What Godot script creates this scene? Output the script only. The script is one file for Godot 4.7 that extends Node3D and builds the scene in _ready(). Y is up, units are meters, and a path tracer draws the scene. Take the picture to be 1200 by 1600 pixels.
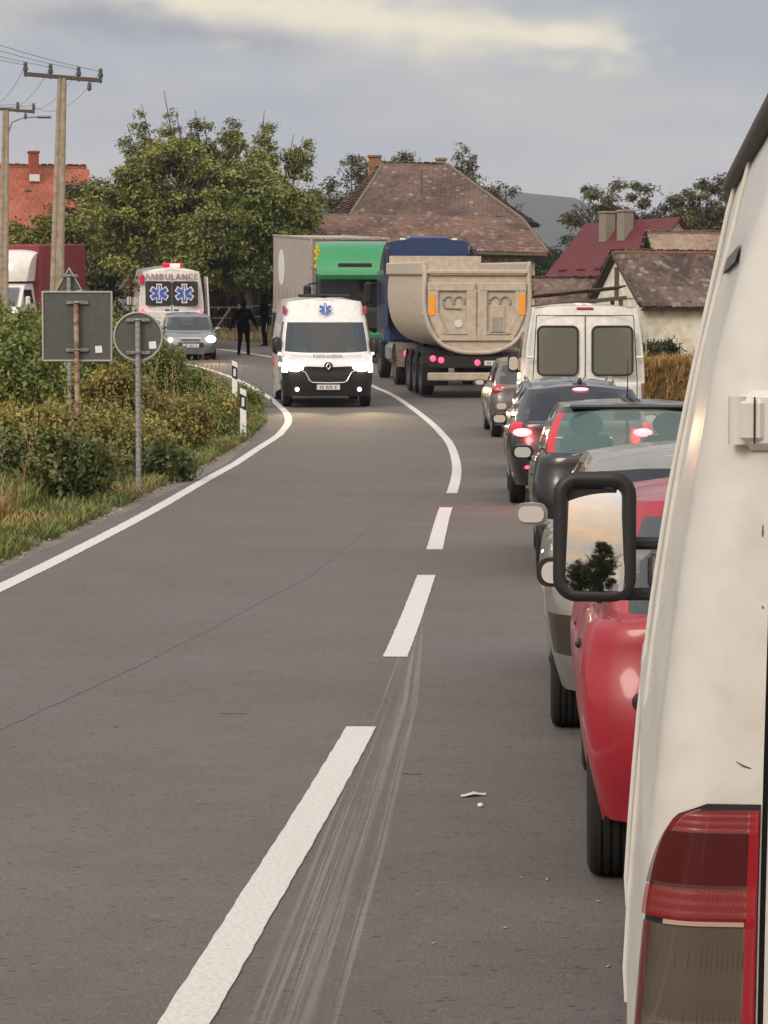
extends Node3D

# ---------------------------------------------------------------- camera numbers (photo is 1200 x 1600)
const FOCAL := 4400.0
const HORIZON := 530.0
const EYE := 1.95
var turn_down := Basis(Vector3.RIGHT, -atan((800.0 - HORIZON) / FOCAL))
var rng := RandomNumberGenerator.new()
var M := {}
var taken := {}

func _ready() -> void:
	rng.seed = 7
	set_camera()
	set_sky()
	set_sun()
	make_materials()
	build_ground()
	build_road()
	build_hills()
	build_houses()
	build_trees()
	build_verge()
	build_poles_and_signs()
	build_near_van()
	build_queue()
	build_trucks()
	build_ambulances()
	build_people()
	build_litter()

func set_camera() -> void:
	var c := Camera3D.new()
	c.name = "camera"
	c.fov = rad_to_deg(2.0 * atan(800.0 / FOCAL))
	c.near = 0.05
	c.far = 9000.0
	c.transform = Transform3D(turn_down, Vector3(0, EYE, 0))
	add_child(c)
	c.current = true

# a point of the photograph, at a known distance ahead of the camera
func at(px: float, py: float, d: float) -> Vector3:
	var v := turn_down * Vector3(px - 600.0, 800.0 - py, -FOCAL)
	return Vector3(0, EYE, 0) + v * (d / -v.z)

func set_sky() -> void:
	var e := Environment.new()
	e.background_mode = Environment.BG_SKY
	e.tonemap_mode = Environment.TONE_MAPPER_LINEAR
	e.tonemap_exposure = 1.18
	e.background_energy_multiplier = 1.0
	e.sdfgi_enabled = true
	e.ssao_enabled = true
	e.ssil_enabled = true
	e.fog_enabled = true
	e.fog_density = 0.00021
	e.fog_light_color = Color(0.80, 0.82, 0.88)
	var pm := PanoramaSkyMaterial.new()
	pm.panorama = ImageTexture.create_from_image(sky_image())
	var s := Sky.new()
	s.sky_material = pm
	e.sky = s
	var w := WorldEnvironment.new()
	w.name = "air"
	w.environment = e
	add_child(w)

var n_soft := FastNoiseLite.new()
var n_fine := FastNoiseLite.new()

# dusk: broken grey cloud, cream gaps, the sun gone down behind the camera where the cloud is lit warm
func sky_colour(az: float, el: float) -> Color:
	var e := maxf(el, 0.0)
	var dir := Vector3(sin(az) * cos(e), sin(e), -cos(az) * cos(e))
	var west := 0.5 - 0.5 * cos(az)
	var base := Vector3(0.52, 0.487, 0.497).lerp(Vector3(0.43, 0.45, 0.472), smoothstep(0.0, 0.09, e))
	base = base.lerp(Vector3(0.60, 0.615, 0.64), smoothstep(0.10, 0.9, e))
	base *= 1.0 + west * (0.05 + 1.35 * smoothstep(0.10, 0.55, e))
	base *= Vector3.ONE.lerp(Vector3(1.10, 0.91, 0.70), west * west * (1.0 - smoothstep(0.08, 0.7, e)))
	# cloud sheets, drawn out towards the horizon as a flat layer overhead would be
	var k := 1.0 / (dir.y + 0.10)
	var q := Vector2(dir.x, dir.z) * k
	var c1 := n_soft.get_noise_2d(q.x * 13.0 + 31.0, q.y * 9.0)
	var c2 := n_fine.get_noise_2d(q.x * 55.0, q.y * 34.0)
	var streak := n_soft.get_noise_3d(az * 55.0, e * 620.0, 4.0)
	var cover := clampf(0.5 + 1.3 * c1 + 0.35 * c2, 0.0, 1.0)
	var grey := Vector3(0.80, 0.84, 0.93)
	var cream := Vector3(1.18, 1.12, 1.0).lerp(Vector3(1.30, 0.98, 0.70), west)
	var tint := cream.lerp(grey, cover)
	var amount := smoothstep(0.01, 0.13, e)
	var c := base * Vector3.ONE.lerp(tint, amount * 0.9)
	c *= 1.0 + 0.06 * streak * smoothstep(0.0, 0.05, e)
	# long bright break in the cloud above the village and the slate bank beside it
	var px := az * 4400.0
	var py := e * 4400.0
	var warp := n_fine.get_noise_2d(px * 0.16, py * 0.5) * 34.0 + n_soft.get_noise_2d(px * 0.06, py * 0.3) * 34.0
	var mid := 490.0 - 0.100 * px + warp * 0.55
	var dy := (py - mid) / (33.0 + 20.0 * n_soft.get_noise_2d(px * 0.05 + 50.0, 3.0))
	var ends := smoothstep(-480.0, -280.0, px + warp * 2.0) * (1.0 - smoothstep(300.0, 440.0, px + warp * 2.0))
	var gap := ends * exp(-dy * dy)
	c = c.lerp(Vector3(0.80, 0.725, 0.56), clampf(gap * 1.1, 0.0, 0.94))
	var bank := exp(-pow((py - 478.0 + 0.085 * (px + 330.0) + warp * 0.5) / 24.0, 2.0)) * smoothstep(-620.0, -470.0, px) * (1.0 - smoothstep(-170.0, 10.0, px + warp * 2.0))
	c = c.lerp(Vector3(0.285, 0.30, 0.345), bank * 0.8 * (1.0 - gap))
	return Color(c.x, c.y, c.z)

func sky_image() -> Image:
	n_soft.seed = 3
	n_soft.frequency = 0.06
	n_soft.fractal_octaves = 4
	n_fine.seed = 11
	n_fine.frequency = 0.09
	n_fine.fractal_octaves = 5
	var w := 768
	var h := 384
	var im := Image.create_empty(w, h, false, Image.FORMAT_RGBF)
	for y in h:
		var el := PI * (0.5 - (y + 0.5) / h)
		if el < -0.06:
			continue
		for x in w:
			im.set_pixel(x, y, sky_colour(wrapf((x + 0.5) / w * TAU, -PI, PI), el))
	for y in range(h / 2 + 12, h):
		for x in w:
			im.set_pixel(x, y, Color(0.2, 0.2, 0.19))
	var bw := 3072
	var bh := 1536
	im.resize(bw, bh, Image.INTERPOLATE_BILINEAR)
	for y in range(bh / 2 - 170, bh / 2 + 14):
		var el := PI * (0.5 - (y + 0.5) / bh)
		var side := 175
		for i in range(-side, side):
			var fade := smoothstep(0.0, 40.0, float(side - absi(i))) * smoothstep(0.0, 40.0, float(y - (bh / 2 - 170)))
			var x := posmod(i, bw)
			im.set_pixel(x, y, im.get_pixel(x, y).lerp(sky_colour((i + 0.5) / bw * TAU, el), fade))
	return im

func set_sun() -> void:
	var l := DirectionalLight3D.new()
	l.name = "sun"
	l.light_energy = 0.46
	l.light_angular_distance = 24.0
	l.light_color = Color(1.0, 0.95, 0.88)
	l.shadow_enabled = true
	add_child(l)
	l.look_at_from_position(Vector3.ZERO, Vector3(0.62, -0.66, -0.85), Vector3.UP)

# ---------------------------------------------------------------- materials
func lin(r: float, g: float, b: float, a := 1.0) -> Color:
	var c := Color(r, g, b).linear_to_srgb()
	c.a = a
	return c

func noise_tex(sd: int, freq: float, octaves: int, lo: Color, hi: Color, size := 512, mid := 0.5, type := FastNoiseLite.TYPE_SIMPLEX_SMOOTH) -> NoiseTexture2D:
	var n := FastNoiseLite.new()
	n.seed = sd
	n.noise_type = type
	n.frequency = freq
	n.fractal_octaves = octaves
	var g := Gradient.new()
	g.set_color(0, lo)
	g.set_color(1, hi)
	g.set_offset(0, maxf(0.0, mid - 0.3))
	g.set_offset(1, minf(1.0, mid + 0.3))
	var t := NoiseTexture2D.new()
	t.width = size
	t.height = size
	t.seamless = true
	t.noise = n
	t.color_ramp = g
	return t

func mat(c: Color, rough: float, metal := 0.0) -> StandardMaterial3D:
	var m := StandardMaterial3D.new()
	m.albedo_color = c
	m.roughness = rough
	m.metallic = metal
	return m

func textured(c: Color, rough: float, tex: Texture2D, scale: float, world := false) -> StandardMaterial3D:
	var m := mat(c, rough)
	m.albedo_texture = tex
	m.uv1_triplanar = true
	m.uv1_world_triplanar = world
	m.uv1_scale = Vector3.ONE * scale
	return m

func paint(c: Color, metal := 0.0, rough := 0.42) -> StandardMaterial3D:
	var m := textured(c, rough, M.grime_tex, 0.9)
	m.metallic = metal
	m.clearcoat_enabled = true
	m.clearcoat = 0.85
	m.clearcoat_roughness = 0.09
	return m

func glow(c: Color, energy: float) -> StandardMaterial3D:
	var m := mat(c, 0.3)
	m.emission_enabled = true
	m.emission = c
	m.emission_energy_multiplier = energy
	return m

func pane(c: Color, alpha: float) -> StandardMaterial3D:
	c.a = alpha
	var m := mat(c, 0.04)
	m.transparency = BaseMaterial3D.TRANSPARENCY_ALPHA
	m.metallic_specular = 0.6
	return m

func vcol(rough := 0.8) -> StandardMaterial3D:
	var m := mat(Color.WHITE, rough)
	m.vertex_color_use_as_albedo = true
	return m

func make_materials() -> void:
	M.grime_tex = noise_tex(5, 0.012, 5, Color(0.93, 0.92, 0.90), Color(1, 1, 1), 512, 0.42)
	M.speck_tex = noise_tex(9, 0.11, 4, Color(0.62, 0.62, 0.62), Color(1, 1, 1), 512)
	M.patch_tex = noise_tex(21, 0.02, 5, Color(0.70, 0.68, 0.66), Color(1, 1, 1), 512)
	M.black = textured(lin(0.016, 0.016, 0.017), 0.5, M.grime_tex, 2.0)
	M.rubber = textured(lin(0.020, 0.020, 0.021), 0.85, M.patch_tex, 3.0)
	M.tyre = textured(lin(0.017, 0.017, 0.018), 0.9, M.patch_tex, 4.0)
	M.under = mat(lin(0.030, 0.028, 0.026), 0.9)  # near-black underside; the shade below bodies is put into this colour
	M.gap = mat(lin(0.018, 0.018, 0.018), 0.85)  # near-black for black trim, and for shade painted into gaps and openings
	M.chrome = mat(lin(0.75, 0.75, 0.76), 0.12, 1.0)
	M.steel = textured(lin(0.42, 0.42, 0.43), 0.45, M.patch_tex, 2.0)
	M.steel.metallic = 0.8
	M.rim = textured(lin(0.40, 0.41, 0.42), 0.38, M.patch_tex, 3.0)
	M.rim.metallic = 0.7
	M.hub = textured(lin(0.12, 0.12, 0.13), 0.5, M.patch_tex, 3.0)
	M.mirror = mat(lin(0.86, 0.87, 0.88), 0.02, 1.0)
	M.glass = pane(lin(0.10, 0.12, 0.12), 0.42)
	M.glass_dark = pane(lin(0.02, 0.022, 0.024), 0.82)
	M.glass_clear = pane(lin(0.30, 0.60, 0.56), 0.16)
	M.glass_van = pane(lin(0.13, 0.14, 0.11), 0.72)
	M.seat = textured(lin(0.03, 0.032, 0.036), 0.9, M.patch_tex, 3.0)
	M.red_lens = mat(lin(0.46, 0.014, 0.026), 0.12)
	M.red_lens.clearcoat_enabled = true
	M.red_lens_dim = glow(lin(0.60, 0.015, 0.03), 0.22)
	M.red_lit = glow(lin(1.0, 0.07, 0.10), 2.5)
	M.red_hot = glow(lin(1.0, 0.26, 0.30), 2.4)
	M.pink_lit = glow(lin(1.0, 0.07, 0.17), 1.5)
	M.head_lit = glow(lin(1.0, 0.86, 0.72), 9.0)
	M.white_lit = glow(lin(1.0, 0.93, 0.86), 2.6)
	M.amber = mat(lin(0.95, 0.36, 0.03), 0.35)
	M.amber_lit = glow(lin(1.0, 0.36, 0.03), 0.75)
	M.lamp_clear = mat(lin(0.55, 0.55, 0.52), 0.12)
	M.lamp_smoke = mat(lin(0.045, 0.036, 0.030), 0.3)
	M.white_plate = mat(lin(0.70, 0.70, 0.68), 0.4)
	M.print = mat(lin(0.05, 0.05, 0.06), 0.6)
	M.white = paint(lin(0.74, 0.74, 0.71))
	M.blue_print = mat(lin(0.05, 0.12, 0.42), 0.5)
	M.white_print = mat(lin(0.80, 0.80, 0.80), 0.5)
	M.red_print = mat(lin(0.62, 0.03, 0.05), 0.4)
	M.grey_print = mat(lin(0.20, 0.20, 0.22), 0.5)

# ---------------------------------------------------------------- shapes
class MB:
	var v := PackedVector3Array()
	var n := PackedVector3Array()
	var c := PackedColorArray()
	var tint := Color.WHITE
	var tinted := false

	func vert(p: Vector3, q: Vector3) -> void:
		v.push_back(p)
		n.push_back(q)
		c.push_back(tint)

	func tri(a: Vector3, b: Vector3, d: Vector3) -> void:
		var q := (d - a).cross(b - a).normalized()
		vert(a, q); vert(b, q); vert(d, q)

	func quad(a: Vector3, b: Vector3, d: Vector3, e: Vector3) -> void:
		tri(a, b, d)
		tri(a, d, e)

	func smooth_quad(a: Vector3, b: Vector3, d: Vector3, e: Vector3, na: Vector3, nb: Vector3, nd: Vector3, ne: Vector3) -> void:
		var q := (d - a).cross(b - a) + (e - a).cross(d - a)
		if q.length_squared() < 1e-16:
			return
		if q.dot(na + nb + nd + ne) < 0.0:
			vert(a, na); vert(d, nd); vert(b, nb)
			vert(a, na); vert(e, ne); vert(d, nd)
		else:
			vert(a, na); vert(b, nb); vert(d, nd)
			vert(a, na); vert(d, nd); vert(e, ne)

	# box with chamfered edges
	func box(at_: Vector3, size: Vector3, bev := 0.0, b := Basis()) -> void:
		var h := size * 0.5
		bev = minf(bev, minf(h.x, minf(h.y, h.z)) * 0.98)
		if bev <= 0.0:
			var k := []
			for i in 8:
				k.append(at_ + b * Vector3(h.x * (1 if i & 1 else -1), h.y * (1 if i & 2 else -1), h.z * (1 if i & 4 else -1)))
			quad(k[0], k[2], k[3], k[1]); quad(k[4], k[5], k[7], k[6])
			quad(k[0], k[4], k[6], k[2]); quad(k[1], k[3], k[7], k[5])
			quad(k[0], k[1], k[5], k[4]); quad(k[2], k[6], k[7], k[3])
			return
		var f := {}
		for i in 8:
			var s := Vector3(1 if i & 1 else -1, 1 if i & 2 else -1, 1 if i & 4 else -1)
			for ax in 3:
				var p := s * (h - Vector3.ONE * bev)
				p[ax] = s[ax] * h[ax]
				f[i * 3 + ax] = at_ + b * p
		for ax in 3:
			var u := 1 << ((ax + 1) % 3)
			var w := 1 << ((ax + 2) % 3)
			for sgn in 2:
				var o := (1 << ax) * sgn
				quad(f[(o) * 3 + ax], f[(o + u) * 3 + ax], f[(o + u + w) * 3 + ax], f[(o + w) * 3 + ax])
			var a1 := (ax + 1) % 3
			var a2 := (ax + 2) % 3
			for s1 in 2:
				for s2 in 2:
					var o := u * s1 + w * s2
					var o2 := o + (1 << ax)
					quad(f[o * 3 + a1], f[o2 * 3 + a1], f[o2 * 3 + a2], f[o * 3 + a2])
		for i in 8:
			tri(f[i * 3], f[i * 3 + 1], f[i * 3 + 2])

	func tube(p: Array, r: Array, sides := 8, cap := true) -> void:
		var rings := []
		for i in p.size():
			var d: Vector3 = (p[mini(i + 1, p.size() - 1)] - p[maxi(i - 1, 0)]).normalized()
			var u := d.cross(Vector3.UP if absf(d.y) < 0.95 else Vector3.RIGHT).normalized()
			var w := d.cross(u)
			var ring := []
			for k in sides:
				var a := TAU * k / sides
				ring.append(u * cos(a) + w * sin(a))
			rings.append(ring)
		for i in p.size() - 1:
			for k in sides:
				var j := (k + 1) % sides
				var a: Vector3 = rings[i][k]
				var b: Vector3 = rings[i][j]
				var d: Vector3 = rings[i + 1][j]
				var e: Vector3 = rings[i + 1][k]
				smooth_quad(p[i] + a * r[i], p[i] + b * r[i], p[i + 1] + d * r[i + 1], p[i + 1] + e * r[i + 1], a, b, d, e)
		if cap:
			for end in [0, p.size() - 1]:
				for k in range(1, sides - 1):
					tri(p[end] + rings[end][0] * r[end], p[end] + rings[end][k] * r[end], p[end] + rings[end][k + 1] * r[end])

	# profile of (radius, height) turned about the y axis of xf
	func lathe(prof: Array, seg: int, xf := Transform3D()) -> void:
		for i in prof.size() - 1:
			var p: Vector2 = prof[i]
			var q: Vector2 = prof[i + 1]
			var d := (q - p).normalized()
			for k in seg:
				var a := TAU * k / seg
				var b := TAU * (k + 1) / seg
				var ca := Vector3(cos(a), 0, sin(a))
				var cb := Vector3(cos(b), 0, sin(b))
				var up := Vector3.UP
				smooth_quad(xf * (ca * p.x + up * p.y), xf * (cb * p.x + up * p.y), xf * (cb * q.x + up * q.y), xf * (ca * q.x + up * q.y),
					xf.basis * (ca * d.y - up * d.x), xf.basis * (cb * d.y - up * d.x), xf.basis * (cb * d.y - up * d.x), xf.basis * (ca * d.y - up * d.x))

	func ellipsoid(at_: Vector3, r: Vector3, seg := 12, b := Basis()) -> void:
		var pts := []
		for i in seg / 2 + 1:
			var row := []
			for k in seg + 1:
				var th := PI * i / (seg / 2)
				var ph := TAU * k / seg
				row.append(Vector3(sin(th) * cos(ph), cos(th), sin(th) * sin(ph)))
			pts.append(row)
		for i in pts.size() - 1:
			for k in seg:
				var q := [pts[i][k], pts[i][k + 1], pts[i + 1][k + 1], pts[i + 1][k]]
				var nn := []
				for s in q:
					nn.append((b * (s / r)).normalized())
				smooth_quad(at_ + b * (q[0] * r), at_ + b * (q[1] * r), at_ + b * (q[2] * r), at_ + b * (q[3] * r), nn[0], nn[1], nn[2], nn[3])

	# polygon in the xy plane of xf, made thick towards -z
	func prism(poly: PackedVector2Array, depth: float, xf := Transform3D()) -> void:
		var ids := Geometry2D.triangulate_polygon(poly)
		for i in range(0, ids.size(), 3):
			var a := poly[ids[i]]
			var b := poly[ids[i + 1]]
			var d := poly[ids[i + 2]]
			tri(xf * Vector3(a.x, a.y, 0), xf * Vector3(b.x, b.y, 0), xf * Vector3(d.x, d.y, 0))
			tri(xf * Vector3(a.x, a.y, -depth), xf * Vector3(d.x, d.y, -depth), xf * Vector3(b.x, b.y, -depth))
		for i in poly.size():
			var a := poly[i]
			var b := poly[(i + 1) % poly.size()]
			quad(xf * Vector3(a.x, a.y, 0), xf * Vector3(b.x, b.y, 0), xf * Vector3(b.x, b.y, -depth), xf * Vector3(a.x, a.y, -depth))

	# rows of points, smooth
	func grid(g: Array) -> void:
		var nr := g.size()
		var nc: int = g[0].size()
		var nn := []
		for i in nr:
			var row := []
			for k in nc:
				var du: Vector3 = g[i][mini(k + 1, nc - 1)] - g[i][maxi(k - 1, 0)]
				var dv: Vector3 = g[mini(i + 1, nr - 1)][k] - g[maxi(i - 1, 0)][k]
				row.append(du.cross(dv).normalized())
			nn.append(row)
		for i in nr - 1:
			for k in nc - 1:
				smooth_quad(g[i][k], g[i][k + 1], g[i + 1][k + 1], g[i + 1][k], nn[i][k], nn[i][k + 1], nn[i + 1][k + 1], nn[i + 1][k])

	func mesh() -> ArrayMesh:
		var a := []
		a.resize(Mesh.ARRAY_MAX)
		a[Mesh.ARRAY_VERTEX] = v
		a[Mesh.ARRAY_NORMAL] = n
		if tinted:
			a[Mesh.ARRAY_COLOR] = c
		var m := ArrayMesh.new()
		m.add_surface_from_arrays(Mesh.PRIMITIVE_TRIANGLES, a)
		return m

# ---------------------------------------------------------------- nodes
func numbered(called: String) -> String:
	taken[called] = taken.get(called, -1) + 1
	return called if taken[called] == 0 else "%s_%03d" % [called, taken[called]]

func metas(o: Node, label: String, category: String, group := "", kind := "") -> void:
	if label:
		o.set_meta("label", label)
	if category:
		o.set_meta("category", category)
	if group:
		o.set_meta("group", group)
	if kind:
		o.set_meta("kind", kind)

func thing(called: String, label: String, category: String, where := Vector3.ZERO, yaw := 0.0, group := "") -> Node3D:
	var o := Node3D.new()
	o.name = numbered(called)
	add_child(o)
	o.position = where
	o.rotation.y = yaw
	metas(o, label, category, group)
	return o

func part(parent: Node, called: String, shape, m: Material, label := "") -> MeshInstance3D:
	var o := MeshInstance3D.new()
	o.name = called
	o.mesh = shape.mesh() if shape is MB else shape
	o.material_override = m
	parent.add_child(o, true)
	if label:
		o.set_meta("label", label)
	return o

func solo(called: String, shape, m: Material, label: String, category: String, group := "", kind := "") -> MeshInstance3D:
	var o := MeshInstance3D.new()
	o.name = numbered(called)
	o.mesh = shape.mesh() if shape is MB else shape
	o.material_override = m
	add_child(o)
	metas(o, label, category, group, kind)
	return o

func boxm(c: Vector3, s: Vector3, bev := 0.01, b := Basis()) -> MB:
	var m := MB.new()
	m.box(c, s, bev, b)
	return m

func tubem(p: Array, r: Array, sides := 8) -> MB:
	var m := MB.new()
	m.tube(p, r, sides)
	return m

func lathem(prof: Array, seg: int, xf := Transform3D()) -> MB:
	var m := MB.new()
	m.lathe(prof, seg, xf)
	return m

func prismm(poly: PackedVector2Array, depth: float, xf := Transform3D()) -> MB:
	var m := MB.new()
	m.prism(poly, depth, xf)
	return m

func ellm(c: Vector3, r: Vector3, seg := 12) -> MB:
	var m := MB.new()
	m.ellipsoid(c, r, seg)
	return m

func round_rect(w: float, h: float, r: float, cx := 0.0, cy := 0.0, k := 4) -> PackedVector2Array:
	var p := PackedVector2Array()
	for q in 4:
		var c := Vector2((w / 2 - r) * (1 if q in [0, 3] else -1), (h / 2 - r) * (1 if q < 2 else -1))
		for i in k + 1:
			var a := PI / 2 * (q + float(i) / k)
			p.push_back(Vector2(cx, cy) + c + Vector2(cos(a), sin(a)) * r)
	return p

# round bar swept along a closed outline in the xy plane of xf
func loop_bar(o: PackedVector2Array, t: float, xf: Transform3D) -> MB:
	var p := PackedVector2Array()
	for q in o:
		if p.is_empty() or q.distance_to(p[-1]) > 1e-4:
			p.push_back(q)
	if p[0].distance_to(p[-1]) < 1e-4:
		p.remove_at(p.size() - 1)
	var g := []
	var n := p.size()
	for i in n + 1:
		var d := (p[(i + 1) % n] - p[i % n]).normalized()
		var e := (p[i % n] - p[(i + n - 1) % n]).normalized()
		var s := d + e
		var side := Vector2(s.y, -s.x).normalized() / maxf(0.6, s.length() / 2.0)
		var row := []
		for k in 9:
			var a := TAU * k / 8.0
			row.append(xf * Vector3(p[i % n].x + side.x * cos(a) * t, p[i % n].y + side.y * cos(a) * t, sin(a) * t))
		g.append(row)
	var m := MB.new()
	m.grid(g)
	return m

func frame_bar(w: float, h: float, r: float, t: float, xf: Transform3D) -> MB:
	return loop_bar(round_rect(w, h, r), t, xf)

func lettering(parent: Node, words: String, size: float, m: Material, xf: Transform3D, called := "lettering") -> void:
	var t := TextMesh.new()
	t.text = words
	t.font_size = 32
	t.pixel_size = size / 32.0
	t.depth = 0.004
	var f := SystemFont.new()
	f.font_names = PackedStringArray(["Droid Sans"])
	f.font_weight = 700
	t.font = f
	var o := part(parent, called, t, m)
	o.transform = xf

# ---------------------------------------------------------------- curved shells from a control net
func resample(p: PackedVector3Array, k: int) -> PackedVector3Array:
	var n := p.size()
	var out := PackedVector3Array()
	for i in n - 1:
		var d := p[i + 1] - p[i]
		var l := d.length()
		var t0 := d
		var t1 := d
		if i > 0:
			var pl := (p[i] - p[i - 1]).length()
			if pl > 1e-5 and l > 1e-5:
				t0 = ((p[i] - p[i - 1]) / pl * l + d / l * pl) / (pl + l) * l
		if i < n - 2:
			var nl := (p[i + 2] - p[i + 1]).length()
			if nl > 1e-5 and l > 1e-5:
				t1 = ((p[i + 2] - p[i + 1]) / nl * l + d / l * nl) / (nl + l) * l
		for j in k:
			var u := float(j) / k
			var u2 := u * u
			var u3 := u2 * u
			out.push_back(p[i] * (2 * u3 - 3 * u2 + 1) + t0 * (u3 - 2 * u2 + u) + p[i + 1] * (3 * u2 - 2 * u3) + t1 * (u3 - u2))
	out.push_back(p[n - 1])
	return out

# net: rows of control points; cells: Vector2i(row, col) -> part name ("" leaves it open)
# outs: part name -> MB; names in `sided` get a mesh for each side of the car
func shell(net: Array, su: int, sv: int, cells: Dictionary, outs: Dictionary, sided: Array) -> void:
	var rows := []
	for r in net:
		rows.append(resample(r, su))
	var nu: int = rows[0].size()
	var g := []
	for i in (net.size() - 1) * sv + 1:
		var blank := PackedVector3Array()
		blank.resize(nu)
		g.append(blank)
	for u in nu:
		var colm := PackedVector3Array()
		for r in rows:
			colm.push_back(r[u])
		colm = resample(colm, sv)
		for i in colm.size():
			g[i][u] = colm[i]
	var nr := g.size()
	var nn := []
	for i in nr:
		var row := PackedVector3Array()
		for k in nu:
			var du: Vector3 = g[i][mini(k + 1, nu - 1)] - g[i][maxi(k - 1, 0)]
			var dv: Vector3 = g[mini(i + 1, nr - 1)][k] - g[maxi(i - 1, 0)][k]
			if absf(g[i][k].x) < 1e-4:
				du = Vector3(du.x if absf(du.x) > 1e-5 else 1.0, 0, 0)
			var q := du.cross(dv)
			if q.length_squared() < 1e-14:
				q = Vector3.UP
			row.push_back(q.normalized())
		nn.append(row)
	for r in net.size() - 1:
		for c in net[0].size() - 1:
			var called: String = cells.get(Vector2i(r, c), "body")
			if called == "":
				continue
			for side in 2:
				var key := called + ("|%d" % side if called in sided else "")
				if not outs.has(key):
					outs[key] = MB.new()
				var b: MB = outs[key]
				var f := Vector3(1 if side == 0 else -1, 1, 1)
				for i in range(r * sv, r * sv + sv):
					for k in range(c * su, c * su + su):
						b.smooth_quad(g[i][k] * f, g[i][k + 1] * f, g[i + 1][k + 1] * f, g[i + 1][k] * f, nn[i][k] * f, nn[i][k + 1] * f, nn[i + 1][k + 1] * f, nn[i + 1][k] * f)

# ---------------------------------------------------------------- road vehicles
const CAR := {
	"L": 4.0, "W": 1.68, "H": 1.46, "wb": 2.46, "fo": 0.80, "r": 0.295, "tw": 0.185, "sill": 0.21, "belt": 0.90, "beltr": 0.96, "nose": 0.66, "hood": 0.80,
	"a0": 0.92, "a1": 1.62, "b": 2.30, "s0": 3.15, "s1": 3.05, "c0": 3.92, "c1": 3.55, "wr": 0.20, "edge": 0.07, "tail_y": 0.0,
	"rz": [-0.07, -0.01, 0.0, -0.05, -0.07], "fz": [0.05, 0.0, 0.02, 0.05, 0.12], "ry": [0.42, 0.62], "inset": [0.08, 0.03, 0.0, 0.005, 0.05, 0.10], "bumper_y": 0.24,
	"doors": true, "seats": true, "front_x": [0.985, 0.94, 0.80, 0.48], "rear_x": [0.985, 0.95, 0.84, 0.50], "rear_glass": true, "side_glass": true, "handles": true,
	"skirt_cells": {}, "house_cells": {}, "mirrors": true, "mirror_size": Vector3(0.19, 0.125, 0.10), "mirror_y": 0.95, "mirror_body": "body", "bulge": 0.03, "arch": 0.055,
}

func wheel(parent: Node, where: Vector3, r: float, w: float, outside: float, style := 0) -> void:
	var o := Node3D.new()
	o.name = "wheel"
	parent.add_child(o, true)
	o.position = where
	var xf := Transform3D(Basis(Vector3.BACK, PI / 2), Vector3.ZERO)
	var h := w / 2
	var prof := [Vector2(r * 0.64, -h * 0.92), Vector2(r * 0.72, -h), Vector2(r * 0.86, -h * 1.03), Vector2(r * 0.955, -h * 0.93), Vector2(r * 0.985, -h * 0.80)]
	for g in [-0.5, -0.17, 0.17, 0.5]:
		for k in [[-0.07, 1.0], [-0.05, 0.972], [0.05, 0.972], [0.07, 1.0]]:
			prof.append(Vector2(r * k[1], h * (g + k[0])))
	prof.append_array([Vector2(r * 0.985, h * 0.80), Vector2(r * 0.955, h * 0.93), Vector2(r * 0.86, h * 1.03), Vector2(r * 0.72, h), Vector2(r * 0.64, h * 0.92)])
	part(o, "tyre", lathem(prof, 40, xf), M.tyre)
	var s := outside
	var rim := MB.new()
	rim.lathe([Vector2(r * 0.66, h * 0.9), Vector2(r * 0.62, h * 0.98), Vector2(r * 0.59, h * 0.9), Vector2(r * 0.57, h * 0.2), Vector2(r * 0.57, -h * 0.9)], 28, Transform3D(Basis(Vector3.BACK, -PI / 2 * s), Vector3.ZERO))
	if style == 0:
		for k in 6:
			var a := TAU * k / 6
			var b := Basis(Vector3.RIGHT, a)
			rim.box(b * Vector3(s * h * 0.62, r * 0.33, 0), Vector3(0.03, r * 0.55, r * 0.16), 0.01, b)
		rim.lathe([Vector2(0.0, h * 0.8), Vector2(r * 0.17, h * 0.75), Vector2(r * 0.2, h * 0.4)], 16, Transform3D(Basis(Vector3.BACK, -PI / 2 * s), Vector3.ZERO))
	else:
		rim.lathe([Vector2(0.0, h * 0.75), Vector2(r * 0.16, h * 0.72), Vector2(r * 0.2, h * 0.3), Vector2(r * 0.4, h * 0.25), Vector2(r * 0.5, h * 0.6), Vector2(r * 0.57, h * 0.55)], 24, Transform3D(Basis(Vector3.BACK, -PI / 2 * s), Vector3.ZERO))
		for k in 8:
			var a := TAU * k / 8
			rim.box(Vector3(s * h * 0.55, cos(a) * r * 0.47, sin(a) * r * 0.47), Vector3(0.03, 0.03, 0.03), 0.008)
	part(o, "rim", rim, M.rim if style != 2 else M.hub)
	part(o, "brake_disc", lathem([Vector2(0.0, 0.0), Vector2(r * 0.56, 0.0)], 20, Transform3D(Basis(Vector3.BACK, -PI / 2 * s), Vector3.ZERO)), M.hub)

func lerp_table(t: Array, x: float) -> float:
	if x <= t[0][0]:
		return t[0][1]
	for i in t.size() - 1:
		if x <= t[i + 1][0]:
			var u := inverse_lerp(t[i][0], t[i + 1][0], x)
			return lerpf(t[i][1], t[i + 1][1], u)
	return t[-1][1]

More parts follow.
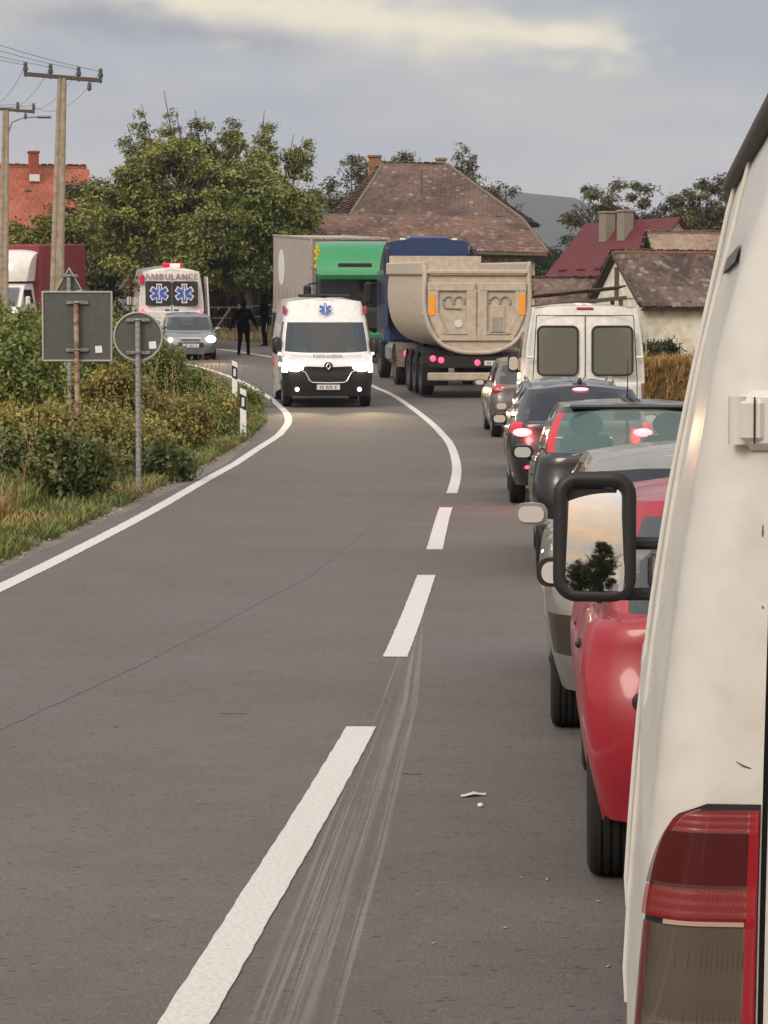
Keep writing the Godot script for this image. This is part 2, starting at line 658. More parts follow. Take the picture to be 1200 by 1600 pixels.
# A car or van body: a skirt round the car, a glasshouse, roof, bonnet and tail, all from one set of numbers.
# Local axes: x right, y up, the car looks towards -z; its origin lies on the ground below its middle.
func car(o: Node3D, given: Dictionary, mats: Dictionary) -> Dictionary:
	var p := CAR.duplicate(true)
	p.merge(given, true)
	var L: float = p.L
	var hw: float = p.W / 2
	var zf := -L / 2
	var R: float = p.r + p.arch
	var ra: float = p.fo + p.wb
	var outs := {}
	var sided := ["head_light", "tail_light", "tail_lens", "side_window", "front_window", "rear_side_window", "turn_light"]
	var belts := [[0.0, p.nose], [0.22, p.hood], [p.a0 + 0.25, p.belt], [L - 0.5, p.beltr], [L, p.beltr - p.tail_y]]
	# ---- skirt
	var cols := []  # [distance from the front, share of the half width, bottom]
	var fe: float = p.fo - R
	var re: float = L - ra - R
	cols.append([0.0, 0.0, p.bumper_y])
	var ff := [0.04, 0.2, 0.52, 0.86]
	for i in 4:
		cols.append([fe * ff[i], p.front_x[3 - i], p.bumper_y])
	var arch_at := []
	for ax in [p.fo, ra]:
		arch_at.append(cols.size())
		for k in 9:
			var a := lerpf(PI + 0.12, -0.12, k / 8.0)
			cols.append([ax + cos(a) * R, 1.0, maxf(p.sill, p.r + sin(a) * R)])
		if ax == p.fo:
			var lines := []
			if p.doors:
				lines = [p.a0 + 0.30, p.b]
				if p.s0 > p.b + 0.5 and p.s0 < ra - R - 0.06:
					lines.append(p.s0)
			for z in lines:
				if z > p.fo + R + 0.05 and z < ra - R - 0.05:
					cols.append([z, 1.0, p.sill])
					cols.append([z + 0.012, 1.0, p.sill])
	for i in 4:
		cols.append([L - re * [0.86, 0.52, 0.2, 0.04][i], p.rear_x[i], p.bumper_y])
	cols.append([L, 0.0, p.bumper_y])
	var n := cols.size()
	var net := []
	for r in 6:
		net.append(PackedVector3Array())
	for c in n:
		var d: float = cols[c][0]
		var yb := lerp_table(belts, d)
		var ys := [cols[c][2], p.ry[0], p.ry[1], yb - 0.13, yb, yb - 0.012]
		var fw := 1.0 if c < 4 else (0.5 if c == 4 else 0.0)
		var rw := 1.0 if c >= n - 4 else (0.5 if c == n - 5 else 0.0)
		for r in 6:
			if r > 0 and r < 4:
				ys[r] = maxf(ys[r], lerpf(ys[0], yb, r * 0.16))
			var q := mini(r, 4)
			var x: float = -(hw - p.inset[r]) * cols[c][1]
			var z: float = zf + d + fw * p.fz[q] + rw * p.rz[q] + (0.05 * fw - 0.05 * rw if r == 5 else 0.0)
			net[r].push_back(Vector3(x, ys[r], z))
	var cells := {}
	for c in n - 1:
		if cols[c + 1][0] - cols[c][0] < 0.02 and cols[c][1] == 1.0 and cols[c + 1][1] == 1.0:
			for r in range(0, 4):
				cells[Vector2i(r, c)] = "gap"
			for r in range(0, 5):
				net[r][c] += Vector3(0.004, 0, 0)
	for k in p.skirt_cells:
		var kk: Vector2i = k
		cells[Vector2i(kk.x, kk.y if kk.y >= 0 else n - 1 + kk.y)] = p.skirt_cells[k]
	shell(net, 4, 3, cells, outs, sided)
	# ---- glasshouse
	var wr: float = hw - p.wr
	var ye: float = p.H - p.edge
	var base := [[p.a0, 0.0], [p.a0 + 0.03, 0.55], [p.a0 + 0.16, 0.93], [p.a0 + 0.28, 1.0], [p.b - 0.04, 1.0], [p.b + 0.04, 1.0], [p.s0, 1.0], [lerpf(p.s0, p.c0, 0.55), 0.99], [p.c0 - 0.13, 0.91], [p.c0 - 0.03, 0.55], [p.c0, 0.0]]
	var top := [[p.a1, 0.0], [p.a1 + 0.02, 0.55], [p.a1 + 0.10, 0.92], [p.a1 + 0.19, 1.0], [p.b - 0.04, 1.0], [p.b + 0.04, 1.0], [p.s1, 1.0], [lerpf(p.s1, p.c1, 0.55), 0.99], [p.c1 - 0.10, 0.92], [p.c1 - 0.02, 0.55], [p.c1, 0.0]]
	var vs: Array = p.get("vs", [0.0, 0.07, 0.48, 0.87, 1.0])
	var house := []
	for v in vs:
		var row := PackedVector3Array()
		for c in base.size():
			var yb := lerp_table(belts, base[c][0]) - 0.012
			var xb: float = -(hw - p.inset[5]) * base[c][1]
			var xt: float = -wr * top[c][1]
			var zb: float = zf + base[c][0]
			var zt: float = zf + top[c][0]
			var bul: float = p.bulge * 4.0 * v * (1.0 - v)
			var q := Vector3(lerpf(xb, xt, v) - bul * base[c][1], lerpf(yb, ye + (0.02 if base[c][1] < 0.6 else 0.0), v), lerpf(zb, zt, v))
			if c < 2:
				q.z -= bul * 0.8
			elif c > 8:
				q.z += bul * 0.8
			row.push_back(q)
		house.append(row)
	var hc := {}
	for r in [1, 2]:
		hc[Vector2i(r, 0)] = "windshield"
		hc[Vector2i(r, 1)] = "windshield"
		if p.side_glass:
			hc[Vector2i(r, 3)] = "front_window"
			hc[Vector2i(r, 4)] = "gap"
			hc[Vector2i(r, 5)] = "rear_side_window"
		elif p.get("cab_glass", false):
			hc[Vector2i(r, 3)] = "front_window"
		if p.rear_glass:
			hc[Vector2i(r, 8)] = "rear_window"
			hc[Vector2i(r, 9)] = "rear_window"
	hc.merge(p.house_cells, true)
	shell(house, 4, 3, hc, outs, sided)
	# ---- roof
	var roof := []
	for v in [0.0, 0.12, 0.5, 1.0]:
		var row := PackedVector3Array()
		for c in base.size():
			var e: Vector3 = house[4][c]
			var y: float = p.H - 0.025 * absf(2.0 * float(c) / (base.size() - 1) - 1.0)
			row.push_back(Vector3(e.x * (1.0 - v), lerpf(e.y, maxf(y, e.y), sin(v * PI / 2)) , e.z))
		roof.append(row)
	shell(roof, 3, 3, {}, outs, sided)
	# ---- bonnet and tail deck: between the skirt's upper edge and the foot of the glass
	for front in [true, false]:
		var edge := PackedVector3Array()
		var foot := PackedVector3Array()
		if front:
			for c in n:
				if cols[c][0] <= p.a0 + 0.30:
					edge.push_back(net[5][c])
			for c in 4:
				foot.push_back(house[0][c])
		else:
			for c in range(n - 1, -1, -1):
				if cols[c][0] >= p.s0:
					edge.push_back(net[5][c])
			for c in range(10, 5, -1):
				foot.push_back(house[0][c])
		edge = resample(edge, 3)
		var deck := []
		for v in [0.0, 0.35, 0.7, 1.0]:
			var row := PackedVector3Array()
			for i in edge.size():
				var u := float(i) / (edge.size() - 1) * (foot.size() - 1)
				var j := mini(int(u), foot.size() - 2)
				var f: Vector3 = foot[j].lerp(foot[j + 1], u - j)
				var q := edge[i].lerp(f, v)
				q.y += 0.03 * sin(v * PI) * (1.0 if edge[i].distance_to(f) > 0.25 else 0.2)
				row.push_back(q)
			deck.append(row)
		shell(deck, 1, 2, {}, outs, sided)
	for key in outs:
		var called: String = key.split("|")[0]
		part(o, {"gap": "door_gap", "tail_lens": "tail_light"}.get(called, called), outs[key], mats.get(called, mats.body))
	# ---- dark tub, floor and wheel wells
	var tub := MB.new()
	tub.box(Vector3(0, p.sill + 0.10, 0), Vector3(p.W - 0.34, 0.12, L - 0.35))
	tub.box(Vector3(0, p.ry[0], zf + p.fo), Vector3(p.W - 2 * p.tw - 0.16, 0.36, 2 * R + 0.1))
	tub.box(Vector3(0, p.ry[0], zf + ra), Vector3(p.W - 2 * p.tw - 0.16, 0.36, 2 * R + 0.1))
	for ax in [p.fo, ra]:
		for s in [-1.0, 1.0]:
			for k in 6:
				var a0 := PI * k / 6.0
				var a1 := PI * (k + 1) / 6.0
				var z0: float = zf + ax
				tub.quad(Vector3(s * (hw - 0.09), p.r + sin(a0) * (R + 0.01), z0 + cos(a0) * (R + 0.01)), Vector3(s * (hw - 0.09), p.r + sin(a1) * (R + 0.01), z0 + cos(a1) * (R + 0.01)),
					Vector3(s * (hw - 0.36), p.r + sin(a1) * (R + 0.01), z0 + cos(a1) * (R + 0.01)), Vector3(s * (hw - 0.36), p.r + sin(a0) * (R + 0.01), z0 + cos(a0) * (R + 0.01)))
	part(o, "underbody", tub, M.under)
	for s in [-1.0, 1.0]:
		wheel(o, Vector3(s * (hw - p.tw / 2 - 0.03), p.r, zf + p.fo), p.r, p.tw, s, p.get("rims", 0))
		wheel(o, Vector3(s * (hw - p.tw / 2 - 0.03), p.r, zf + ra), p.r, p.tw, s, p.get("rims", 0))
		if p.mirrors:
			var ms: Vector3 = p.mirror_size
			var mp := Vector3(s * (hw + ms.x * 0.42), p.mirror_y, zf + p.a0 + 0.36)
			var mm := MB.new()
			mm.ellipsoid(mp - Vector3(0, 0, ms.z * 0.2), Vector3(ms.x * 0.50, ms.y * 0.54, ms.z * 0.6), 16)
			mm.prism(round_rect(ms.x, ms.y, minf(ms.x, ms.y) * 0.42, 0.0, 0.0, 6), ms.z * 0.55, Transform3D(Basis(), mp + Vector3(0, 0, ms.z * 0.42)))
			mm.tube([mp + Vector3(-s * ms.x * 0.2, -ms.y * 0.35, 0), Vector3(s * (hw - 0.07), p.mirror_y - ms.y * 0.55, mp.z - 0.03)], [0.03, 0.035], 6)
			var k := part(o, "side_mirror", mm, mats.get("mirror", mats.body))
			var tilt := Basis(Vector3.UP, s * 0.10) * Basis(Vector3.RIGHT, -0.06)
			part(k, "mirror_glass", prismm(round_rect(ms.x * 0.78, ms.y * 0.74, minf(ms.y, ms.x) * 0.33, 0.0, 0.0, 6), 0.004, Transform3D(tilt, mp + Vector3(0, 0, ms.z * 0.42 + 0.013))), M.mirror)
		if p.handles:
			for z in [p.b - 0.17, p.s0 - 0.12]:
				part(o, "door_handle", boxm(Vector3(s * (hw + 0.006), p.belt - 0.11, zf + z), Vector3(0.024, 0.026, 0.15), 0.009), mats.get("handle", mats.body))
	if p.seats:
		for s in [-1.0, 1.0]:
			var z: float = zf + p.b - 0.05
			var seat := MB.new()
			seat.box(Vector3(s * 0.36, p.sill + 0.28, z - 0.28), Vector3(0.5, 0.16, 0.5), 0.05)
			seat.box(Vector3(s * 0.36, p.sill + 0.60, z + 0.06), Vector3(0.46, 0.62, 0.14), 0.05, Basis(Vector3.RIGHT, 0.2))
			var st := part(o, "seat", seat, M.seat)
			part(st, "headrest", ellm(Vector3(s * 0.36, p.sill + 1.0, z + 0.15), Vector3(0.15, 0.11, 0.06), 14), M.seat)
		var bench := MB.new()
		bench.box(Vector3(0, p.sill + 0.55, zf + p.s0 + 0.10), Vector3(p.W - 0.42, 0.50, 0.12), 0.04, Basis(Vector3.RIGHT, 0.25))
		part(o, "rear_bench", bench, M.seat)
		part(o, "dashboard", boxm(Vector3(0, p.belt - 0.06, zf + p.a0 + 0.42), Vector3(p.W - 0.3, 0.16, 0.34), 0.05), M.black)
	p.zf = zf
	p.hw = hw
	return p

# small dark bars for the characters of a plate too far off to read
func plate(parent: Node, where: Vector3, facing_back: bool, w := 0.52) -> void:
	var f := 1.0 if facing_back else -1.0
	var o := part(parent, "licence_plate", boxm(where, Vector3(w, 0.115, 0.014), 0.004), M.white_plate)
	var marks := MB.new()
	var x := -w * 0.38
	for k in 8:
		var wide := 0.030 if k in [2, 6] else 0.044
		if k != 2 and k != 6:
			marks.box(where + Vector3((x + wide / 2) * f, 0, f * 0.008), Vector3(wide * 0.72, 0.062, 0.004))
			marks.box(where + Vector3((x + wide / 2) * f, 0.0, f * 0.009), Vector3(wide * 0.2, 0.075, 0.004))
		x += wide + 0.008
	part(o, "characters", marks, M.grey_print)

func lamp_light(parent: Node, where: Vector3, c: Color, energy: float, size := 0.08) -> void:
	var l := OmniLight3D.new()
	l.name = "lamp_glow"
	l.light_color = c
	l.light_energy = energy
	l.light_size = size
	l.omni_range = 30.0
	l.omni_attenuation = 2.0
	l.shadow_enabled = true
	parent.add_child(l, true)
	l.position = where

func head_beam(parent: Node, where: Vector3, energy: float, down := 0.06) -> void:
	var l := SpotLight3D.new()
	l.name = "beam"
	l.light_color = Color(1.0, 0.86, 0.66)
	l.light_energy = energy
	l.light_size = 0.12
	l.spot_range = 60.0
	l.spot_attenuation = 2.0
	l.spot_angle = 22.0
	l.spot_angle_attenuation = 1.0
	l.shadow_enabled = true
	parent.add_child(l, true)
	l.position = where
	l.rotation = Vector3(-down, 0, 0)

# a six-barred star
func star_poly(r: float, w: float) -> Array:
	var out := []
	for k in 3:
		var a := PI / 3 * k + PI / 2
		var u := Vector2(cos(a), sin(a))
		var v := Vector2(-u.y, u.x)
		out.append(PackedVector2Array([u * r + v * w, u * r - v * w, -u * r - v * w, -u * r + v * w]))
	return out

func medical_star(parent: Node, r: float, xf: Transform3D, border: bool) -> void:
	var o := Node3D.new()
	o.name = "star_emblem"
	parent.add_child(o, true)
	o.transform = xf
	var d := 0.0
	if border:
		var w := MB.new()
		for k in 3:
			w.prism(star_poly(r * 1.13, r * 0.33)[k], 0.004, Transform3D(Basis(), Vector3(0, 0, 0.0005 * k)))
		part(o, "white_border", w, M.white_print)
		d = 0.004
	var b := MB.new()
	for k in 3:
		b.prism(star_poly(r, r * 0.235)[k], 0.003, Transform3D(Basis(), Vector3(0, 0, d + 0.0005 * k)))
	part(o, "blue_star", b, M.blue_print)
	var s := MB.new()
	s.box(Vector3(0, 0, d + 0.003), Vector3(r * 0.09, r * 1.5, 0.004))
	s.ellipsoid(Vector3(0, r * 0.78, d + 0.003), Vector3(r * 0.09, r * 0.09, 0.003), 8)
	var snake := []
	var rr := []
	for k in 15:
		var t := k / 14.0
		snake.append(Vector3(sin(t * TAU * 1.5) * r * 0.15, lerpf(-0.55, 0.6, t) * r, d + 0.004))
		rr.append(r * 0.035)
	s.tube(snake, rr, 5)
	part(o, "staff", s, M.white_print)

# ---------------------------------------------------------------- where the road runs
# middle of the road: (x, distance ahead)
const MIDDLE := [[-7.4, -90.0], [-3.4, -30.0], [-1.19, 0.0], [-0.565, 8.0], [-0.098, 14.35], [0.363, 23.5], [0.72, 32.6], [0.858, 35.6], [1.15, 45.2], [1.12, 54.0], [0.70, 62.0], [-0.17, 74.0], [-1.5, 83.0], [-3.3, 90.5], [-5.84, 97.0], [-10.0, 103.0], [-17.0, 108.5], [-28.0, 113.0], [-45.0, 117.0], [-80.0, 121.0], [-140.0, 124.0]]
const LEFT_EDGE := [[-10.6, -90.0], [-6.6, -30.0], [-4.25, 0.0], [-3.72, 10.0], [-3.01, 22.1], [-2.67, 30.9], [-2.45, 39.9], [-2.2, 48.3], [-2.0, 54.5], [-1.97, 58.0], [-2.43, 64.7], [-2.95, 70.0], [-4.3, 79.5], [-6.2, 87.5], [-8.6, 93.7], [-12.2, 99.0], [-18.6, 104.0], [-29.0, 109.0], [-46.0, 113.5], [-80.5, 117.5], [-140.0, 120.5]]
var mid_line := PackedVector2Array()
var left_line := PackedVector2Array()

func smooth_line(t: Array) -> PackedVector2Array:
	var p := PackedVector3Array()
	for q in t:
		p.push_back(Vector3(q[0], 0, q[1]))
	var out := PackedVector2Array()
	for q in resample(p, 8):
		out.push_back(Vector2(q.x, q.z))
	return out

# height of the road surface; it climbs towards the bend
func climb(d: float) -> float:
	return lerp_table([[44.0, 0.0], [54.0, 0.12], [62.0, 0.38], [74.0, 0.66], [90.0, 1.29], [97.0, 1.62], [110.0, 2.15], [125.0, 2.6], [150.0, 3.1], [250.0, 4.2], [600.0, 6.0]], d)

func road_y(x: float, d: float) -> float:
	return climb(d) * lerpf(1.0, 0.68, smoothstep(4.5, 9.5, x)) if d < 160.0 else climb(d) * 0.8

func off_line(line: PackedVector2Array, q: Vector2) -> float:
	var best := 1e9
	var sgn := 1.0
	for i in range(0, line.size() - 1, 2):
		var a := line[i]
		var b := line[mini(i + 2, line.size() - 1)]
		if absf(a.y - q.y) > 60.0 and absf(a.x - q.x) > 60.0:
			continue
		var c := Geometry2D.get_closest_point_to_segment(q, a, b)
		var d := c.distance_to(q)
		if d < best:
			best = d
			sgn = signf((b - a).cross(q - a))
	return best * sgn   # positive on the far side of the line seen from the left

func ground_y(x: float, d: float) -> float:
	var y := road_y(x, d)
	var s := -off_line(mid_line, Vector2(x, d))   # + to the right of the middle
	var a := absf(s)
	if a < 4.1:
		return y - 0.05
	if s < 0.0:
		y += -0.05 + 0.05 * smoothstep(4.1, 4.3, a) * 0.0 + 0.42 * smoothstep(4.4, 7.0, a) + 0.25 * smoothstep(7.0, 12.0, a)
	else:
		y += -0.05 + 0.10 * smoothstep(4.4, 6.0, a)
	return y + 0.05 * sin(x * 1.7 + d * 0.6) * smoothstep(4.3, 6.0, a)

func on_ground(x: float, d: float, lift := 0.0) -> Vector3:
	return Vector3(x, ground_y(x, d) + lift, -d)

func on_road(x: float, d: float, lift := 0.0) -> Vector3:
	return Vector3(x, road_y(x, d) + lift, -d)

func build_ground() -> void:
	mid_line = smooth_line(MIDDLE)
	left_line = smooth_line(LEFT_EDGE)
	var xs := []
	var ds := []
	for k in range(-30, 31):
		xs.append(k * 0.55)
	for x in [20.0, 25.0, 32.0, 42.0, 60.0, 90.0, 140.0, 220.0, 400.0, 800.0, 1600.0, 3200.0]:
		xs.append(x)
		xs.push_front(-x)
	for k in range(-30, 0, 3):
		ds.append(k * 3.0)
	for k in range(0, 130):
		ds.append(k * 0.95)
	for x in [128.0, 136.0, 146.0, 160.0, 180.0, 210.0, 260.0, 340.0, 480.0, 700.0, 1100.0, 1800.0, 3000.0, 4200.0]:
		ds.append(x)
	var g := []
	for d in ds:
		var row := []
		for x in xs:
			row.append(on_ground(x, d))
		g.append(row)
	var m := MB.new()
	m.grid(g)
	var tex := noise_tex(31, 0.02, 5, lin(0.17, 0.13, 0.065), lin(0.075, 0.085, 0.03), 1024)
	var soil := textured(Color.WHITE, 0.95, tex, 0.11, true)
	solo("ground", m, soil, "dry grassy ground around the village road", "", "", "structure")

# ribbon between two offsets from a line
func ribbon(line: PackedVector2Array, o0: float, o1: float, lift: float, from := 0, to := -1, across := 1, wobble := 0.0) -> MB:
	var m := MB.new()
	if to < 0:
		to = line.size() - 1
	var g := []
	for i in range(from, to + 1):
		var t := (line[mini(i + 1, line.size() - 1)] - line[maxi(i - 1, 0)]).normalized()
		var nn := Vector2(t.y, -t.x)   # to the right
		var row := []
		for k in across + 1:
			var off := lerpf(o0, o1, float(k) / across)
			if wobble > 0.0:
				off += n_fine.get_noise_2d(line[i].y * 40.0 + 17.0 * k, line[i].x * 9.0) * wobble
			var q := line[i] + nn * off
			row.append(on_road(q.x, q.y, lift))
		g.append(row)
	m.grid(g)
	return m

func dense(line: PackedVector2Array, step: float) -> PackedVector2Array:
	var out := PackedVector2Array()
	for i in line.size() - 1:
		var k := maxi(1, int(line[i].distance_to(line[i + 1]) / step))
		for j in k:
			out.push_back(line[i].lerp(line[i + 1], float(j) / k))
	out.push_back(line[-1])
	return out

func asphalt_material() -> StandardMaterial3D:
	# grains of stone in bitumen, coarse wear over it
	var sz := 1024
	var im := Image.create_empty(sz, sz, true, Image.FORMAT_RGB8)
	var r := RandomNumberGenerator.new()
	r.seed = 77
	var n := FastNoiseLite.new()
	n.seed = 4
	n.frequency = 0.006
	n.fractal_octaves = 4
	var big := n.get_seamless_image(sz, sz)
	n.seed = 8
	n.frequency = 0.16
	n.fractal_octaves = 2
	var small := n.get_seamless_image(sz, sz)
	for y in sz:
		for x in sz:
			var g := 0.86 + 0.05 * (big.get_pixel(x, y).r - 0.5) + 0.30 * (small.get_pixel(x, y).r - 0.5) + r.randf_range(-0.10, 0.10)
			var q := r.randf()
			if q < 0.006:
				g += 0.16
			elif q < 0.016:
				g -= 0.20
			im.set_pixel(x, y, Color(g, g * 0.985, g * 0.965))
	for i in 2400:
		var cx := r.randi_range(0, sz - 1)
		var cy := r.randi_range(0, sz - 1)
		var d := r.randf_range(-0.22, 0.14)
		var rad := r.randi_range(1, 4)
		for dy in range(-rad, rad + 1):
			for dx in range(-rad * 2, rad * 2 + 1):
				if dx * dx * 0.4 + dy * dy <= rad * rad:
					var x := posmod(cx + dx, sz)
					var y := posmod(cy + dy, sz)
					var c := im.get_pixel(x, y)
					im.set_pixel(x, y, Color(c.r + d, c.g + d, c.b + d))
	var m := mat(lin(0.186, 0.175, 0.166), 0.9)
	m.albedo_texture = ImageTexture.create_from_image(im)
	m.uv1_triplanar = true
	m.uv1_world_triplanar = true
	m.uv1_scale = Vector3.ONE * 0.42
	m.detail_enabled = true
	m.detail_blend_mode = BaseMaterial3D.BLEND_MODE_MUL
	m.detail_albedo = noise_tex(43, 0.010, 5, Color(0.95, 0.94, 0.92), Color(1.0, 0.985, 1.0), 512)
	m.detail_uv_layer = BaseMaterial3D.DETAIL_UV_2
	m.uv2_triplanar = true
	m.uv2_world_triplanar = true
	m.uv2_scale = Vector3.ONE * 0.10
	return m

func build_road() -> void:
	var asphalt := asphalt_material()
	var side := dense(left_line, 0.5)
	# carriageway: from beyond the left edge line to the right-hand edge
	var g := []
	var line := dense(mid_line, 0.7)
	for i in line.size():
		var t := (line[mini(i + 1, line.size() - 1)] - line[maxi(i - 1, 0)]).normalized()
		var nn := Vector2(t.y, -t.x)
		var row := []
		for k in 9:
			var off := lerpf(-3.62, 3.75, k / 8.0)
			if k == 0:
				off += 0.07 * n_fine.get_noise_2d(line[i].x * 8.0, line[i].y * 8.0)
			var q := line[i] + nn * off
			row.append(on_road(q.x, q.y, 0.0))
		g.append(row)
	var m := MB.new()
	m.grid(g)
	solo("road", m, asphalt, "grey asphalt road bending towards the village", "", "", "structure")
	# gravel shoulder, ragged on its outer side
	var gravel := textured(lin(0.36, 0.32, 0.27), 0.95, noise_tex(41, 0.13, 3, Color(0.5, 0.48, 0.45), Color(1, 1, 1), 512), 0.9, true)
	var sg := MB.new()
	var gg := []
	for i in line.size():
		var t := (line[mini(i + 1, line.size() - 1)] - line[maxi(i - 1, 0)]).normalized()
		var nn := Vector2(t.y, -t.x)
		var w := 0.62 + 0.45 * n_fine.get_noise_2d(line[i].x * 2.0 + 9.0, line[i].y * 2.0)
		var row := []
		for k in 5:
			var q := line[i] - nn * (3.50 + (0.25 + w) * k / 4.0)
			row.append(Vector3(q.x, maxf(ground_y(q.x, q.y) + 0.012, road_y(q.x, q.y) - 0.012 - 0.006 * k), -q.y))
		gg.append(row)
	sg.grid(gg)
	solo("gravel_shoulder", sg, gravel, "pale gravel shoulder beside the asphalt", "", "", "structure")
	# loose stones on the shoulder
	var stone := MB.new()
	stone.box(Vector3.ZERO, Vector3(0.05, 0.03, 0.04), 0.012)
	var mm := MultiMesh.new()
	mm.transform_format = MultiMesh.TRANSFORM_3D
	mm.use_colors = true
	mm.mesh = stone.mesh()
	mm.instance_count = 3200
	for i in 3200:
		var q := side[rng.randi_range(6, side.size() - 2)]
		while q.y < 14.0 or q.y > 75.0:
			q = side[rng.randi_range(6, side.size() - 2)]
		var off := rng.randf_range(0.38, 1.35)
		q += Vector2(-off, rng.randf_range(-0.3, 0.3))
		var s := rng.randf_range(0.2, 0.75)
		mm.set_instance_transform(i, Transform3D(Basis.from_euler(Vector3(rng.randf() * 6, rng.randf() * 6, rng.randf() * 6)).scaled(Vector3.ONE * s), Vector3(q.x, maxf(ground_y(q.x, q.y), road_y(q.x, q.y) - 0.02) + 0.012, -q.y)))
		var v := rng.randf_range(0.22, 0.50)
		mm.set_instance_color(i, Color(v, v * 0.92, v * 0.82))
	var st := MultiMeshInstance3D.new()
	st.name = "gravel"
	st.multimesh = mm
	st.material_override = vcol(0.95)
	add_child(st)
	metas(st, "loose pale stones scattered along the asphalt edge", "gravel", "", "stuff")
	# painted lines, worn
	var tex := noise_tex(51, 0.05, 5, Color(0.91, 0.905, 0.89), Color(1, 1, 1), 512, 0.34)
	var line_paint := textured(lin(0.66, 0.645, 0.61), 0.75, tex, 1.3, true)
	var edge := ribbon(dense(left_line, 0.12), -0.075, 0.075, 0.004, 0, -1, 1, 0.012)
	solo("edge_line", edge, line_paint, "unbroken white line along the grassy side of the road", "", "", "structure")
	var cl := dense(mid_line, 0.25)
	var far_line := PackedVector2Array()
	for q in cl:
		if q.y > 35.4 or q.x < -3.0 and q.y > 80.0:
			far_line.push_back(q)
	solo("centre_line", ribbon(far_line, -0.07, 0.07, 0.0045), line_paint, "unbroken white centre line running into the bend", "", "", "structure")
	for d in [[-20.0, -13.0], [-8.0, -1.5], [7.3, 14.35], [17.0, 23.4], [26.0, 32.7]]:
		var seg := PackedVector2Array()
		for q in cl:
			if q.y >= d[0] and q.y <= d[1]:
				seg.push_back(q)
		var o := solo("centre_dash", ribbon(dense(seg, 0.04), -0.075, 0.075, 0.0045, 0, -1, 1, 0.005), line_paint, "", "", "", "structure")
		o.set_meta("label", "white painted dash of the broken centre line")
	build_scuffs(cl)

# pale streaks where old paint was scraped off and dragged beside the dashes, dark joints and cracks
func build_scuffs(cl: PackedVector2Array) -> void:
	var im := Image.create_empty(256, 1024, true, Image.FORMAT_RGBA8)
	var n := FastNoiseLite.new()
	n.seed = 15
	n.frequency = 0.02
	n.fractal_octaves = 4
	for y in 1024:
		for x in 256:
			var streak := n.get_noise_2d(x * 2.0, y * 0.010)
			var broken := n.get_noise_2d(x * 6.0 + 300.0, y * 0.35)
			var t := absf(x / 127.5 - 1.0)
			var patch := n.get_noise_2d(x * 0.35 + 700.0, y * 0.10)
			var a := clampf(streak * 1.3 + 0.20 + broken * 0.7 + patch * 0.9, 0.0, 1.0) * (1.0 - smoothstep(0.75, 1.0, t)) * smoothstep(0.0, 0.08, y / 1023.0) * smoothstep(0.0, 0.2, 1.0 - y / 1023.0)
			im.set_pixel(x, y, Color(1, 1, 1, a * 0.29))
	var m := mat(lin(0.50, 0.49, 0.47), 0.9)
	m.albedo_texture = ImageTexture.create_from_image(im)
	m.transparency = BaseMaterial3D.TRANSPARENCY_ALPHA
	var st := SurfaceTool.new()
	st.begin(Mesh.PRIMITIVE_TRIANGLES)
	var pts := []
	for k in 25:
		var t := k / 24.0
		var d := lerpf(6.0, 20.6, t)
		var x := lerp_table([[6.0, -0.36], [8.02, -0.255], [11.14, -0.10], [15.05, 0.0855], [20.6, 0.27]], d)
		var off := 0.0
		var w := lerp_table([[6.0, 0.15], [11.0, 0.15], [15.0, 0.115], [20.6, 0.03]], d)
		pts.append([Vector3(x + off - w, 0.0032, -d), Vector3(x + off + w, 0.0032, -d), 1.0 - t])
	for k in 24:
		for idx in [[0, 0], [1, 0], [1, 1], [0, 0], [1, 1], [0, 1]]:
			var row: Array = pts[k + idx[0]]
			st.set_uv(Vector2(idx[1], row[2]))
			st.set_normal(Vector3.UP)
			st.add_vertex(row[idx[1]])
	solo("paint_scuff", st.commit(), m, "faint streaks of scraped white paint beside the dashes", "", "", "structure")
	# tar seam running along the oncoming lane
	var tar := textured(lin(0.205, 0.192, 0.182), 0.9, M.speck_tex, 1.2, true)
	var seam := MB.new()
	var pieces := [[-2.9, 9.5, -2.05, 13.2, 0.013], [-2.05, 13.25, -1.5, 16.6, 0.009], [-1.5, 16.6, -0.62, 23.0, 0.009], [-0.60, 23.3, 0.0, 31.0, 0.007]]
	for q in pieces:
		var prev := Vector3.ZERO
		for k in 41:
			var t := k / 40.0
			var x := lerpf(q[0], q[2], t) + 0.025 * n_fine.get_noise_2d(t * 90.0, q[1] * 5.0)
			var c := Vector3(x, 0.002, -lerpf(q[1], q[3], t))
			if k > 0:
				var w: float = q[4] * (1.0 + 1.6 * absf(n_fine.get_noise_2d(k * 7.0, q[1])))
				var s := Vector3(w, 0, 0)
				seam.quad(prev - s, c - s, c + s, prev + s)
			prev = c
	solo("tar_seam", seam, tar, "thin dark seam running along the oncoming lane", "", "", "structure")
	var cracks := MB.new()
	for q in [[-0.78, 14.6, 0.14], [0.12, 12.55, 0.10], [-2.0, 13.1, 0.05], [-1.35, 14.1, 0.03], [0.18, 32.0, 0.10]]:
		var prev := Vector3.ZERO
		for k in 9:
			var t := k / 8.0
			var c := Vector3(q[0] + (t - 0.5) * q[2], 0.003, -q[1] - 0.03 * n_fine.get_noise_2d(t * 60.0, q[1] * 9.0))
			if k > 0:
				var s := Vector3(0, 0, 0.012 + 0.008 * sin(k * 2.0))
				cracks.quad(prev - s, c - s, c + s, prev + s)
			prev = c
	solo("crack", cracks, tar, "short dark cracks across the asphalt", "", "", "structure")

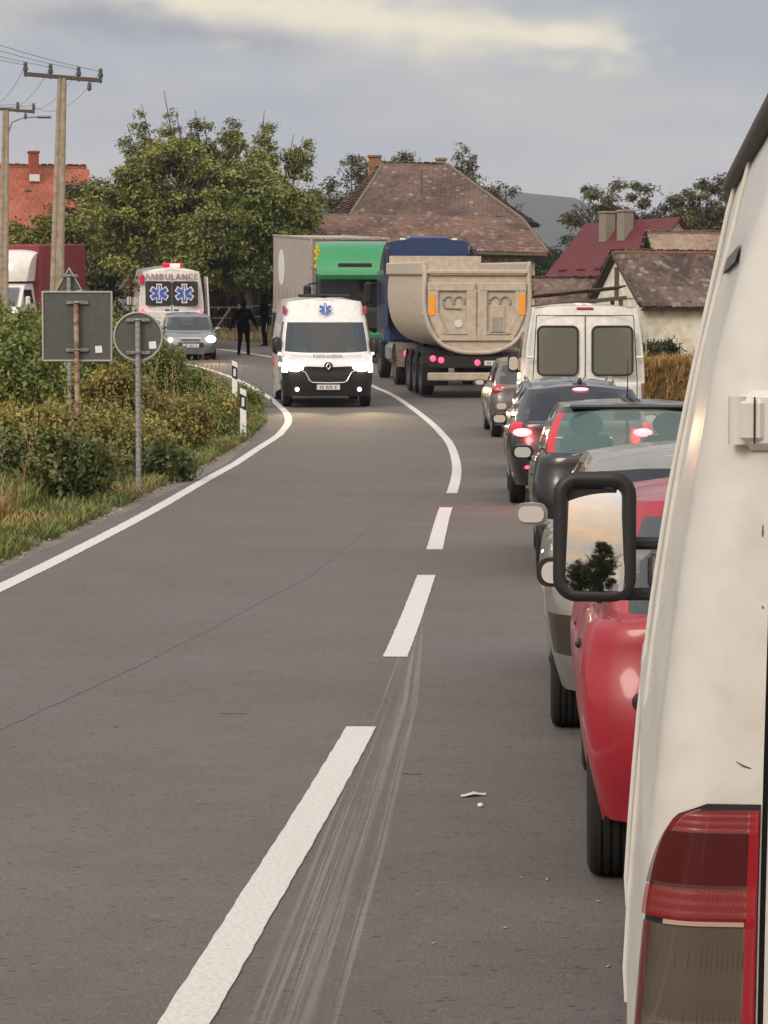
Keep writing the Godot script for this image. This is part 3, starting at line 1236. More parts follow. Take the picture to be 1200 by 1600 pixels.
func build_hills() -> void:
	var g := []
	for i in 9:
		var v := i / 8.0
		var row := []
		for k in 81:
			var x := lerpf(-1400.0, 1700.0, k / 80.0)
			var top := 92.0 + 26.0 * n_soft.get_noise_2d(x * 0.09, 5.0) + 10.0 * n_fine.get_noise_2d(x * 0.15, 8.0) + 28.0 * smoothstep(380.0, 20.0, x) - 18.0 * smoothstep(100.0, 500.0, x)
			var y := lerpf(-5.0, top, sin(v * PI / 2)) + 7.0 * n_fine.get_noise_2d(x * 0.4, v * 60.0) * sin(v * PI)
			row.append(Vector3(x, y, -lerpf(1750.0, 2300.0, v)))
		g.append(row)
	var m := MB.new()
	m.grid(g)
	solo("hills", m, textured(lin(0.045, 0.060, 0.036), 1.0, noise_tex(61, 0.03, 5, Color(0.55, 0.6, 0.6), Color(1, 1, 1), 512), 0.006, true), "long wooded hill behind the village", "", "", "structure")

# ---------------------------------------------------------------- houses
var tile_mesh: ArrayMesh

# roof slope with real tiles: corners ridge-start, ridge-end, eave-end, eave-start
func tiled_slope(o: Node3D, a: Vector3, b: Vector3, c: Vector3, d: Vector3, tw: float, th: float, lo: Color, hi: Color, rough_edge := 0.15, pale := 0.03) -> void:
	var nn := (b - a).cross(d - a).normalized()
	if nn.y < 0.0:
		nn = -nn
	var m := MB.new()
	var dn := nn * 0.10
	m.quad(a, b, c, d)
	m.quad(a - dn, d - dn, c - dn, b - dn)
	m.quad(d, c, c - dn, d - dn)
	m.quad(a, d, d - dn, a - dn)
	m.quad(b, b - dn, c - dn, c)
	part(o, "roof_deck", m, M.under_roof)
	if tile_mesh == null:
		var t := MB.new()
		t.box(Vector3.ZERO, Vector3(1, 1, 1), 0.12)
		tile_mesh = t.mesh()
	var where := []
	var tints := []
	var len_ := (a.lerp(b, 0.5)).distance_to(d.lerp(c, 0.5))
	var rows := int(len_ / th)
	for i in rows + 1:
		var t := float(i) / rows
		var p := d.lerp(a, t)
		var q := c.lerp(b, t)
		var w := p.distance_to(q)
		if w < 0.05:
			continue
		var x := (q - p) / w
		var down := nn.cross(x).normalized()
		if down.y > 0.0:
			down = -down
		var k := maxi(1, int(w / tw))
		for j in k:
			if rng.randf() < 0.004:
				continue
			var u := (j + 0.5 + (0.5 if i % 2 else 0.0) * 0.9) * w / k
			if u > w:
				continue
			var pos := p + x * u + nn * (0.030 + rng.randf_range(-0.006, 0.012)) + down * rng.randf_range(-0.03, 0.03)
			var bs := Basis(x, nn, x.cross(nn)) * Basis.from_euler(Vector3(rng.randf_range(0.04, 0.12) * signf(x.cross(nn).dot(down)), rng.randf_range(-0.06, 0.06), rng.randf_range(-0.05, 0.05)))
			where.append(Transform3D(bs * Basis.from_scale(Vector3(tw * 0.96, 0.025, th * 1.5)), pos))
			var f := clampf(0.5 + 0.9 * n_fine.get_noise_3d(pos.x * 4.0, pos.y * 4.0, pos.z * 4.0) + rng.randf_range(-0.35, 0.35), 0.0, 1.0)
			var col := lo.lerp(hi, f)
			if rng.randf() < pale:
				col = col.lerp(Color(0.36, 0.33, 0.30), 0.4)
			tints.append(col)
	scatter(o, "roof_tiles", tile_mesh, where, tints, M.tile).set_meta("kind", "stuff")

func scatter(parent: Node, called: String, mesh_: Mesh, where: Array, tints: Array, m: Material) -> MultiMeshInstance3D:
	var mm := MultiMesh.new()
	mm.transform_format = MultiMesh.TRANSFORM_3D
	mm.use_colors = true
	mm.mesh = mesh_
	mm.instance_count = where.size()
	for i in where.size():
		mm.set_instance_transform(i, where[i])
		mm.set_instance_color(i, tints[i])
	var o := MultiMeshInstance3D.new()
	o.name = called if parent != self else numbered(called)
	o.multimesh = mm
	o.material_override = m
	parent.add_child(o, true)
	o.set_meta("kind", "stuff")
	return o

# gabled house: ridge along local x, base at y = 0
func gabled(o: Node3D, L: float, W: float, hw: float, hr: float, wall: Material, over: float, end_over: float) -> Dictionary:
	var m := MB.new()
	var z := W / 2
	for s in [-1.0, 1.0]:
		m.quad(Vector3(-L / 2, -1.5, s * z), Vector3(L / 2, -1.5, s * z), Vector3(L / 2, hw, s * z), Vector3(-L / 2, hw, s * z))
		var x: float = s * L / 2
		m.quad(Vector3(x, -1.5, -z), Vector3(x, -1.5, z), Vector3(x, hw, z), Vector3(x, hw, -z))
		m.tri(Vector3(x, hw, -z), Vector3(x, hw, z), Vector3(x, hw + hr, 0))
	part(o, "wall", m, wall)
	var k := over * hr / z
	var xe := L / 2 + end_over
	return {"a": Vector3(-xe, hw + hr, 0), "b": Vector3(xe, hw + hr, 0), "c": Vector3(xe, hw - k, z + over), "d": Vector3(-xe, hw - k, z + over), "e": Vector3(xe, hw - k, -z - over), "f": Vector3(-xe, hw - k, -z - over)}

func ridge_caps(o: Node3D, a: Vector3, b: Vector3, m: Material, r := 0.13) -> void:
	var k := maxi(2, int(a.distance_to(b) / 0.38))
	for i in k:
		var p := a.lerp(b, (i + 0.02) / k)
		var q := a.lerp(b, (i + 1.06) / k)
		var lift := Vector3(0, 0.03 + rng.randf_range(-0.012, 0.02), 0)
		part(o, "ridge_tile", tubem([p + lift, q + lift], [r, r * 0.86], 7), m)

func chimney(o: Node3D, where: Vector3, s: Vector3, m: Material) -> void:
	var c := part(o, "chimney", boxm(where + Vector3(0, s.y / 2, 0), s, 0.02), m)
	part(c, "chimney_cap", boxm(where + Vector3(0, s.y + 0.05, 0), Vector3(s.x + 0.12, 0.12, s.z + 0.12), 0.03), m)
	part(c, "flue", boxm(where + Vector3(0, s.y + 0.112, 0), Vector3(s.x * 0.5, 0.02, s.z * 0.5), 0.0), M.gap)

func window(o: Node3D, where: Vector3, w: float, h: float, yaw := 0.0, frame_mat: Material = null) -> void:
	var f := Node3D.new()
	f.name = "window"
	o.add_child(f, true)
	f.position = where
	f.rotation.y = yaw
	part(f, "pane", boxm(Vector3(0, 0, 0.02), Vector3(w, h, 0.02), 0.0), M.glass_dark)
	var fr := MB.new()
	for s in [-1.0, 1.0]:
		fr.box(Vector3(s * (w / 2 + 0.03), 0, 0.04), Vector3(0.07, h + 0.13, 0.08), 0.01)
		fr.box(Vector3(0, s * (h / 2 + 0.03), 0.039), Vector3(w, 0.07, 0.078), 0.01)
	fr.box(Vector3(0, 0, 0.045), Vector3(0.05, h, 0.05), 0.01)
	part(f, "frame", fr, frame_mat if frame_mat else M.wood_old)

func build_houses() -> void:
	M.under_roof = mat(lin(0.05, 0.04, 0.033), 0.95)
	M.tile = vcol(0.9)
	M.wood_old = textured(lin(0.14, 0.11, 0.085), 0.9, M.patch_tex, 2.0)
	M.wood_grey = textured(lin(0.15, 0.125, 0.10), 0.9, M.patch_tex, 1.6)
	M.plaster = textured(lin(0.52, 0.44, 0.35), 0.95, noise_tex(71, 0.015, 6, Color(0.66, 0.60, 0.54), Color(1, 1, 1), 512, 0.4), 0.35)
	M.lime = textured(lin(0.86, 0.82, 0.72), 0.95, noise_tex(73, 0.012, 6, Color(0.86, 0.84, 0.79), Color(1, 1, 1), 512, 0.32), 0.30)
	M.brick_old = textured(lin(0.36, 0.20, 0.11), 0.95, M.patch_tex, 1.5)
	M.brick_grey = textured(lin(0.36, 0.32, 0.26), 0.95, M.patch_tex, 1.5)
	M.mortar = textured(lin(0.24, 0.19, 0.155), 0.95, M.patch_tex, 1.5)
	# ---- the old hipped house
	var o := thing("old_house", "old farmhouse with sagging hipped brown tile roof and two chimneys", "house", Vector3(1.7, road_y(1.7, 121.0), -121.0))
	var b := o.position
	var rl := Vector3(0.0, 9.74, -126.0) - b
	var rr := Vector3(2.84, 9.66, -126.0) - b
	var fl := Vector3(-1.45, 7.22, -121.2) - b
	var fr := Vector3(5.85, 7.06, -121.2) - b
	var bl := Vector3(-2.75, 7.35, -131.0) - b
	var br := Vector3(7.2, 7.2, -131.0) - b
	var lo := Color(0.070, 0.042, 0.034)
	var hi := Color(0.165, 0.108, 0.086)
	tiled_slope(o, rl, rr, fr, fl, 0.20, 0.17, lo, hi)
	tiled_slope(o, rl + Vector3(-0.01, 0, 0), rl, fl, bl, 0.20, 0.17, Color(0.16, 0.11, 0.08), Color(0.30, 0.22, 0.16))
	tiled_slope(o, rr, rr + Vector3(0.01, 0, 0), br, fr, 0.20, 0.17, lo, hi)
	tiled_slope(o, rr, rl, bl, br, 0.30, 0.24, lo, hi)
	var ll := Vector3(-3.35, 7.24, -121.0) - b
	var lr := Vector3(5.95, 7.02, -121.0) - b
	var el := Vector3(-3.10, 5.78, -116.6) - b
	var er := Vector3(6.75, 5.52, -116.6) - b
	tiled_slope(o, ll, lr, er, el, 0.20, 0.17, Color(0.080, 0.044, 0.032), Color(0.200, 0.115, 0.082), 0.15, 0.06)
	tiled_slope(o, lr, lr + Vector3(0.01, 0, 0), Vector3(7.5, 5.5, -127.0) - b, er, 0.20, 0.17, Color(0.15, 0.12, 0.09), Color(0.27, 0.21, 0.16))
	ridge_caps(o, rl, rr, M.mortar, 0.09)
	ridge_caps(o, rl, fl, M.mortar, 0.09)
	ridge_caps(o, rr, lr, M.mortar, 0.09)
	ridge_caps(o, rl, bl, M.mortar, 0.09)
	ridge_caps(o, lr, er, M.mortar, 0.08)
	ridge_caps(o, ll, lr, M.mortar, 0.06)
	var w := MB.new()
	w.box(Vector3(1.75, 3.4, -118.2) - Vector3(b.x, 0, b.z), Vector3(9.0, 6.4, 2.4) , 0.0)
	w.box(Vector3(1.9, 4.2, -125.6) - Vector3(b.x, 0, b.z), Vector3(8.2, 6.0, 11.0), 0.0)
	for q in [[-3.28, 0.0]]:
		w.tri(Vector3(-3.2, 7.1, -120.9) - b, Vector3(-3.0, 5.7, -117.2) - b, Vector3(-3.0, 5.7, -120.9) - b)
	var wall := part(o, "wall", w, M.plaster)
	wall.position.y = -b.y - 0.85
	for q in [-1.6, 0.9, 3.4]:
		window(o, Vector3(q, 1.45, 4.06), 0.9, 1.2)
	part(o, "gutter", tubem([el + Vector3(0, -0.12, 0.1), er + Vector3(0, -0.12, 0.1)], [0.07, 0.07], 8), M.wood_grey)
	part(o, "eave_board", boxm((el + er) / 2 + Vector3(0, -0.2, -0.06), Vector3(9.6, 0.16, 0.05), 0.01, Basis(Vector3.BACK, -0.026)), M.wood_grey)
	chimney(o, Vector3(-0.42, 9.0, -126.6) - b, Vector3(0.52, 1.05, 0.5), M.brick_old)
	chimney(o, Vector3(2.55, 9.3, -126.4) - b, Vector3(0.42, 0.62, 0.42), M.brick_grey)
	part(o, "lightning_rod", tubem([Vector3(1.62, 8.15, -122.6) - b, Vector3(1.62, 9.3, -122.7) - b], [0.035, 0.03], 6), M.wood_old)
	# ---- white outbuilding
	o = thing("outbuilding", "low whitewashed outbuilding with weathered brown tile roof and dark doorway", "shed", Vector3(12.1, 1.15, -103.0), 0.30)
	var k := gabled(o, 7.6, 4.6, 2.25, 1.65, M.lime, 0.35, 0.25)
	tiled_slope(o, k.a, k.b, k.c, k.d, 0.19, 0.16, Color(0.055, 0.036, 0.030), Color(0.165, 0.115, 0.092), 0.2, 0.07)
	tiled_slope(o, k.b, k.a, k.f, k.e, 0.30, 0.24, Color(0.075, 0.048, 0.038), Color(0.2, 0.14, 0.11))
	ridge_caps(o, k.a, k.b, M.brick_old, 0.12)
	var cream := part(o, "gable_board", prismm(PackedVector2Array([Vector2(-2.0, 2.27), Vector2(2.0, 2.27), Vector2(0, 3.80)]), 0.04, Transform3D(Basis(Vector3.UP, -PI / 2), Vector3(-3.85, 0, 0))), M.lime)
	part(cream, "plank_strip", boxm(Vector3(-3.90, 2.85, 0.0), Vector3(0.03, 1.1, 0.32), 0.01), M.wood_grey)
	for s in [-1.0, 1.0]:
		part(o, "barge_board", boxm(Vector3(-4.10, 3.02, s * 1.28), Vector3(0.06, 0.16, 3.3), 0.01, Basis(Vector3.RIGHT, s * 0.622)), M.wood_old)
	var dr := Node3D.new()
	dr.name = "doorway"
	o.add_child(dr, true)
	dr.position = Vector3(1.15, 0.85, 2.30)
	part(dr, "dark_sheet", boxm(Vector3(0, 0, 0.01), Vector3(0.78, 1.5, 0.03), 0.0), M.gap)  # near-black sheet on the wall, painting in the unlit interior
	for s in [-1.0, 1.0]:
		part(dr, "post", boxm(Vector3(s * 0.44, 0, 0.04), Vector3(0.12, 1.56, 0.10), 0.01), M.wood_old)
	part(dr, "lintel", boxm(Vector3(0, 0.82, 0.05), Vector3(1.05, 0.12, 0.11), 0.01), M.wood_old)
	for s in [-0.2, 0.05]:
		part(dr, "bar", boxm(Vector3(s, 0.25, 0.04), Vector3(0.03, 0.9, 0.03), 0.0), M.wood_grey)
	part(o, "eave_board", boxm((k.c + k.d) / 2 + Vector3(0, -0.16, -0.05), Vector3(8.0, 0.10, 0.05), 0.01), M.wood_old)
	# ---- low tiled building beside it
	o = thing("tiled_annex", "low annex with dark mossy tile roof between the red roofed house and outbuilding", "shed", Vector3(8.0, 1.35, -116.0), 0.10)
	k = gabled(o, 3.6, 4.0, 1.55, 1.5, M.lime, 0.3, 0.2)
	tiled_slope(o, k.a, k.b, k.c, k.d, 0.20, 0.17, Color(0.07, 0.045, 0.035), Color(0.19, 0.13, 0.10), 0.2, 0.04)
	tiled_slope(o, k.b, k.a, k.f, k.e, 0.30, 0.24, Color(0.08, 0.05, 0.04), Color(0.2, 0.14, 0.11))
	# ---- plank lean-to
	o = thing("lean_to", "dark open lean-to with a flat plank roof beside the white outbuilding", "shed", Vector3(6.5, 1.0, -97.0), 0.05)
	for i in 9:
		var pl := boxm(Vector3(-1.9 + i * 0.42, 2.35 + 0.006 * (i % 3) + i * 0.043, 0), Vector3(0.415, 0.05, 2.6), 0.01, Basis(Vector3.RIGHT, -0.03) * Basis(Vector3.BACK, 0.10))
		part(o, "plank", pl, M.wood_old)
	for q in [[-1.7, 1.1], [0.0, 1.1], [1.5, 1.1], [-1.7, -1.1], [1.5, -1.1]]:
		part(o, "post", boxm(Vector3(q[0], 0.9, q[1]), Vector3(0.14, 2.6 + q[0] * 0.1, 0.14), 0.02), M.wood_old)
	part(o, "beam", boxm(Vector3(-0.1, 2.18, 1.15), Vector3(3.6, 0.14, 0.12), 0.02, Basis(Vector3.BACK, 0.10)), M.wood_old)
	part(o, "back_wall", boxm(Vector3(-0.1, 0.8, -1.2), Vector3(3.4, 2.6, 0.08), 0.0), M.wood_old)
	# ---- house with the red sheet roof
	o = thing("red_roofed_house", "white house with a dark red sheet metal roof and twin chimneys", "house", Vector3(12.95, 1.75, -148.0), -1.1)
	k = gabled(o, 8.6, 5.2, 3.45, 2.95, M.lime, 0.7, 0.4)
	M.red_sheet = textured(lin(0.125, 0.014, 0.020), 0.5, M.grime_tex, 0.5)
	for f in [["a", "b", "c", "d"], ["b", "a", "f", "e"]]:
		var a: Vector3 = k[f[0]]
		var c2: Vector3 = k[f[1]]
		var e2: Vector3 = k[f[2]]
		var g2: Vector3 = k[f[3]]
		var s := MB.new()
		s.quad(a, c2, e2, g2)
		s.quad(a + Vector3(0, -0.12, 0), g2 + Vector3(0, -0.12, 0), e2 + Vector3(0, -0.12, 0), c2 + Vector3(0, -0.12, 0))
		s.quad(c2, c2 + Vector3(0, -0.12, 0), e2 + Vector3(0, -0.12, 0), e2)
		s.quad(g2, e2, e2 + Vector3(0, -0.12, 0), g2 + Vector3(0, -0.12, 0))
		var rf := part(o, "roof", s, M.red_sheet)
		for i in 28:
			var t := (i + 0.5) / 28.0
			part(rf, "rib", tubem([a.lerp(c2, t), g2.lerp(e2, t)], [0.03, 0.03], 4), M.red_sheet)
		for i in 2:
			for j in 4:
				var q := a.lerp(c2, 0.16 + 0.2 * j).lerp(g2.lerp(e2, 0.16 + 0.2 * j), 0.70 + 0.16 * i) + Vector3(0, 0.09, 0)
				part(rf, "snow_guard", boxm(q, Vector3(0.85, 0.10, 0.08), 0.02), M.red_sheet)
	chimney(o, Vector3(-1.3, 5.3, 0.7), Vector3(0.7, 1.5, 0.6), M.brick_grey)
	chimney(o, Vector3(0.5, 5.3, 0.7), Vector3(0.7, 1.5, 0.6), M.brick_grey)
	window(o, Vector3(4.31, 3.6, 0.4), 0.8, 0.9, PI / 2)
	window(o, Vector3(-2.0, 1.4, 2.61), 1.0, 1.1)
	# ---- pale roof behind the outbuilding
	o = thing("straw_coloured_barn", "barn with a faded straw coloured tile roof behind the white outbuilding", "barn", Vector3(16.6, 1.8, -128.0), 0.12)
	k = gabled(o, 9.0, 5.6, 2.9, 2.0, M.plaster, 0.4, 0.3)
	tiled_slope(o, k.a, k.b, k.c, k.d, 0.22, 0.20, Color(0.20, 0.14, 0.10), Color(0.33, 0.245, 0.175), 0.1, 0.02)
	tiled_slope(o, k.b, k.a, k.f, k.e, 0.32, 0.26, Color(0.2, 0.14, 0.1), Color(0.3, 0.22, 0.16))
	ridge_caps(o, k.a, k.b, M.mortar, 0.12)
	# ---- orange roofed house on the other side of the road
	o = thing("orange_roofed_house", "house with a bright orange tile roof and brick chimney behind the poles", "house", Vector3(-18.7, 2.8, -138.0), 0.25)
	k = gabled(o, 7.6, 8.0, 4.5, 3.0, M.lime, 0.5, 0.4)
	tiled_slope(o, k.a, k.b, k.c, k.d, 0.32, 0.34, Color(0.27, 0.075, 0.042), Color(0.40, 0.125, 0.075), 0.1, 0.0)
	tiled_slope(o, k.b, k.a, k.f, k.e, 0.32, 0.34, Color(0.27, 0.075, 0.042), Color(0.38, 0.12, 0.075), 0.1, 0.0)
	ridge_caps(o, k.a, k.b, M.brick_old, 0.13)
	chimney(o, Vector3(1.5, 6.4, 1.0), Vector3(0.46, 1.75, 0.46), textured(lin(0.42, 0.11, 0.06), 0.9, M.patch_tex, 1.5))
	window(o, Vector3(2.0, 3.1, 4.03), 1.0, 1.1)
	part(o, "flashing", boxm(Vector3(1.5, 6.95, 1.28), Vector3(0.5, 0.34, 0.05), 0.01), M.white_plate)

# ---------------------------------------------------------------- plants
var sprig: ArrayMesh
var small_sprig: ArrayMesh
var tuft: ArrayMesh

func leaf_sprig(n: int, l: float, w: float, sd: int) -> ArrayMesh:
	var r := RandomNumberGenerator.new()
	r.seed = sd
	var m := MB.new()
	for i in n:
		var b := Basis.from_euler(Vector3(r.randf_range(-1.1, 1.1), TAU * i / n + r.randf_range(-0.5, 0.5), r.randf_range(-0.7, 0.7)))
		var o := Vector3(r.randf_range(-1, 1), r.randf_range(-1, 1), r.randf_range(-1, 1)) * l * 0.75
		var s := r.randf_range(0.75, 1.2)
		var p0 := o
		var p1 := o + b * Vector3(w * 0.5, 0.02 * l, l * 0.45) * s
		var p2 := o + b * Vector3(0, -0.12 * l, l) * s
		var p3 := o + b * Vector3(-w * 0.5, 0.02 * l, l * 0.45) * s
		m.tri(p0, p1, p2)
		m.tri(p0, p2, p3)
	return m.mesh()

func grass_tuft(n: int, h: float, sd: int) -> ArrayMesh:
	var r := RandomNumberGenerator.new()
	r.seed = sd
	var m := MB.new()
	for i in n:
		var a := r.randf() * TAU
		var d := Vector3(cos(a), 0, sin(a))
		var s := Vector3(-d.z, 0, d.x) * 0.008
		var o := d * r.randf() * 0.05
		var hh := h * r.randf_range(0.6, 1.1)
		var lean := r.randf_range(0.1, 0.6) * h
		var p1 := o + d * lean * 0.35 + Vector3(0, hh * 0.6, 0)
		var p2 := o + d * lean + Vector3(0, hh * (0.95 - 0.2 * lean / h), 0)
		m.quad(o - s, p1 - s * 0.8, p1 + s * 0.8, o + s)
		m.tri(p1 - s * 0.8, p2, p1 + s * 0.8)
	return m.mesh()

func foliage(parent: Node, called: String, mesh_: Mesh, lobes: Array, count: int, lo: Color, hi: Color, smin: float, smax: float, clump := 0.5, m: Material = null, r: RandomNumberGenerator = null, per := 46.0) -> MultiMeshInstance3D:
	if r == null:
		r = rng
	var where := []
	var tints := []
	var vols := []
	var total := 0.0
	for l in lobes:
		total += l[1].x * l[1].y * l[1].z
		vols.append(total)
	var clumps := []
	var nc := maxi(12, int(count / per))
	for i in nc:
		var q := r.randf() * total
		var li := 0
		while vols[li] < q and li < lobes.size() - 1:
			li += 1
		var dir := Vector3(r.randfn(), r.randfn(), r.randfn()).normalized()
		var rad := pow(r.randf(), 0.42)
		clumps.append([lobes[li][0] + dir * rad * lobes[li][1] * (0.93 + 0.14 * r.randf()), clump * r.randf_range(0.5, 1.25), r.randf()])
	for i in count:
		var c: Array = clumps[r.randi_range(0, nc - 1)]
		var p: Vector3 = c[0] + Vector3(r.randfn(), r.randfn() * 0.7, r.randfn()) * c[1] * 0.55
		var s := r.randf_range(smin, smax)
		where.append(Transform3D(Basis.from_euler(Vector3(r.randf_range(-0.6, 0.6), r.randf() * TAU, r.randf_range(-0.6, 0.6))).scaled(Vector3.ONE * s), p))
		tints.append(lo.lerp(hi, clampf(c[2] * 0.65 + r.randf() * 0.45, 0.0, 1.0)))
	return scatter(parent, called, mesh_, where, tints, m if m else M.leaf)

func limbs(m: MB, p: Vector3, d: Vector3, l: float, r: float, depth: int, rr: RandomNumberGenerator) -> void:
	var a := p + d * l * 0.5 + Vector3(rr.randfn(), 0, rr.randfn()) * l * 0.04
	var q := p + d * l
	m.tube([p, a, q], [r, r * 0.82, r * 0.66], 7 if depth > 1 else 5, false)
	if depth == 0:
		return
	for k in (3 if depth > 1 else 2):
		var nd := (d + Vector3(rr.randfn(), rr.randfn() * 0.4 + 0.15, rr.randfn()) * 0.55).normalized()
		limbs(m, q, nd, l * rr.randf_range(0.62, 0.82), r * 0.6, depth - 1, rr)

func tree(called: String, label: String, x: float, d: float, h: float, lobes: Array, count: int, lo: Color, hi: Color, group := "", trunk_r := 0.16, leaf := 1.0, base_y := INF) -> Node3D:
	var o := thing(called, label, "tree", Vector3(x, ground_y(x, d) if base_y == INF else base_y, -d), 0.0, group)
	var rr := RandomNumberGenerator.new()
	rr.seed = int(absf(x) * 100.0 + d)
	var m := MB.new()
	var th := h * 0.27
	m.tube([Vector3(0, -0.3, 0), Vector3(0.05, th * 0.5, 0.02), Vector3(0.0, th, 0.0)], [trunk_r * 1.35, trunk_r, trunk_r * 0.85], 9, false)
	part(o, "trunk", m, M.bark)
	var b := MB.new()
	for k in 5:
		limbs(b, Vector3(0, th * 0.93, 0), Vector3(rr.randfn() * 0.5, 1.0, rr.randfn() * 0.5).normalized(), h * 0.22, trunk_r * 0.62, 3, rr)
	part(o, "limbs", b, M.bark)
	foliage(o, "crown", sprig, lobes, count, lo, hi, 0.6 * leaf, 1.2 * leaf, 0.42, null, rr, 42.0)
	return o

func build_trees() -> void:
	M.leaf = vcol(0.62)
	M.leaf.backlight_enabled = true
	M.leaf.backlight = lin(0.15, 0.155, 0.035)
	M.bark = textured(lin(0.085, 0.068, 0.052), 0.95, M.patch_tex, 2.5)
	sprig = leaf_sprig(6, 0.20, 0.10, 1)
	small_sprig = leaf_sprig(7, 0.085, 0.05, 2)
	var g1 := Color(0.105, 0.128, 0.030)
	var g2 := Color(0.315, 0.330, 0.085)
	# tree behind the parked ambulance
	tree("spreading_tree", "big spreading leafy tree behind the parked ambulance", -7.4, 112.0, 9.0, [
		[Vector3(0.2, 5.0, 0), Vector3(3.7, 2.6, 3.0)], [Vector3(-1.2, 6.5, 0), Vector3(1.7, 1.3, 1.6)], [Vector3(1.5, 5.8, -0.5), Vector3(1.8, 1.5, 1.6)],
		[Vector3(-2.6, 4.3, 0.6), Vector3(2.0, 2.1, 1.8)], [Vector3(2.9, 3.7, 0.7), Vector3(1.9, 1.7, 1.6)], [Vector3(0.0, 3.0, 1.8), Vector3(3.4, 1.4, 1.3)]], 14000, g1, g2, "", 0.22, 0.95)
	# thin whips that stand up out of its crown
	var o := thing("slender_tree", "slender thin stemmed tree rising sparsely above the spreading crown", "tree", on_ground(-6.0, 115.5))
	var m := MB.new()
	var rr := RandomNumberGenerator.new()
	rr.seed = 5
	var lobes := []
	for k in 20:
		var x := -4.4 + k * 0.39 + rr.randf_range(-0.2, 0.2)
		var h := 8.7 + 0.9 * sin(k * 1.9) + rr.randf_range(-0.4, 0.5) - absf(k - 6.0) * 0.14
		m.tube([Vector3(x * 0.3, -0.2, 0), Vector3(x * 0.7, h * 0.5, rr.randf()), Vector3(x, h, rr.randf())], [0.08, 0.05, 0.012], 5, false)
		lobes.append([Vector3(x, h * 0.86, 0.3), Vector3(0.34, 1.0, 0.4)])
	part(o, "trunk", m, M.bark)
	foliage(o, "crown", sprig, lobes, 4200, Color(0.10, 0.115, 0.032), Color(0.26, 0.27, 0.075), 0.45, 0.85, 0.26, null, rr, 20.0)
	tree("spreading_tree", "dark leafy tree leaning over the dry fence behind the standing men", -5.2, 108.0, 6.5, [
		[Vector3(0, 3.6, 0), Vector3(2.4, 1.7, 2.0)], [Vector3(1.1, 4.3, 0), Vector3(1.8, 1.5, 1.6)], [Vector3(-1.4, 3.0, 0.5), Vector3(1.5, 1.0, 1.2)]], 6500, Color(0.078, 0.108, 0.024), Color(0.23, 0.265, 0.06), "", 0.17, 0.95)
	for q in [[-5.2, 124.0, 6.6, 1.9, 3600], [-1.3, 131.0, 7.0, 1.8, 3000], [-11.8, 121.0, 6.6, 2.4, 4200]]:
		tree("garden_tree", "dark garden tree showing above the fence line near the old farmhouse", q[0], q[1], q[2], [[Vector3(0, q[2] * 0.62, 0), Vector3(q[3], q[2] * 0.34, q[3])], [Vector3(0.7, q[2] * 0.45, 0.4), Vector3(q[3], q[2] * 0.28, q[3])]], q[4], Color(0.055, 0.066, 0.022), Color(0.145, 0.145, 0.045), "trees around the old farmhouse", 0.14)
	tree("bushy_tree", "yellowish green bushy tree behind the red box truck", -15.6, 118.0, 4.6, [[Vector3(0, 2.9, 0), Vector3(2.6, 1.6, 2.0)], [Vector3(2.2, 3.1, 0), Vector3(1.8, 1.7, 1.6)], [Vector3(-2.0, 2.7, 0), Vector3(1.6, 1.3, 1.5)]], 7000, Color(0.11, 0.12, 0.022), Color(0.27, 0.25, 0.05), "", 0.12)
	# trees behind the red roof
	for q in [[13.2, 172.0, 9.4, 2.3], [16.4, 176.0, 9.2, 2.6], [19.0, 171.0, 9.8, 2.4], [22.0, 178.0, 9.0, 2.6]]:
		tree("tall_tree", "tall loose crowned tree behind the red roofed house", q[0], q[1], q[2], [[Vector3(0, q[2] * 0.68, 0), Vector3(q[3], q[2] * 0.30, q[3])], [Vector3(0.8, q[2] * 0.5, 0.5), Vector3(q[3], q[2] * 0.25, q[3])]], 2600, Color(0.062, 0.066, 0.028), Color(0.16, 0.145, 0.06), "trees behind the red roofed house", 0.18, 1.15)
	for q in [[9.9, 186.0, 5.6, 1.9], [12.4, 190.0, 6.4, 2.0], [8.0, 192.0, 5.0, 1.8]]:
		tree("dark_tree", "dark green tree between the farmhouse roof and the red roof", q[0], q[1], q[2], [[Vector3(0, q[2] * 0.55, 0), Vector3(q[3], q[2] * 0.42, q[3])]], 2600, Color(0.018, 0.035, 0.012), Color(0.045, 0.070, 0.022), "dark trees between the roofs", 0.16)
	# shoots that grow from the old roof
	for q in [[583.0, 290.0, 127.0, 1.2], [562.0, 288.0, 128.0, 1.3], [548.0, 290.0, 129.0, 1.2], [628.0, 252.0, 129.0, 0.5], [722.0, 268.0, 129.0, 1.0], [738.0, 280.0, 129.0, 0.9], [768.0, 312.0, 128.0, 0.8], [790.0, 325.0, 128.5, 0.9]]:
		var p := at(q[0], q[1], q[2])
		o = thing("sapling", "leafy sapling sprouting behind the farmhouse roof ridge", "tree", Vector3(p.x, ground_y(p.x, q[2]), p.z), 0.0, "saplings behind the farmhouse roof")
		var ht: float = p.y - o.position.y + q[3]
		part(o, "trunk", tubem([Vector3(0, -0.2, -3.0), Vector3(0.1, ht * 0.6, -1.0), Vector3(0, ht, 0)], [0.06, 0.04, 0.015], 5), M.bark)
		foliage(o, "crown", sprig, [[Vector3(0, ht - 0.55, 0), Vector3(0.55, 0.75, 0.5)]], 110, Color(0.06, 0.07, 0.025), Color(0.16, 0.13, 0.04), 0.45, 0.9, 0.3)
	# dark hedge and old wire fence beyond the dry verge
	o = thing("hedge", "dark overgrown hedge in the shade below the spreading trees", "hedge", on_ground(-6.0, 118.0))
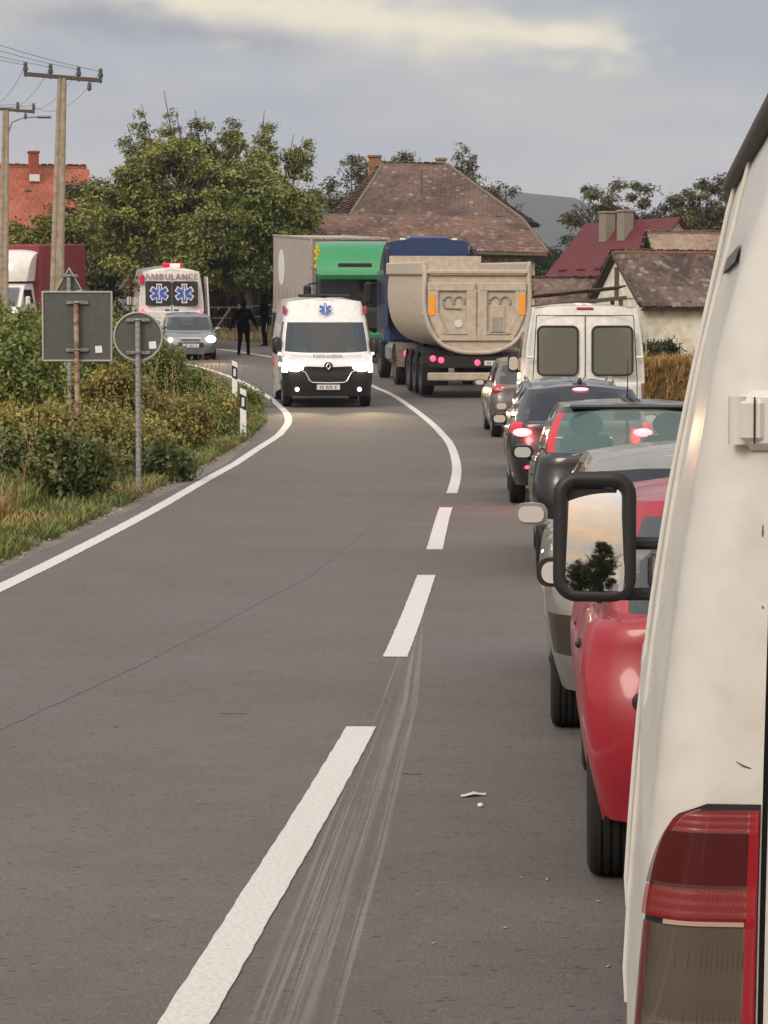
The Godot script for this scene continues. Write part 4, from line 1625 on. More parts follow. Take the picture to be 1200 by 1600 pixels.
	foliage(o, "foliage", sprig, [[Vector3(-6, 1.2, 0), Vector3(5, 2.0, 1.5)], [Vector3(0, 1.3, 0), Vector3(4.5, 2.3, 1.6)], [Vector3(3.5, 1.4, 1.0), Vector3(3.5, 2.2, 1.6)]], 9000, Color(0.045, 0.056, 0.017), Color(0.12, 0.125, 0.036), 0.8, 1.4, 0.6)
	o = thing("wire_fence", "low wire fence on leaning wooden posts at the dry verge", "fence", on_ground(-4.7, 103.5))
	var tops := []
	for k in 6:
		var p := Vector3(-2.8 + k * 1.12, 0, -0.6 + k * 0.12)
		p.y = ground_y(o.position.x + p.x, -(o.position.z + p.z)) - o.position.y
		var lean := Vector3(rng.randf_range(-0.12, 0.12), 1.45 + rng.randf_range(-0.1, 0.15), 0)
		part(o, "post", tubem([p - Vector3(0, 0.2, 0), p + lean], [0.055, 0.045], 7), M.wood_grey)
		tops.append(p + lean * 0.92)
	for h in [0.0, 0.4, 0.8]:
		var line := []
		var rad := []
		for t in tops:
			line.append(t - Vector3(0, h, 0))
			rad.append(0.008)
		part(o, "wire", tubem(line, rad, 4), M.steel)
	part(o, "brace", tubem([Vector3(-0.95, 1.25, -0.3), Vector3(-1.75, 0.0, 0.4)], [0.045, 0.045], 6), M.wood_old)

func bush(label: String, px: float, d: float, w: float, h: float, count: int, lo: Color, hi: Color, group := "", leaf := 1.0, called := "bush") -> void:
	var x := (px - 600.0) / FOCAL * d
	var o := thing(called, label, "bush", on_ground(x, d), 0.0, group)
	var rr := RandomNumberGenerator.new()
	rr.seed = int(px * 7.0 + d * 13.0)
	var m := MB.new()
	var lobes := []
	for k in 9:
		var a := rr.randf() * TAU
		var e := Vector3(cos(a) * w * 0.40 * rr.randf(), h * rr.randf_range(0.35, 1.12), sin(a) * w * 0.40 * rr.randf())
		m.tube([Vector3(e.x * 0.2, -0.1, e.z * 0.2), Vector3(e.x * 0.6, e.y * 0.55, e.z * 0.6), e], [0.022, 0.014, 0.005], 5, false)
		lobes.append([Vector3(e.x, e.y * 0.62, e.z), Vector3(w * 0.20, e.y * 0.36, w * 0.20)])
	part(o, "stems", m, M.bark)
	foliage(o, "foliage", small_sprig, lobes, count, lo, hi, 0.5 * leaf, 1.35 * leaf, 0.25, null, rr, 18.0)

func build_verge() -> void:
	tuft = grass_tuft(9, 0.42, 3)
	var low := grass_tuft(10, 0.20, 4)
	var olive := Color(0.13, 0.130, 0.032)
	var olive2 := Color(0.36, 0.305, 0.080)
	var green := Color(0.075, 0.108, 0.024)
	var green2 := Color(0.215, 0.255, 0.055)
	var dark := Color(0.052, 0.072, 0.021)
	var dark2 := Color(0.155, 0.180, 0.048)
	var dry := Color(0.27, 0.180, 0.065)
	var dry2 := Color(0.52, 0.37, 0.155)
	bush("dense dark green bush below the square sign", 92.0, 33.5, 1.35, 0.80, 2200, dark, dark2)
	bush("small dark leafy clump behind the foot of the round sign", 252.0, 39.0, 0.6, 0.45, 600, dark, dark2)
	var g := "bushes on the overgrown roadside bank"
	for q in [[-30.0, 38.0, 1.9, 1.35], [10.0, 43.0, 2.0, 1.6], [-20.0, 48.0, 2.4, 1.95], [70.0, 51.0, 2.3, 1.8], [140.0, 54.0, 2.0, 1.6], [25.0, 58.0, 2.8, 2.15], [100.0, 63.0, 2.6, 2.1]]:
		bush("leafy green bush on the roadside bank around the signs", q[0], q[1], q[2], q[3], int(2100 * q[2] * 0.8), green, green2, g, 1.1)
	for q in [[30.0, 37.0, 1.5, 0.95], [140.0, 41.0, 1.7, 0.95], [205.0, 44.0, 1.5, 0.85], [165.0, 47.5, 1.8, 1.15], [268.0, 48.0, 1.4, 0.85], [-10.0, 34.5, 1.2, 0.75], [320.0, 54.0, 1.3, 0.8]]:
		bush("yellowish olive bush on the roadside bank", q[0], q[1], q[2], q[3], int(1700 * q[2] * 0.8), olive, olive2, "olive bushes on the roadside bank", 0.9)
	for q in [[230.0, 61.0, 1.5, 1.75], [275.0, 63.0, 1.5, 1.45], [312.0, 61.0, 1.2, 0.8], [190.0, 66.0, 1.8, 1.9]]:
		bush("green leafy bush on the bank before the oncoming silver car", q[0], q[1], q[2], q[3], 1900, green, green2, "green bushes before the silver car", 1.15)
	bush("tall reddish leaved sapling hiding one rear corner of the parked ambulance", 204.0, 66.0, 0.6, 2.6, 340, Color(0.10, 0.07, 0.03), Color(0.20, 0.15, 0.065), "", 1.5, "reddish_sapling")
	for q in [[335.0, 52.0, 0.9, 0.55], [352.0, 58.0, 0.9, 0.6], [385.0, 63.5, 0.7, 0.45]]:
		bush("low green weed clump beside the white marker posts", q[0], q[1], q[2], q[3], 700, green, green2, "weeds beside the marker posts", 0.8, "weed_clump")
	# dry stalks and grass: nobody could count it
	var where := []
	var tints := []
	var w2 := []
	var t2 := []
	var side := PackedVector2Array()
	for q in dense(left_line, 0.3):
		if q.y > 14.0 and q.y < 92.0:
			side.push_back(q)
	for i in 42000:
		var q := side[rng.randi_range(0, side.size() - 1)]
		var off := 0.50 + pow(rng.randf(), 1.25) * (3.4 if q.y < 60.0 else 5.0)
		var p := q + Vector2(-off, rng.randf_range(-0.4, 0.4))
		var nz := n_fine.get_noise_2d(p.x * 3.0, p.y * 2.2)
		if off < 1.0 and nz < rng.randf_range(-0.45, 0.25):
			continue
		var s := rng.randf_range(0.55, 1.25)
		var dryness := clampf(smoothstep(1.0, 1.8, off) * 0.8 + nz * 1.5 + rng.randf_range(-0.25, 0.25), 0.0, 1.0)
		var col := Color(0.085, 0.118, 0.026).lerp(Color(0.20, 0.245, 0.055), rng.randf()).lerp(dry.lerp(dry2, rng.randf()), dryness)
		var xf := Transform3D(Basis(Vector3.UP, rng.randf() * TAU).scaled(Vector3(s, s * rng.randf_range(0.8, 1.2), s)), on_ground(p.x, p.y, -0.01))
		if off < 1.35 or rng.randf() < 0.2:
			w2.append(xf)
			t2.append(col)
		else:
			where.append(xf)
			tints.append(col)
	metas(scatter(self, "tall_grass", tuft, where, tints, M.leaf), "tall dry grass and weeds on the roadside bank", "grass", "", "stuff")
	metas(scatter(self, "short_grass", low, w2, t2, M.leaf), "short green grass growing onto the gravel shoulder", "grass", "", "stuff")
	# dead seed stalks standing above the weeds
	var stalk := MB.new()
	stalk.tube([Vector3.ZERO, Vector3(0.03, 0.5, 0.01), Vector3(0.09, 0.98, 0.02)], [0.006, 0.005, 0.003], 4, false)
	for k in 7:
		stalk.ellipsoid(Vector3(0.045 + 0.01 * k + 0.02 * (k % 2), 0.62 + 0.06 * k, 0.025 * (k % 3 - 1)), Vector3(0.012, 0.024, 0.012), 6)
	where = []
	tints = []
	for i in 900:
		var q := side[rng.randi_range(0, side.size() - 1)]
		var p := q + Vector2(-rng.randf_range(1.2, 4.0), rng.randf_range(-0.4, 0.4))
		if n_fine.get_noise_2d(p.x * 5.0 + 40.0, p.y * 3.0) < 0.02:
			continue
		var s := rng.randf_range(0.55, 1.25)
		where.append(Transform3D(Basis.from_euler(Vector3(rng.randf_range(-0.2, 0.2), rng.randf() * TAU, rng.randf_range(-0.2, 0.2))).scaled(Vector3(1.0, s, 1.0)), on_ground(p.x, p.y)))
		tints.append(Color(0.24, 0.14, 0.06).lerp(Color(0.48, 0.36, 0.18), rng.randf()))
	metas(scatter(self, "dead_weeds", stalk.mesh(), where, tints, M.leaf), "brown dead seed stalks standing in the roadside weeds", "weeds", "", "stuff")
	# straw coloured verge on the far side of the bend and right of the queue
	where = []
	tints = []
	for i in 9000:
		var p := Vector2(rng.randf_range(-12.0, -0.5), rng.randf_range(93.0, 112.0))
		if rng.randf() < 0.35:
			p = Vector2(rng.randf_range(4.2, 12.0), rng.randf_range(40.0, 100.0))
		if absf(off_line(mid_line, p)) < 3.9:
			continue
		var s := rng.randf_range(0.5, 1.1)
		where.append(Transform3D(Basis(Vector3.UP, rng.randf() * TAU).scaled(Vector3(s, s * 0.7, s)), on_ground(p.x, p.y)))
		tints.append(Color(0.19, 0.14, 0.06).lerp(Color(0.36, 0.27, 0.13), rng.randf()).lerp(Color(0.09, 0.1, 0.03), 0.7 if rng.randf() < 0.2 else 0.0))
	metas(scatter(self, "dry_grass", tuft, where, tints, M.leaf), "straw coloured dry grass on the far verge", "grass", "", "stuff")
	# dry stalks stacked beside the white van
	var o := thing("straw_stack", "golden stack of dry stalks beside the white van", "straw stack", on_ground(6.55, 62.0))
	where = []
	tints = []
	for i in 2600:
		var p := Vector3(rng.randf_range(-1.5, 1.5), rng.randf_range(0.0, 1.05), rng.randf_range(-0.5, 0.5))
		where.append(Transform3D(Basis.from_euler(Vector3(rng.randf_range(-0.5, 0.5), rng.randf() * TAU, rng.randf_range(-0.5, 0.5))).scaled(Vector3(1.0, 0.8, 1.0)), p))
		tints.append(Color(0.26, 0.15, 0.05).lerp(Color(0.46, 0.29, 0.11), rng.randf()))
	scatter(o, "stalks", tuft, where, tints, M.leaf).set_meta("kind", "stuff")
	part(o, "core", boxm(Vector3(0, 0.48, 0), Vector3(2.8, 0.95, 0.85), 0.3), textured(lin(0.24, 0.15, 0.06), 0.95, M.speck_tex, 1.5))
	for k in 7:
		var x := -1.2 + k * 0.38
		part(o, "cane", tubem([Vector3(x, 0.8, 0.1), Vector3(x + rng.randf_range(-0.1, 0.5), 1.55 + rng.randf_range(-0.2, 0.25), 0.15)], [0.03, 0.012], 5), textured(lin(0.55, 0.43, 0.24), 0.9, M.patch_tex, 2.0))
	bush("dark green shrub against the white outbuilding wall", 1036.0, 92.0, 1.0, 0.75, 900, Color(0.02, 0.028, 0.010), Color(0.06, 0.066, 0.02), "", 1.3)
	for q in [[1010.0, 90.0], [1105.0, 86.0]]:
		bush("dark weedy shrub at the foot of the outbuilding", q[0], q[1], 1.2, 0.9, 900, Color(0.03, 0.035, 0.012), Color(0.08, 0.075, 0.025), "weedy shrubs at the outbuilding", 1.3)

# ---------------------------------------------------------------- poles, wires, signs
func concrete_pole(label: String, x: float, d: float, top_px: Vector2, arm: float, lamp: bool) -> Array:
	var base := on_ground(x, d)
	var o := thing("utility_pole", label, "utility pole", base)
	var top := at(top_px.x, top_px.y, d) - base
	var conc := textured(lin(0.40, 0.34, 0.265), 0.95, noise_tex(81, 0.03, 5, Color(0.84, 0.82, 0.79), Color(1, 1, 1), 256, 0.42), 0.5)
	var m := MB.new()
	var side := Vector3(1, 0, 0)
	# two flat flanges with a sunk web between, as cast poles have
	for s in [-1.0, 1.0]:
		m.tube([Vector3(s * 0.115, -0.4, 0), top * 0.5 + side * s * 0.085, top + side * s * 0.055], [0.085, 0.07, 0.055], 8)
	m.quad(Vector3(-0.12, -0.4, 0.05), Vector3(0.12, -0.4, 0.05), top + Vector3(0.06, 0, 0.03), top + Vector3(-0.06, 0, 0.03))
	m.quad(Vector3(-0.12, -0.4, -0.05), Vector3(0.12, -0.4, -0.05), top + Vector3(0.06, 0, -0.03), top + Vector3(-0.06, 0, -0.03))
	part(o, "shaft", m, conc)
	var tilt := Basis(Vector3.BACK, -0.085)
	part(o, "crossarm", boxm(top + Vector3(0.02, 0.02, 0), Vector3(arm, 0.10, 0.09), 0.012, tilt), M.wood_old)
	var ends := []
	for k in 4:
		var u := lerpf(-0.5, 0.5, [0.02, 0.34, 0.70, 0.98][k]) * arm
		var p := top + Vector3(0.02, 0.02, 0) + tilt * Vector3(u, 0.05, 0)
		part(o, "insulator", lathem([Vector2(0.0, 0.24), Vector2(0.045, 0.23), Vector2(0.05, 0.16), Vector2(0.035, 0.14), Vector2(0.06, 0.11), Vector2(0.06, 0.03), Vector2(0.02, 0.0), Vector2(0.02, -0.12)], 10, Transform3D(Basis(), p)), M.hub)
		ends.append(base + p + Vector3(0, 0.16, 0))
	var hp := top + Vector3(0.02, 0.02, 0) + tilt * Vector3(arm * 0.34, -0.05, 0)
	part(o, "insulator", lathem([Vector2(0.015, 0.0), Vector2(0.05, -0.08), Vector2(0.055, -0.18), Vector2(0.0, -0.24)], 10, Transform3D(Basis(), hp)), M.hub)
	if lamp:
		var a := top + Vector3(0.08, -0.75, 0)
		var l := part(o, "lamp_arm", tubem([a, a + Vector3(0.12, 0.35, 0), a + Vector3(0.5, 0.50, 0), a + Vector3(1.05, 0.53, 0)], [0.028, 0.028, 0.026, 0.024], 7), M.steel)
		part(l, "lamp_head", boxm(a + Vector3(1.2, 0.52, 0), Vector3(0.5, 0.09, 0.2), 0.04), M.steel)
	return ends

func wire(a: Vector3, b: Vector3, sag: float, label: String, group: String) -> void:
	var p := []
	var r := []
	for k in 13:
		var t := k / 12.0
		p.append(a.lerp(b, t) - Vector3(0, sag * 4.0 * t * (1.0 - t), 0))
		r.append(0.006)
	solo("overhead_wire", tubem(p, r, 4), M.hub, label, "wire", group)

func sign_back(label: String, px: float, d: float, outline: PackedVector2Array, mid_y: float, clamps: Array, sticker: Vector2, rust: bool, called: String) -> void:
	var x := (px - 600.0) / FOCAL * d
	var base := on_ground(x, d)
	var o := thing(called, label, "road sign", base)
	var h := at(px, mid_y, d).y - base.y
	var xf := Transform3D(Basis(), Vector3(0, h, -0.06))
	var sheet := textured(lin(0.085, 0.095, 0.088), 0.6, M.grime_tex, 1.4)
	part(o, "plate", prismm(outline, 0.004, xf), sheet)
	var rim := loop_bar(outline, 0.014, xf * Transform3D(Basis(), Vector3(0, 0, 0.004)))
	part(o, "rim", rim, mat(lin(0.36, 0.36, 0.33), 0.6))
	var hi := 0.0
	for q in outline:
		hi = maxf(hi, q.y)
	var top: float = h + clamps[0] + 0.015
	var galv := textured(lin(0.36, 0.38, 0.39), 0.55, M.patch_tex, 2.0)
	var post_mat: Material = galv
	if rust:
		post_mat = textured(lin(0.42, 0.34, 0.28), 0.75, noise_tex(91, 0.03, 4, Color(0.62, 0.40, 0.32), Color(1, 0.98, 0.95), 256, 0.36), 1.3)
	part(o, "post", tubem([Vector3(-0.02 if rust else 0.0, -0.3, 0), Vector3(0.0, h * 0.5, 0), Vector3(-0.01 if rust else 0.0, top, 0)], [0.032, 0.032, 0.032], 12), post_mat)
	for c in clamps:
		var k := MB.new()
		k.box(Vector3(0, h + c, -0.035), Vector3(0.30, 0.045, 0.02), 0.006)
		k.box(Vector3(0, h + c, 0.0), Vector3(0.085, 0.045, 0.085), 0.02)
		part(o, "clamp", k, M.steel)
	if sticker != Vector2.ZERO:
		part(o, "sticker", boxm(Vector3(sticker.x, h + sticker.y, -0.054), Vector3(0.09, 0.09, 0.004), 0.0, Basis(Vector3.BACK, 0.08)), M.white_print)

func build_poles_and_signs() -> void:
	var e1 := concrete_pole("tall concrete utility pole with four insulators standing behind the square sign", -7.95, 68.0, Vector2(97.0, 122.0), 1.88, false)
	var e2 := concrete_pole("concrete utility pole with a street lamp arm beside the box truck", -12.85, 95.0, Vector2(9.0, 172.0), 1.9, true)
	for k in 4:
		wire(e1[k], e2[k], 0.5, "thin overhead wire strung between the two concrete poles", "wires between the poles")
		wire(e1[k], e1[k] + Vector3(-6.0, 0.6, 44.0) + Vector3(0.2 * k, 0, 0), 0.7, "thin overhead wire running from the tall pole towards the camera", "wires towards the camera")
		wire(e2[k], e2[k] + Vector3(-38.0, 1.5, -16.0), 0.8, "thin overhead wire running on past the lamp pole", "wires beyond the lamp pole")
	sign_back("square road sign seen from its grey back on a rusty post", 121.0, 37.0, PackedVector2Array([Vector2(-0.45, -0.45), Vector2(0.45, -0.45), Vector2(0.45, 0.45), Vector2(-0.45, 0.45)]), 510.0, [0.31, -0.31], Vector2(0.28, -0.30), true, "square_sign")
	var c := PackedVector2Array()
	for k in 32:
		c.push_back(Vector2(cos(TAU * k / 32), sin(TAU * k / 32)) * 0.30)
	sign_back("round road sign seen from its grey back on a galvanised post", 216.0, 35.2, c, 526.0, [0.205, -0.20], Vector2(0.18, -0.105), false, "round_sign")
	sign_back("triangular road sign seen from its grey back above the square sign", 109.0, 45.5, PackedVector2Array([Vector2(-0.45, -0.30), Vector2(0.45, -0.30), Vector2(0.0, 0.48)]), 466.0, [0.36, -0.15], Vector2(0.16, 0.08), false, "triangle_sign")
	for q in [[367.0, 60.5, 563.0, "slim white marker post with black band farther along the bend"], [380.0, 52.0, 606.0, "slim white marker post with black band standing in the verge grass"]]:
		var x: float = (q[0] - 600.0) / FOCAL * q[1]
		var base := on_ground(x, q[1])
		var o := thing("marker_post", q[3], "marker post", base)
		var h: float = at(q[0], q[2], q[1]).y - base.y
		var body := MB.new()
		body.prism(PackedVector2Array([Vector2(-0.055, -0.15), Vector2(0.055, -0.15), Vector2(0.055, h - 0.05), Vector2(-0.055, h)]), 0.11, Transform3D(Basis(), Vector3(0, 0, 0.05)))
		part(o, "post", body, M.white_print)
		part(o, "black_band", prismm(PackedVector2Array([Vector2(-0.058, h - 0.36), Vector2(0.058, h - 0.42), Vector2(0.058, h - 0.16), Vector2(-0.058, h - 0.10)]), 0.116, Transform3D(Basis(), Vector3(0, 0, 0.053))), M.black)
		part(o, "reflector", boxm(Vector3(0, h - 0.26, 0.056), Vector3(0.05, 0.16, 0.006), 0.0), M.white_plate)

# ---------------------------------------------------------------- the near van
const VAN_PROFILE := [[0.34, 0.03], [0.45, 0.0], [0.70, 0.015], [1.00, 0.040], [1.25, 0.070], [1.52, 0.111], [1.78, 0.162], [2.01, 0.210], [2.20, 0.248], [2.30, 0.268], [2.36, 0.285]]

# point on the skin of the near van's rear corner: s runs from the door gap round the corner and along the side
func van_skin(s: float, h: float, out := 0.0) -> Vector3:
	var hw := 0.965
	var zr := 2.36
	var inset := 0.0
	for i in VAN_PROFILE.size() - 1:
		if h >= VAN_PROFILE[i][0]:
			inset = lerpf(VAN_PROFILE[i][1], VAN_PROFILE[i + 1][1], clampf((h - VAN_PROFILE[i][0]) / (VAN_PROFILE[i + 1][0] - VAN_PROFILE[i][0]), 0.0, 1.0))
	inset *= lerpf(lerpf(0.76, 0.95, smoothstep(1.85, 2.3, h)), 1.0, clampf((s - 0.287) / 3.2, 0.0, 1.0))
	var lean := 0.05 * smoothstep(1.1, 2.4, h)
	var r := 0.10 + out
	var flat := maxf(0.118 - 0.8 * inset, 0.03)
	if s < 0.13:
		return Vector3(-hw + 0.10 + inset + flat * (1.0 - s / 0.13), h, zr + out - lean)
	if s < 0.287:
		var a := (s - 0.13) / 0.10
		return Vector3(-hw + 0.10 + inset - sin(a) * r, h, zr - 0.10 - lean + cos(a) * r)
	return Vector3(-hw + inset - out, h, zr - 0.10 - lean - (s - 0.287))

func skin_strip(s0: float, s1: float, h0: float, h1: float, out: float, ns: int, nh: int, left = null) -> MB:
	var g := []
	for i in nh + 1:
		var h := lerpf(h0, h1, float(i) / nh)
		var row := []
		var e: float = left.call(h) if left != null else s1
		for k in ns + 1:
			row.append(van_skin(lerpf(s0, e, float(k) / ns), h, out))
		g.append(row)
	var m := MB.new()
	m.grid(g)
	return m

func build_near_van() -> void:
	var yaw := -atan(0.0875)
	var o := thing("delivery_van", "large dirty white van with a red tail light beside the camera", "van", Vector3.ZERO, yaw)
	# its lower left side lies on the line of sight; rear left corner 4.7 m ahead
	var corner := Vector3(-0.965, 0, 2.36)
	var want := Vector3(0.408, 0, -4.7)
	o.position = want - Basis(Vector3.UP, yaw) * corner
	var dirty := textured(lin(0.625, 0.605, 0.565), 0.55, noise_tex(101, 0.012, 6, Color(0.95, 0.94, 0.925), Color(1, 1, 1), 1024, 0.36), 0.8)
	dirty.clearcoat_enabled = true
	dirty.clearcoat = 0.3
	dirty.clearcoat_roughness = 0.22
	# skin: rear corner pillar and side; windows pressed into the side panels
	var ss := [0.0, 0.04, 0.09, 0.13]
	for k in range(1, 9):
		ss.append(0.13 + 0.157 * k / 8.0)
	for s in [0.40, 0.52, 0.532, 0.70, 1.0, 1.3, 1.6, 1.9, 1.96, 1.972, 2.05, 2.4, 2.85, 3.05, 3.062, 3.3, 3.7, 4.1, 4.4]:
		ss.append(s)
	var hs := [0.34, 0.42, 0.50, 0.65, 0.80, 0.95, 1.06, 1.10, 1.16, 1.24, 1.30, 1.38, 1.45, 1.55, 1.64, 1.73, 1.82, 1.90, 1.98, 2.06, 2.15, 2.22, 2.29, 2.36]
	for side in 2:
		var f := Vector3(1 if side == 0 else -1, 1, 1)
		var g := []
		for h in hs:
			var row := []
			for s in ss:
				var q := van_skin(s, h)
				if (s > 0.51 and s < 0.54) or (s > 1.955 and s < 1.98) or (s > 3.04 and s < 3.07):
					q.x += 0.007
				# pressed panel between the pillars, and the swage line below it
				if s > 0.6 and s < 2.9 and h > 1.35 and h < 2.1 and not (s > 1.8 and s < 2.1):
					q.x += 0.014
				if h > 1.05 and h < 1.12 and s > 0.31:
					q.x -= 0.012
				# nose tapers in
				q.x += 0.22 * pow(maxf(0.0, (s - 3.2) / 1.3), 2.0)
				row.append(q * f)
			g.append(row)
		var m := MB.new()
		m.grid(g)
		part(o, "side_panel", m, dirty)
		# beads beside the joints, rubbing strip, gutter
		for s in [1.93, 3.03]:
			var p := []
			var r := []
			for h in hs:
				if h > 0.38:
					p.append(van_skin(s, h, 0.004) * f)
					r.append(0.008)
			part(o, "seam_bead", tubem(p, r, 6), dirty)
		part(o, "gutter", tubem([van_skin(0.0, 2.375, 0.010) * f, van_skin(0.13, 2.375, 0.010) * f, van_skin(0.20, 2.375, 0.010) * f, van_skin(0.26, 2.375, 0.010) * f, van_skin(0.40, 2.375, 0.010) * f, van_skin(1.5, 2.375, 0.010) * f, van_skin(3.25, 2.375, 0.010) * f], [0.022, 0.022, 0.022, 0.022, 0.022, 0.022, 0.022], 10), textured(lin(0.12, 0.11, 0.095), 0.8, M.patch_tex, 3.0))
		if side == 0:
			part(o, "vent_slot", skin_strip(0.95, 2.25, 2.10, 2.135, 0.0012, 8, 2), textured(lin(0.16, 0.15, 0.135), 0.7, M.patch_tex, 2.0))
		# tail light: a clear-edged lens wrapped round the corner
		if side == 0:
			var t := Node3D.new()
			t.name = "tail_light"
			o.add_child(t, true)
			var edge := func(h: float) -> float:
				return lerp_table([[0.58, 0.256], [0.80, 0.250], [0.92, 0.246], [1.00, 0.240], [1.05, 0.231], [1.09, 0.219], [1.12, 0.206], [1.14, 0.194], [1.152, 0.182], [1.159, 0.169], [1.163, 0.154], [1.165, 0.138], [1.172, 0.134]], h)
			part(t, "housing", skin_strip(0.004, 0.0, 0.58, 1.172, 0.003, 12, 60, func(h: float) -> float: return edge.call(h) + 0.007), M.gap)
			# ribbed reflectors behind the upper and lower lenses; between them the dark of an unlit stop bowl is painted in
			var shine := mat(lin(0.66, 0.64, 0.58), 0.22, 0.75)
			for band in [[1.122, 1.162], [0.978, 1.034], [0.60, 0.962]]:
				var rg := []
				for i in 13:
					var h := lerpf(band[0], band[1], i / 12.0)
					var row := []
					for k in 41:
						row.append(van_skin(lerpf(0.012, edge.call(h) - 0.006, k / 40.0), h, 0.003 + 0.0055 * (k % 2) + 0.001 * sin(i * 1.7)))
					rg.append(row)
				var rm := MB.new()
				rm.grid(rg)
				part(t, "reflector", rm, shine)
			part(t, "glint_facet", ellm(van_skin(0.060, 0.71, 0.010), Vector3(0.020, 0.022, 0.004), 10), mat(lin(0.75, 0.70, 0.60), 0.15, 0.5))  # pale shiny facet standing in for a glint in the lens
			var red := pane(lin(0.26, 0.004, 0.012), 0.66)
			var deep := pane(lin(0.10, 0.002, 0.006), 0.66)  # darker red: shade of the unlit bowl put into the lens colour
			var smoke := pane(lin(0.070, 0.050, 0.028), 0.58)
			part(t, "red_lens", skin_strip(0.036, 0.0, 1.125, 1.163, 0.014, 12, 20, edge), red)
			part(t, "stop_lens", skin_strip(0.036, 0.0, 1.03, 1.123, 0.015, 12, 12, edge), deep)
			part(t, "red_lens", skin_strip(0.036, 0.0, 0.975, 1.028, 0.014, 12, 8, edge), red)
			part(t, "divider", skin_strip(0.036, 0.0, 0.966, 0.974, 0.014, 12, 1, func(h: float) -> float: return edge.call(h) - 0.05), mat(lin(0.42, 0.30, 0.24), 0.3))
			part(t, "clear_lens", skin_strip(0.036, 0.0, 0.80, 0.965, 0.014, 12, 10, func(h: float) -> float: return edge.call(h) - 0.028), smoke)
			part(t, "clear_lens", skin_strip(0.036, 0.0, 0.60, 0.797, 0.014, 12, 10, func(h: float) -> float: return edge.call(h) - 0.028), smoke)
			var eg := MB.new()
			var eg_rows := []
			for i in 13:
				var h := lerpf(0.60, 0.965, i / 12.0)
				eg_rows.append([van_skin(edge.call(h) - 0.027, h, 0.014), van_skin(edge.call(h) - 0.014, h, 0.013), van_skin(edge.call(h), h, 0.009)])
			eg.grid(eg_rows)
			part(t, "edge_lens", eg, pane(lin(0.12, 0.012, 0.012), 0.8))
			part(t, "edge_lens", skin_strip(0.008, 0.034, 0.60, 1.163, 0.013, 3, 8), pane(lin(0.36, 0.005, 0.015), 0.78))
		# hinge of the rear door
		for hh in [1.815, 0.52]:
			var h0 := van_skin(0.13, hh, 0.010) + Vector3(-0.012, 0, -0.004)
			var hinge := MB.new()
			hinge.box(h0 + Vector3(0.075, 0, 0.002), Vector3(0.20, 0.10, 0.028), 0.012)
			hinge.box(h0 + Vector3(-0.015, 0.0, 0.004), Vector3(0.06, 0.085, 0.04), 0.014)
			var hm := MB.new()
			for i in hinge.v.size():
				hm.v.push_back(hinge.v[i] * f)
				hm.n.push_back(hinge.n[i] * f)
				hm.c.push_back(Color.WHITE)
			if side == 1:
				for i in range(0, hm.v.size(), 3):
					var sw := hm.v[i]
					hm.v[i] = hm.v[i + 1]
					hm.v[i + 1] = sw
			var hn := part(o, "hinge", hm, dirty)
			part(hn, "hinge_pin", tubem([(h0 + Vector3(-0.035, -0.04, 0.008)) * f, (h0 + Vector3(-0.035, 0.04, 0.008)) * f], [0.016, 0.016], 8), dirty)
			part(hn, "hinge_gap", boxm((h0 + Vector3(-0.008, 0.0, 0.0245)) * f, Vector3(0.003, 0.078, 0.004), 0.0), M.gap)
	# rear doors with the dark gap to the pillar
	for s in [-1.0, 1.0]:
		var d := MB.new()
		var g := []
		for h in hs:
			if h < 0.42:
				continue
			var q := van_skin(0.0, h)
			var row := []
			for k in 5:
				row.append(Vector3(lerpf(q.x + 0.010, -0.006, k / 4.0) * -s, h, q.z + 0.004 - 0.010 * (1.0 if k == 0 else 0.0) + 0.012 * sin(k / 4.0 * PI)))
			g.append(row)
		d.grid(g)
		part(o, "rear_door", d, dirty)
		var gp := MB.new()
		var gg := []
		for h in hs:
			var q := van_skin(0.0, h)
			gg.append([Vector3(q.x * -s, h, q.z - 0.014), Vector3((q.x + 0.016) * -s, h, q.z - 0.014)])
		gp.grid(gg)
		part(o, "dark_gap_strip", gp, M.gap)  # near-black strip painting the shade inside the door gap
	# roof, bumper, nose, floor
	var roof := []
	for s in ss:
		if s < 0.15:
			continue
		var row := []
		var q := van_skin(s, 2.36)
		q.x += 0.22 * pow(maxf(0.0, (s - 3.2) / 1.3), 2.0)
		for k in 9:
			var t := k / 8.0
			row.append(Vector3(lerpf(q.x, -q.x, t), 2.36 + 0.13 * sin(t * PI), q.z))
		roof.append(row)
	var rm2 := MB.new()
	rm2.grid(roof)
	part(o, "roof", rm2, dirty)
	part(o, "bumper", boxm(Vector3(0, 0.42, 2.38), Vector3(1.86, 0.16, 0.14), 0.04), M.black)
	part(o, "underbody", boxm(Vector3(0, 0.42, 0), Vector3(1.6, 0.2, 4.2), 0.0), M.under)
	var nose := MB.new()
	var ng := []
	for h in [0.34, 0.6, 0.9, 1.1, 1.3, 1.7, 2.1, 2.36]:
		var q := van_skin(4.4, h)
		q.x += 0.22 * pow(1.2 / 1.3, 2.0)
		var back := smoothstep(1.0, 2.36, h) * 0.25
		var row := []
		for k in 9:
			var t := k / 8.0
			row.append(Vector3(lerpf(q.x, -q.x, t), h, q.z - 0.22 * sin(t * PI) + back * sin(t * PI)))
		ng.append(row)
	nose.grid(ng)
	part(o, "nose", nose, dirty)
	for s in [-1.0, 1.0]:
		for z in [1.35, -1.45]:
			wheel(o, Vector3(s * 0.80, 0.33, z), 0.33, 0.20, s, 2)
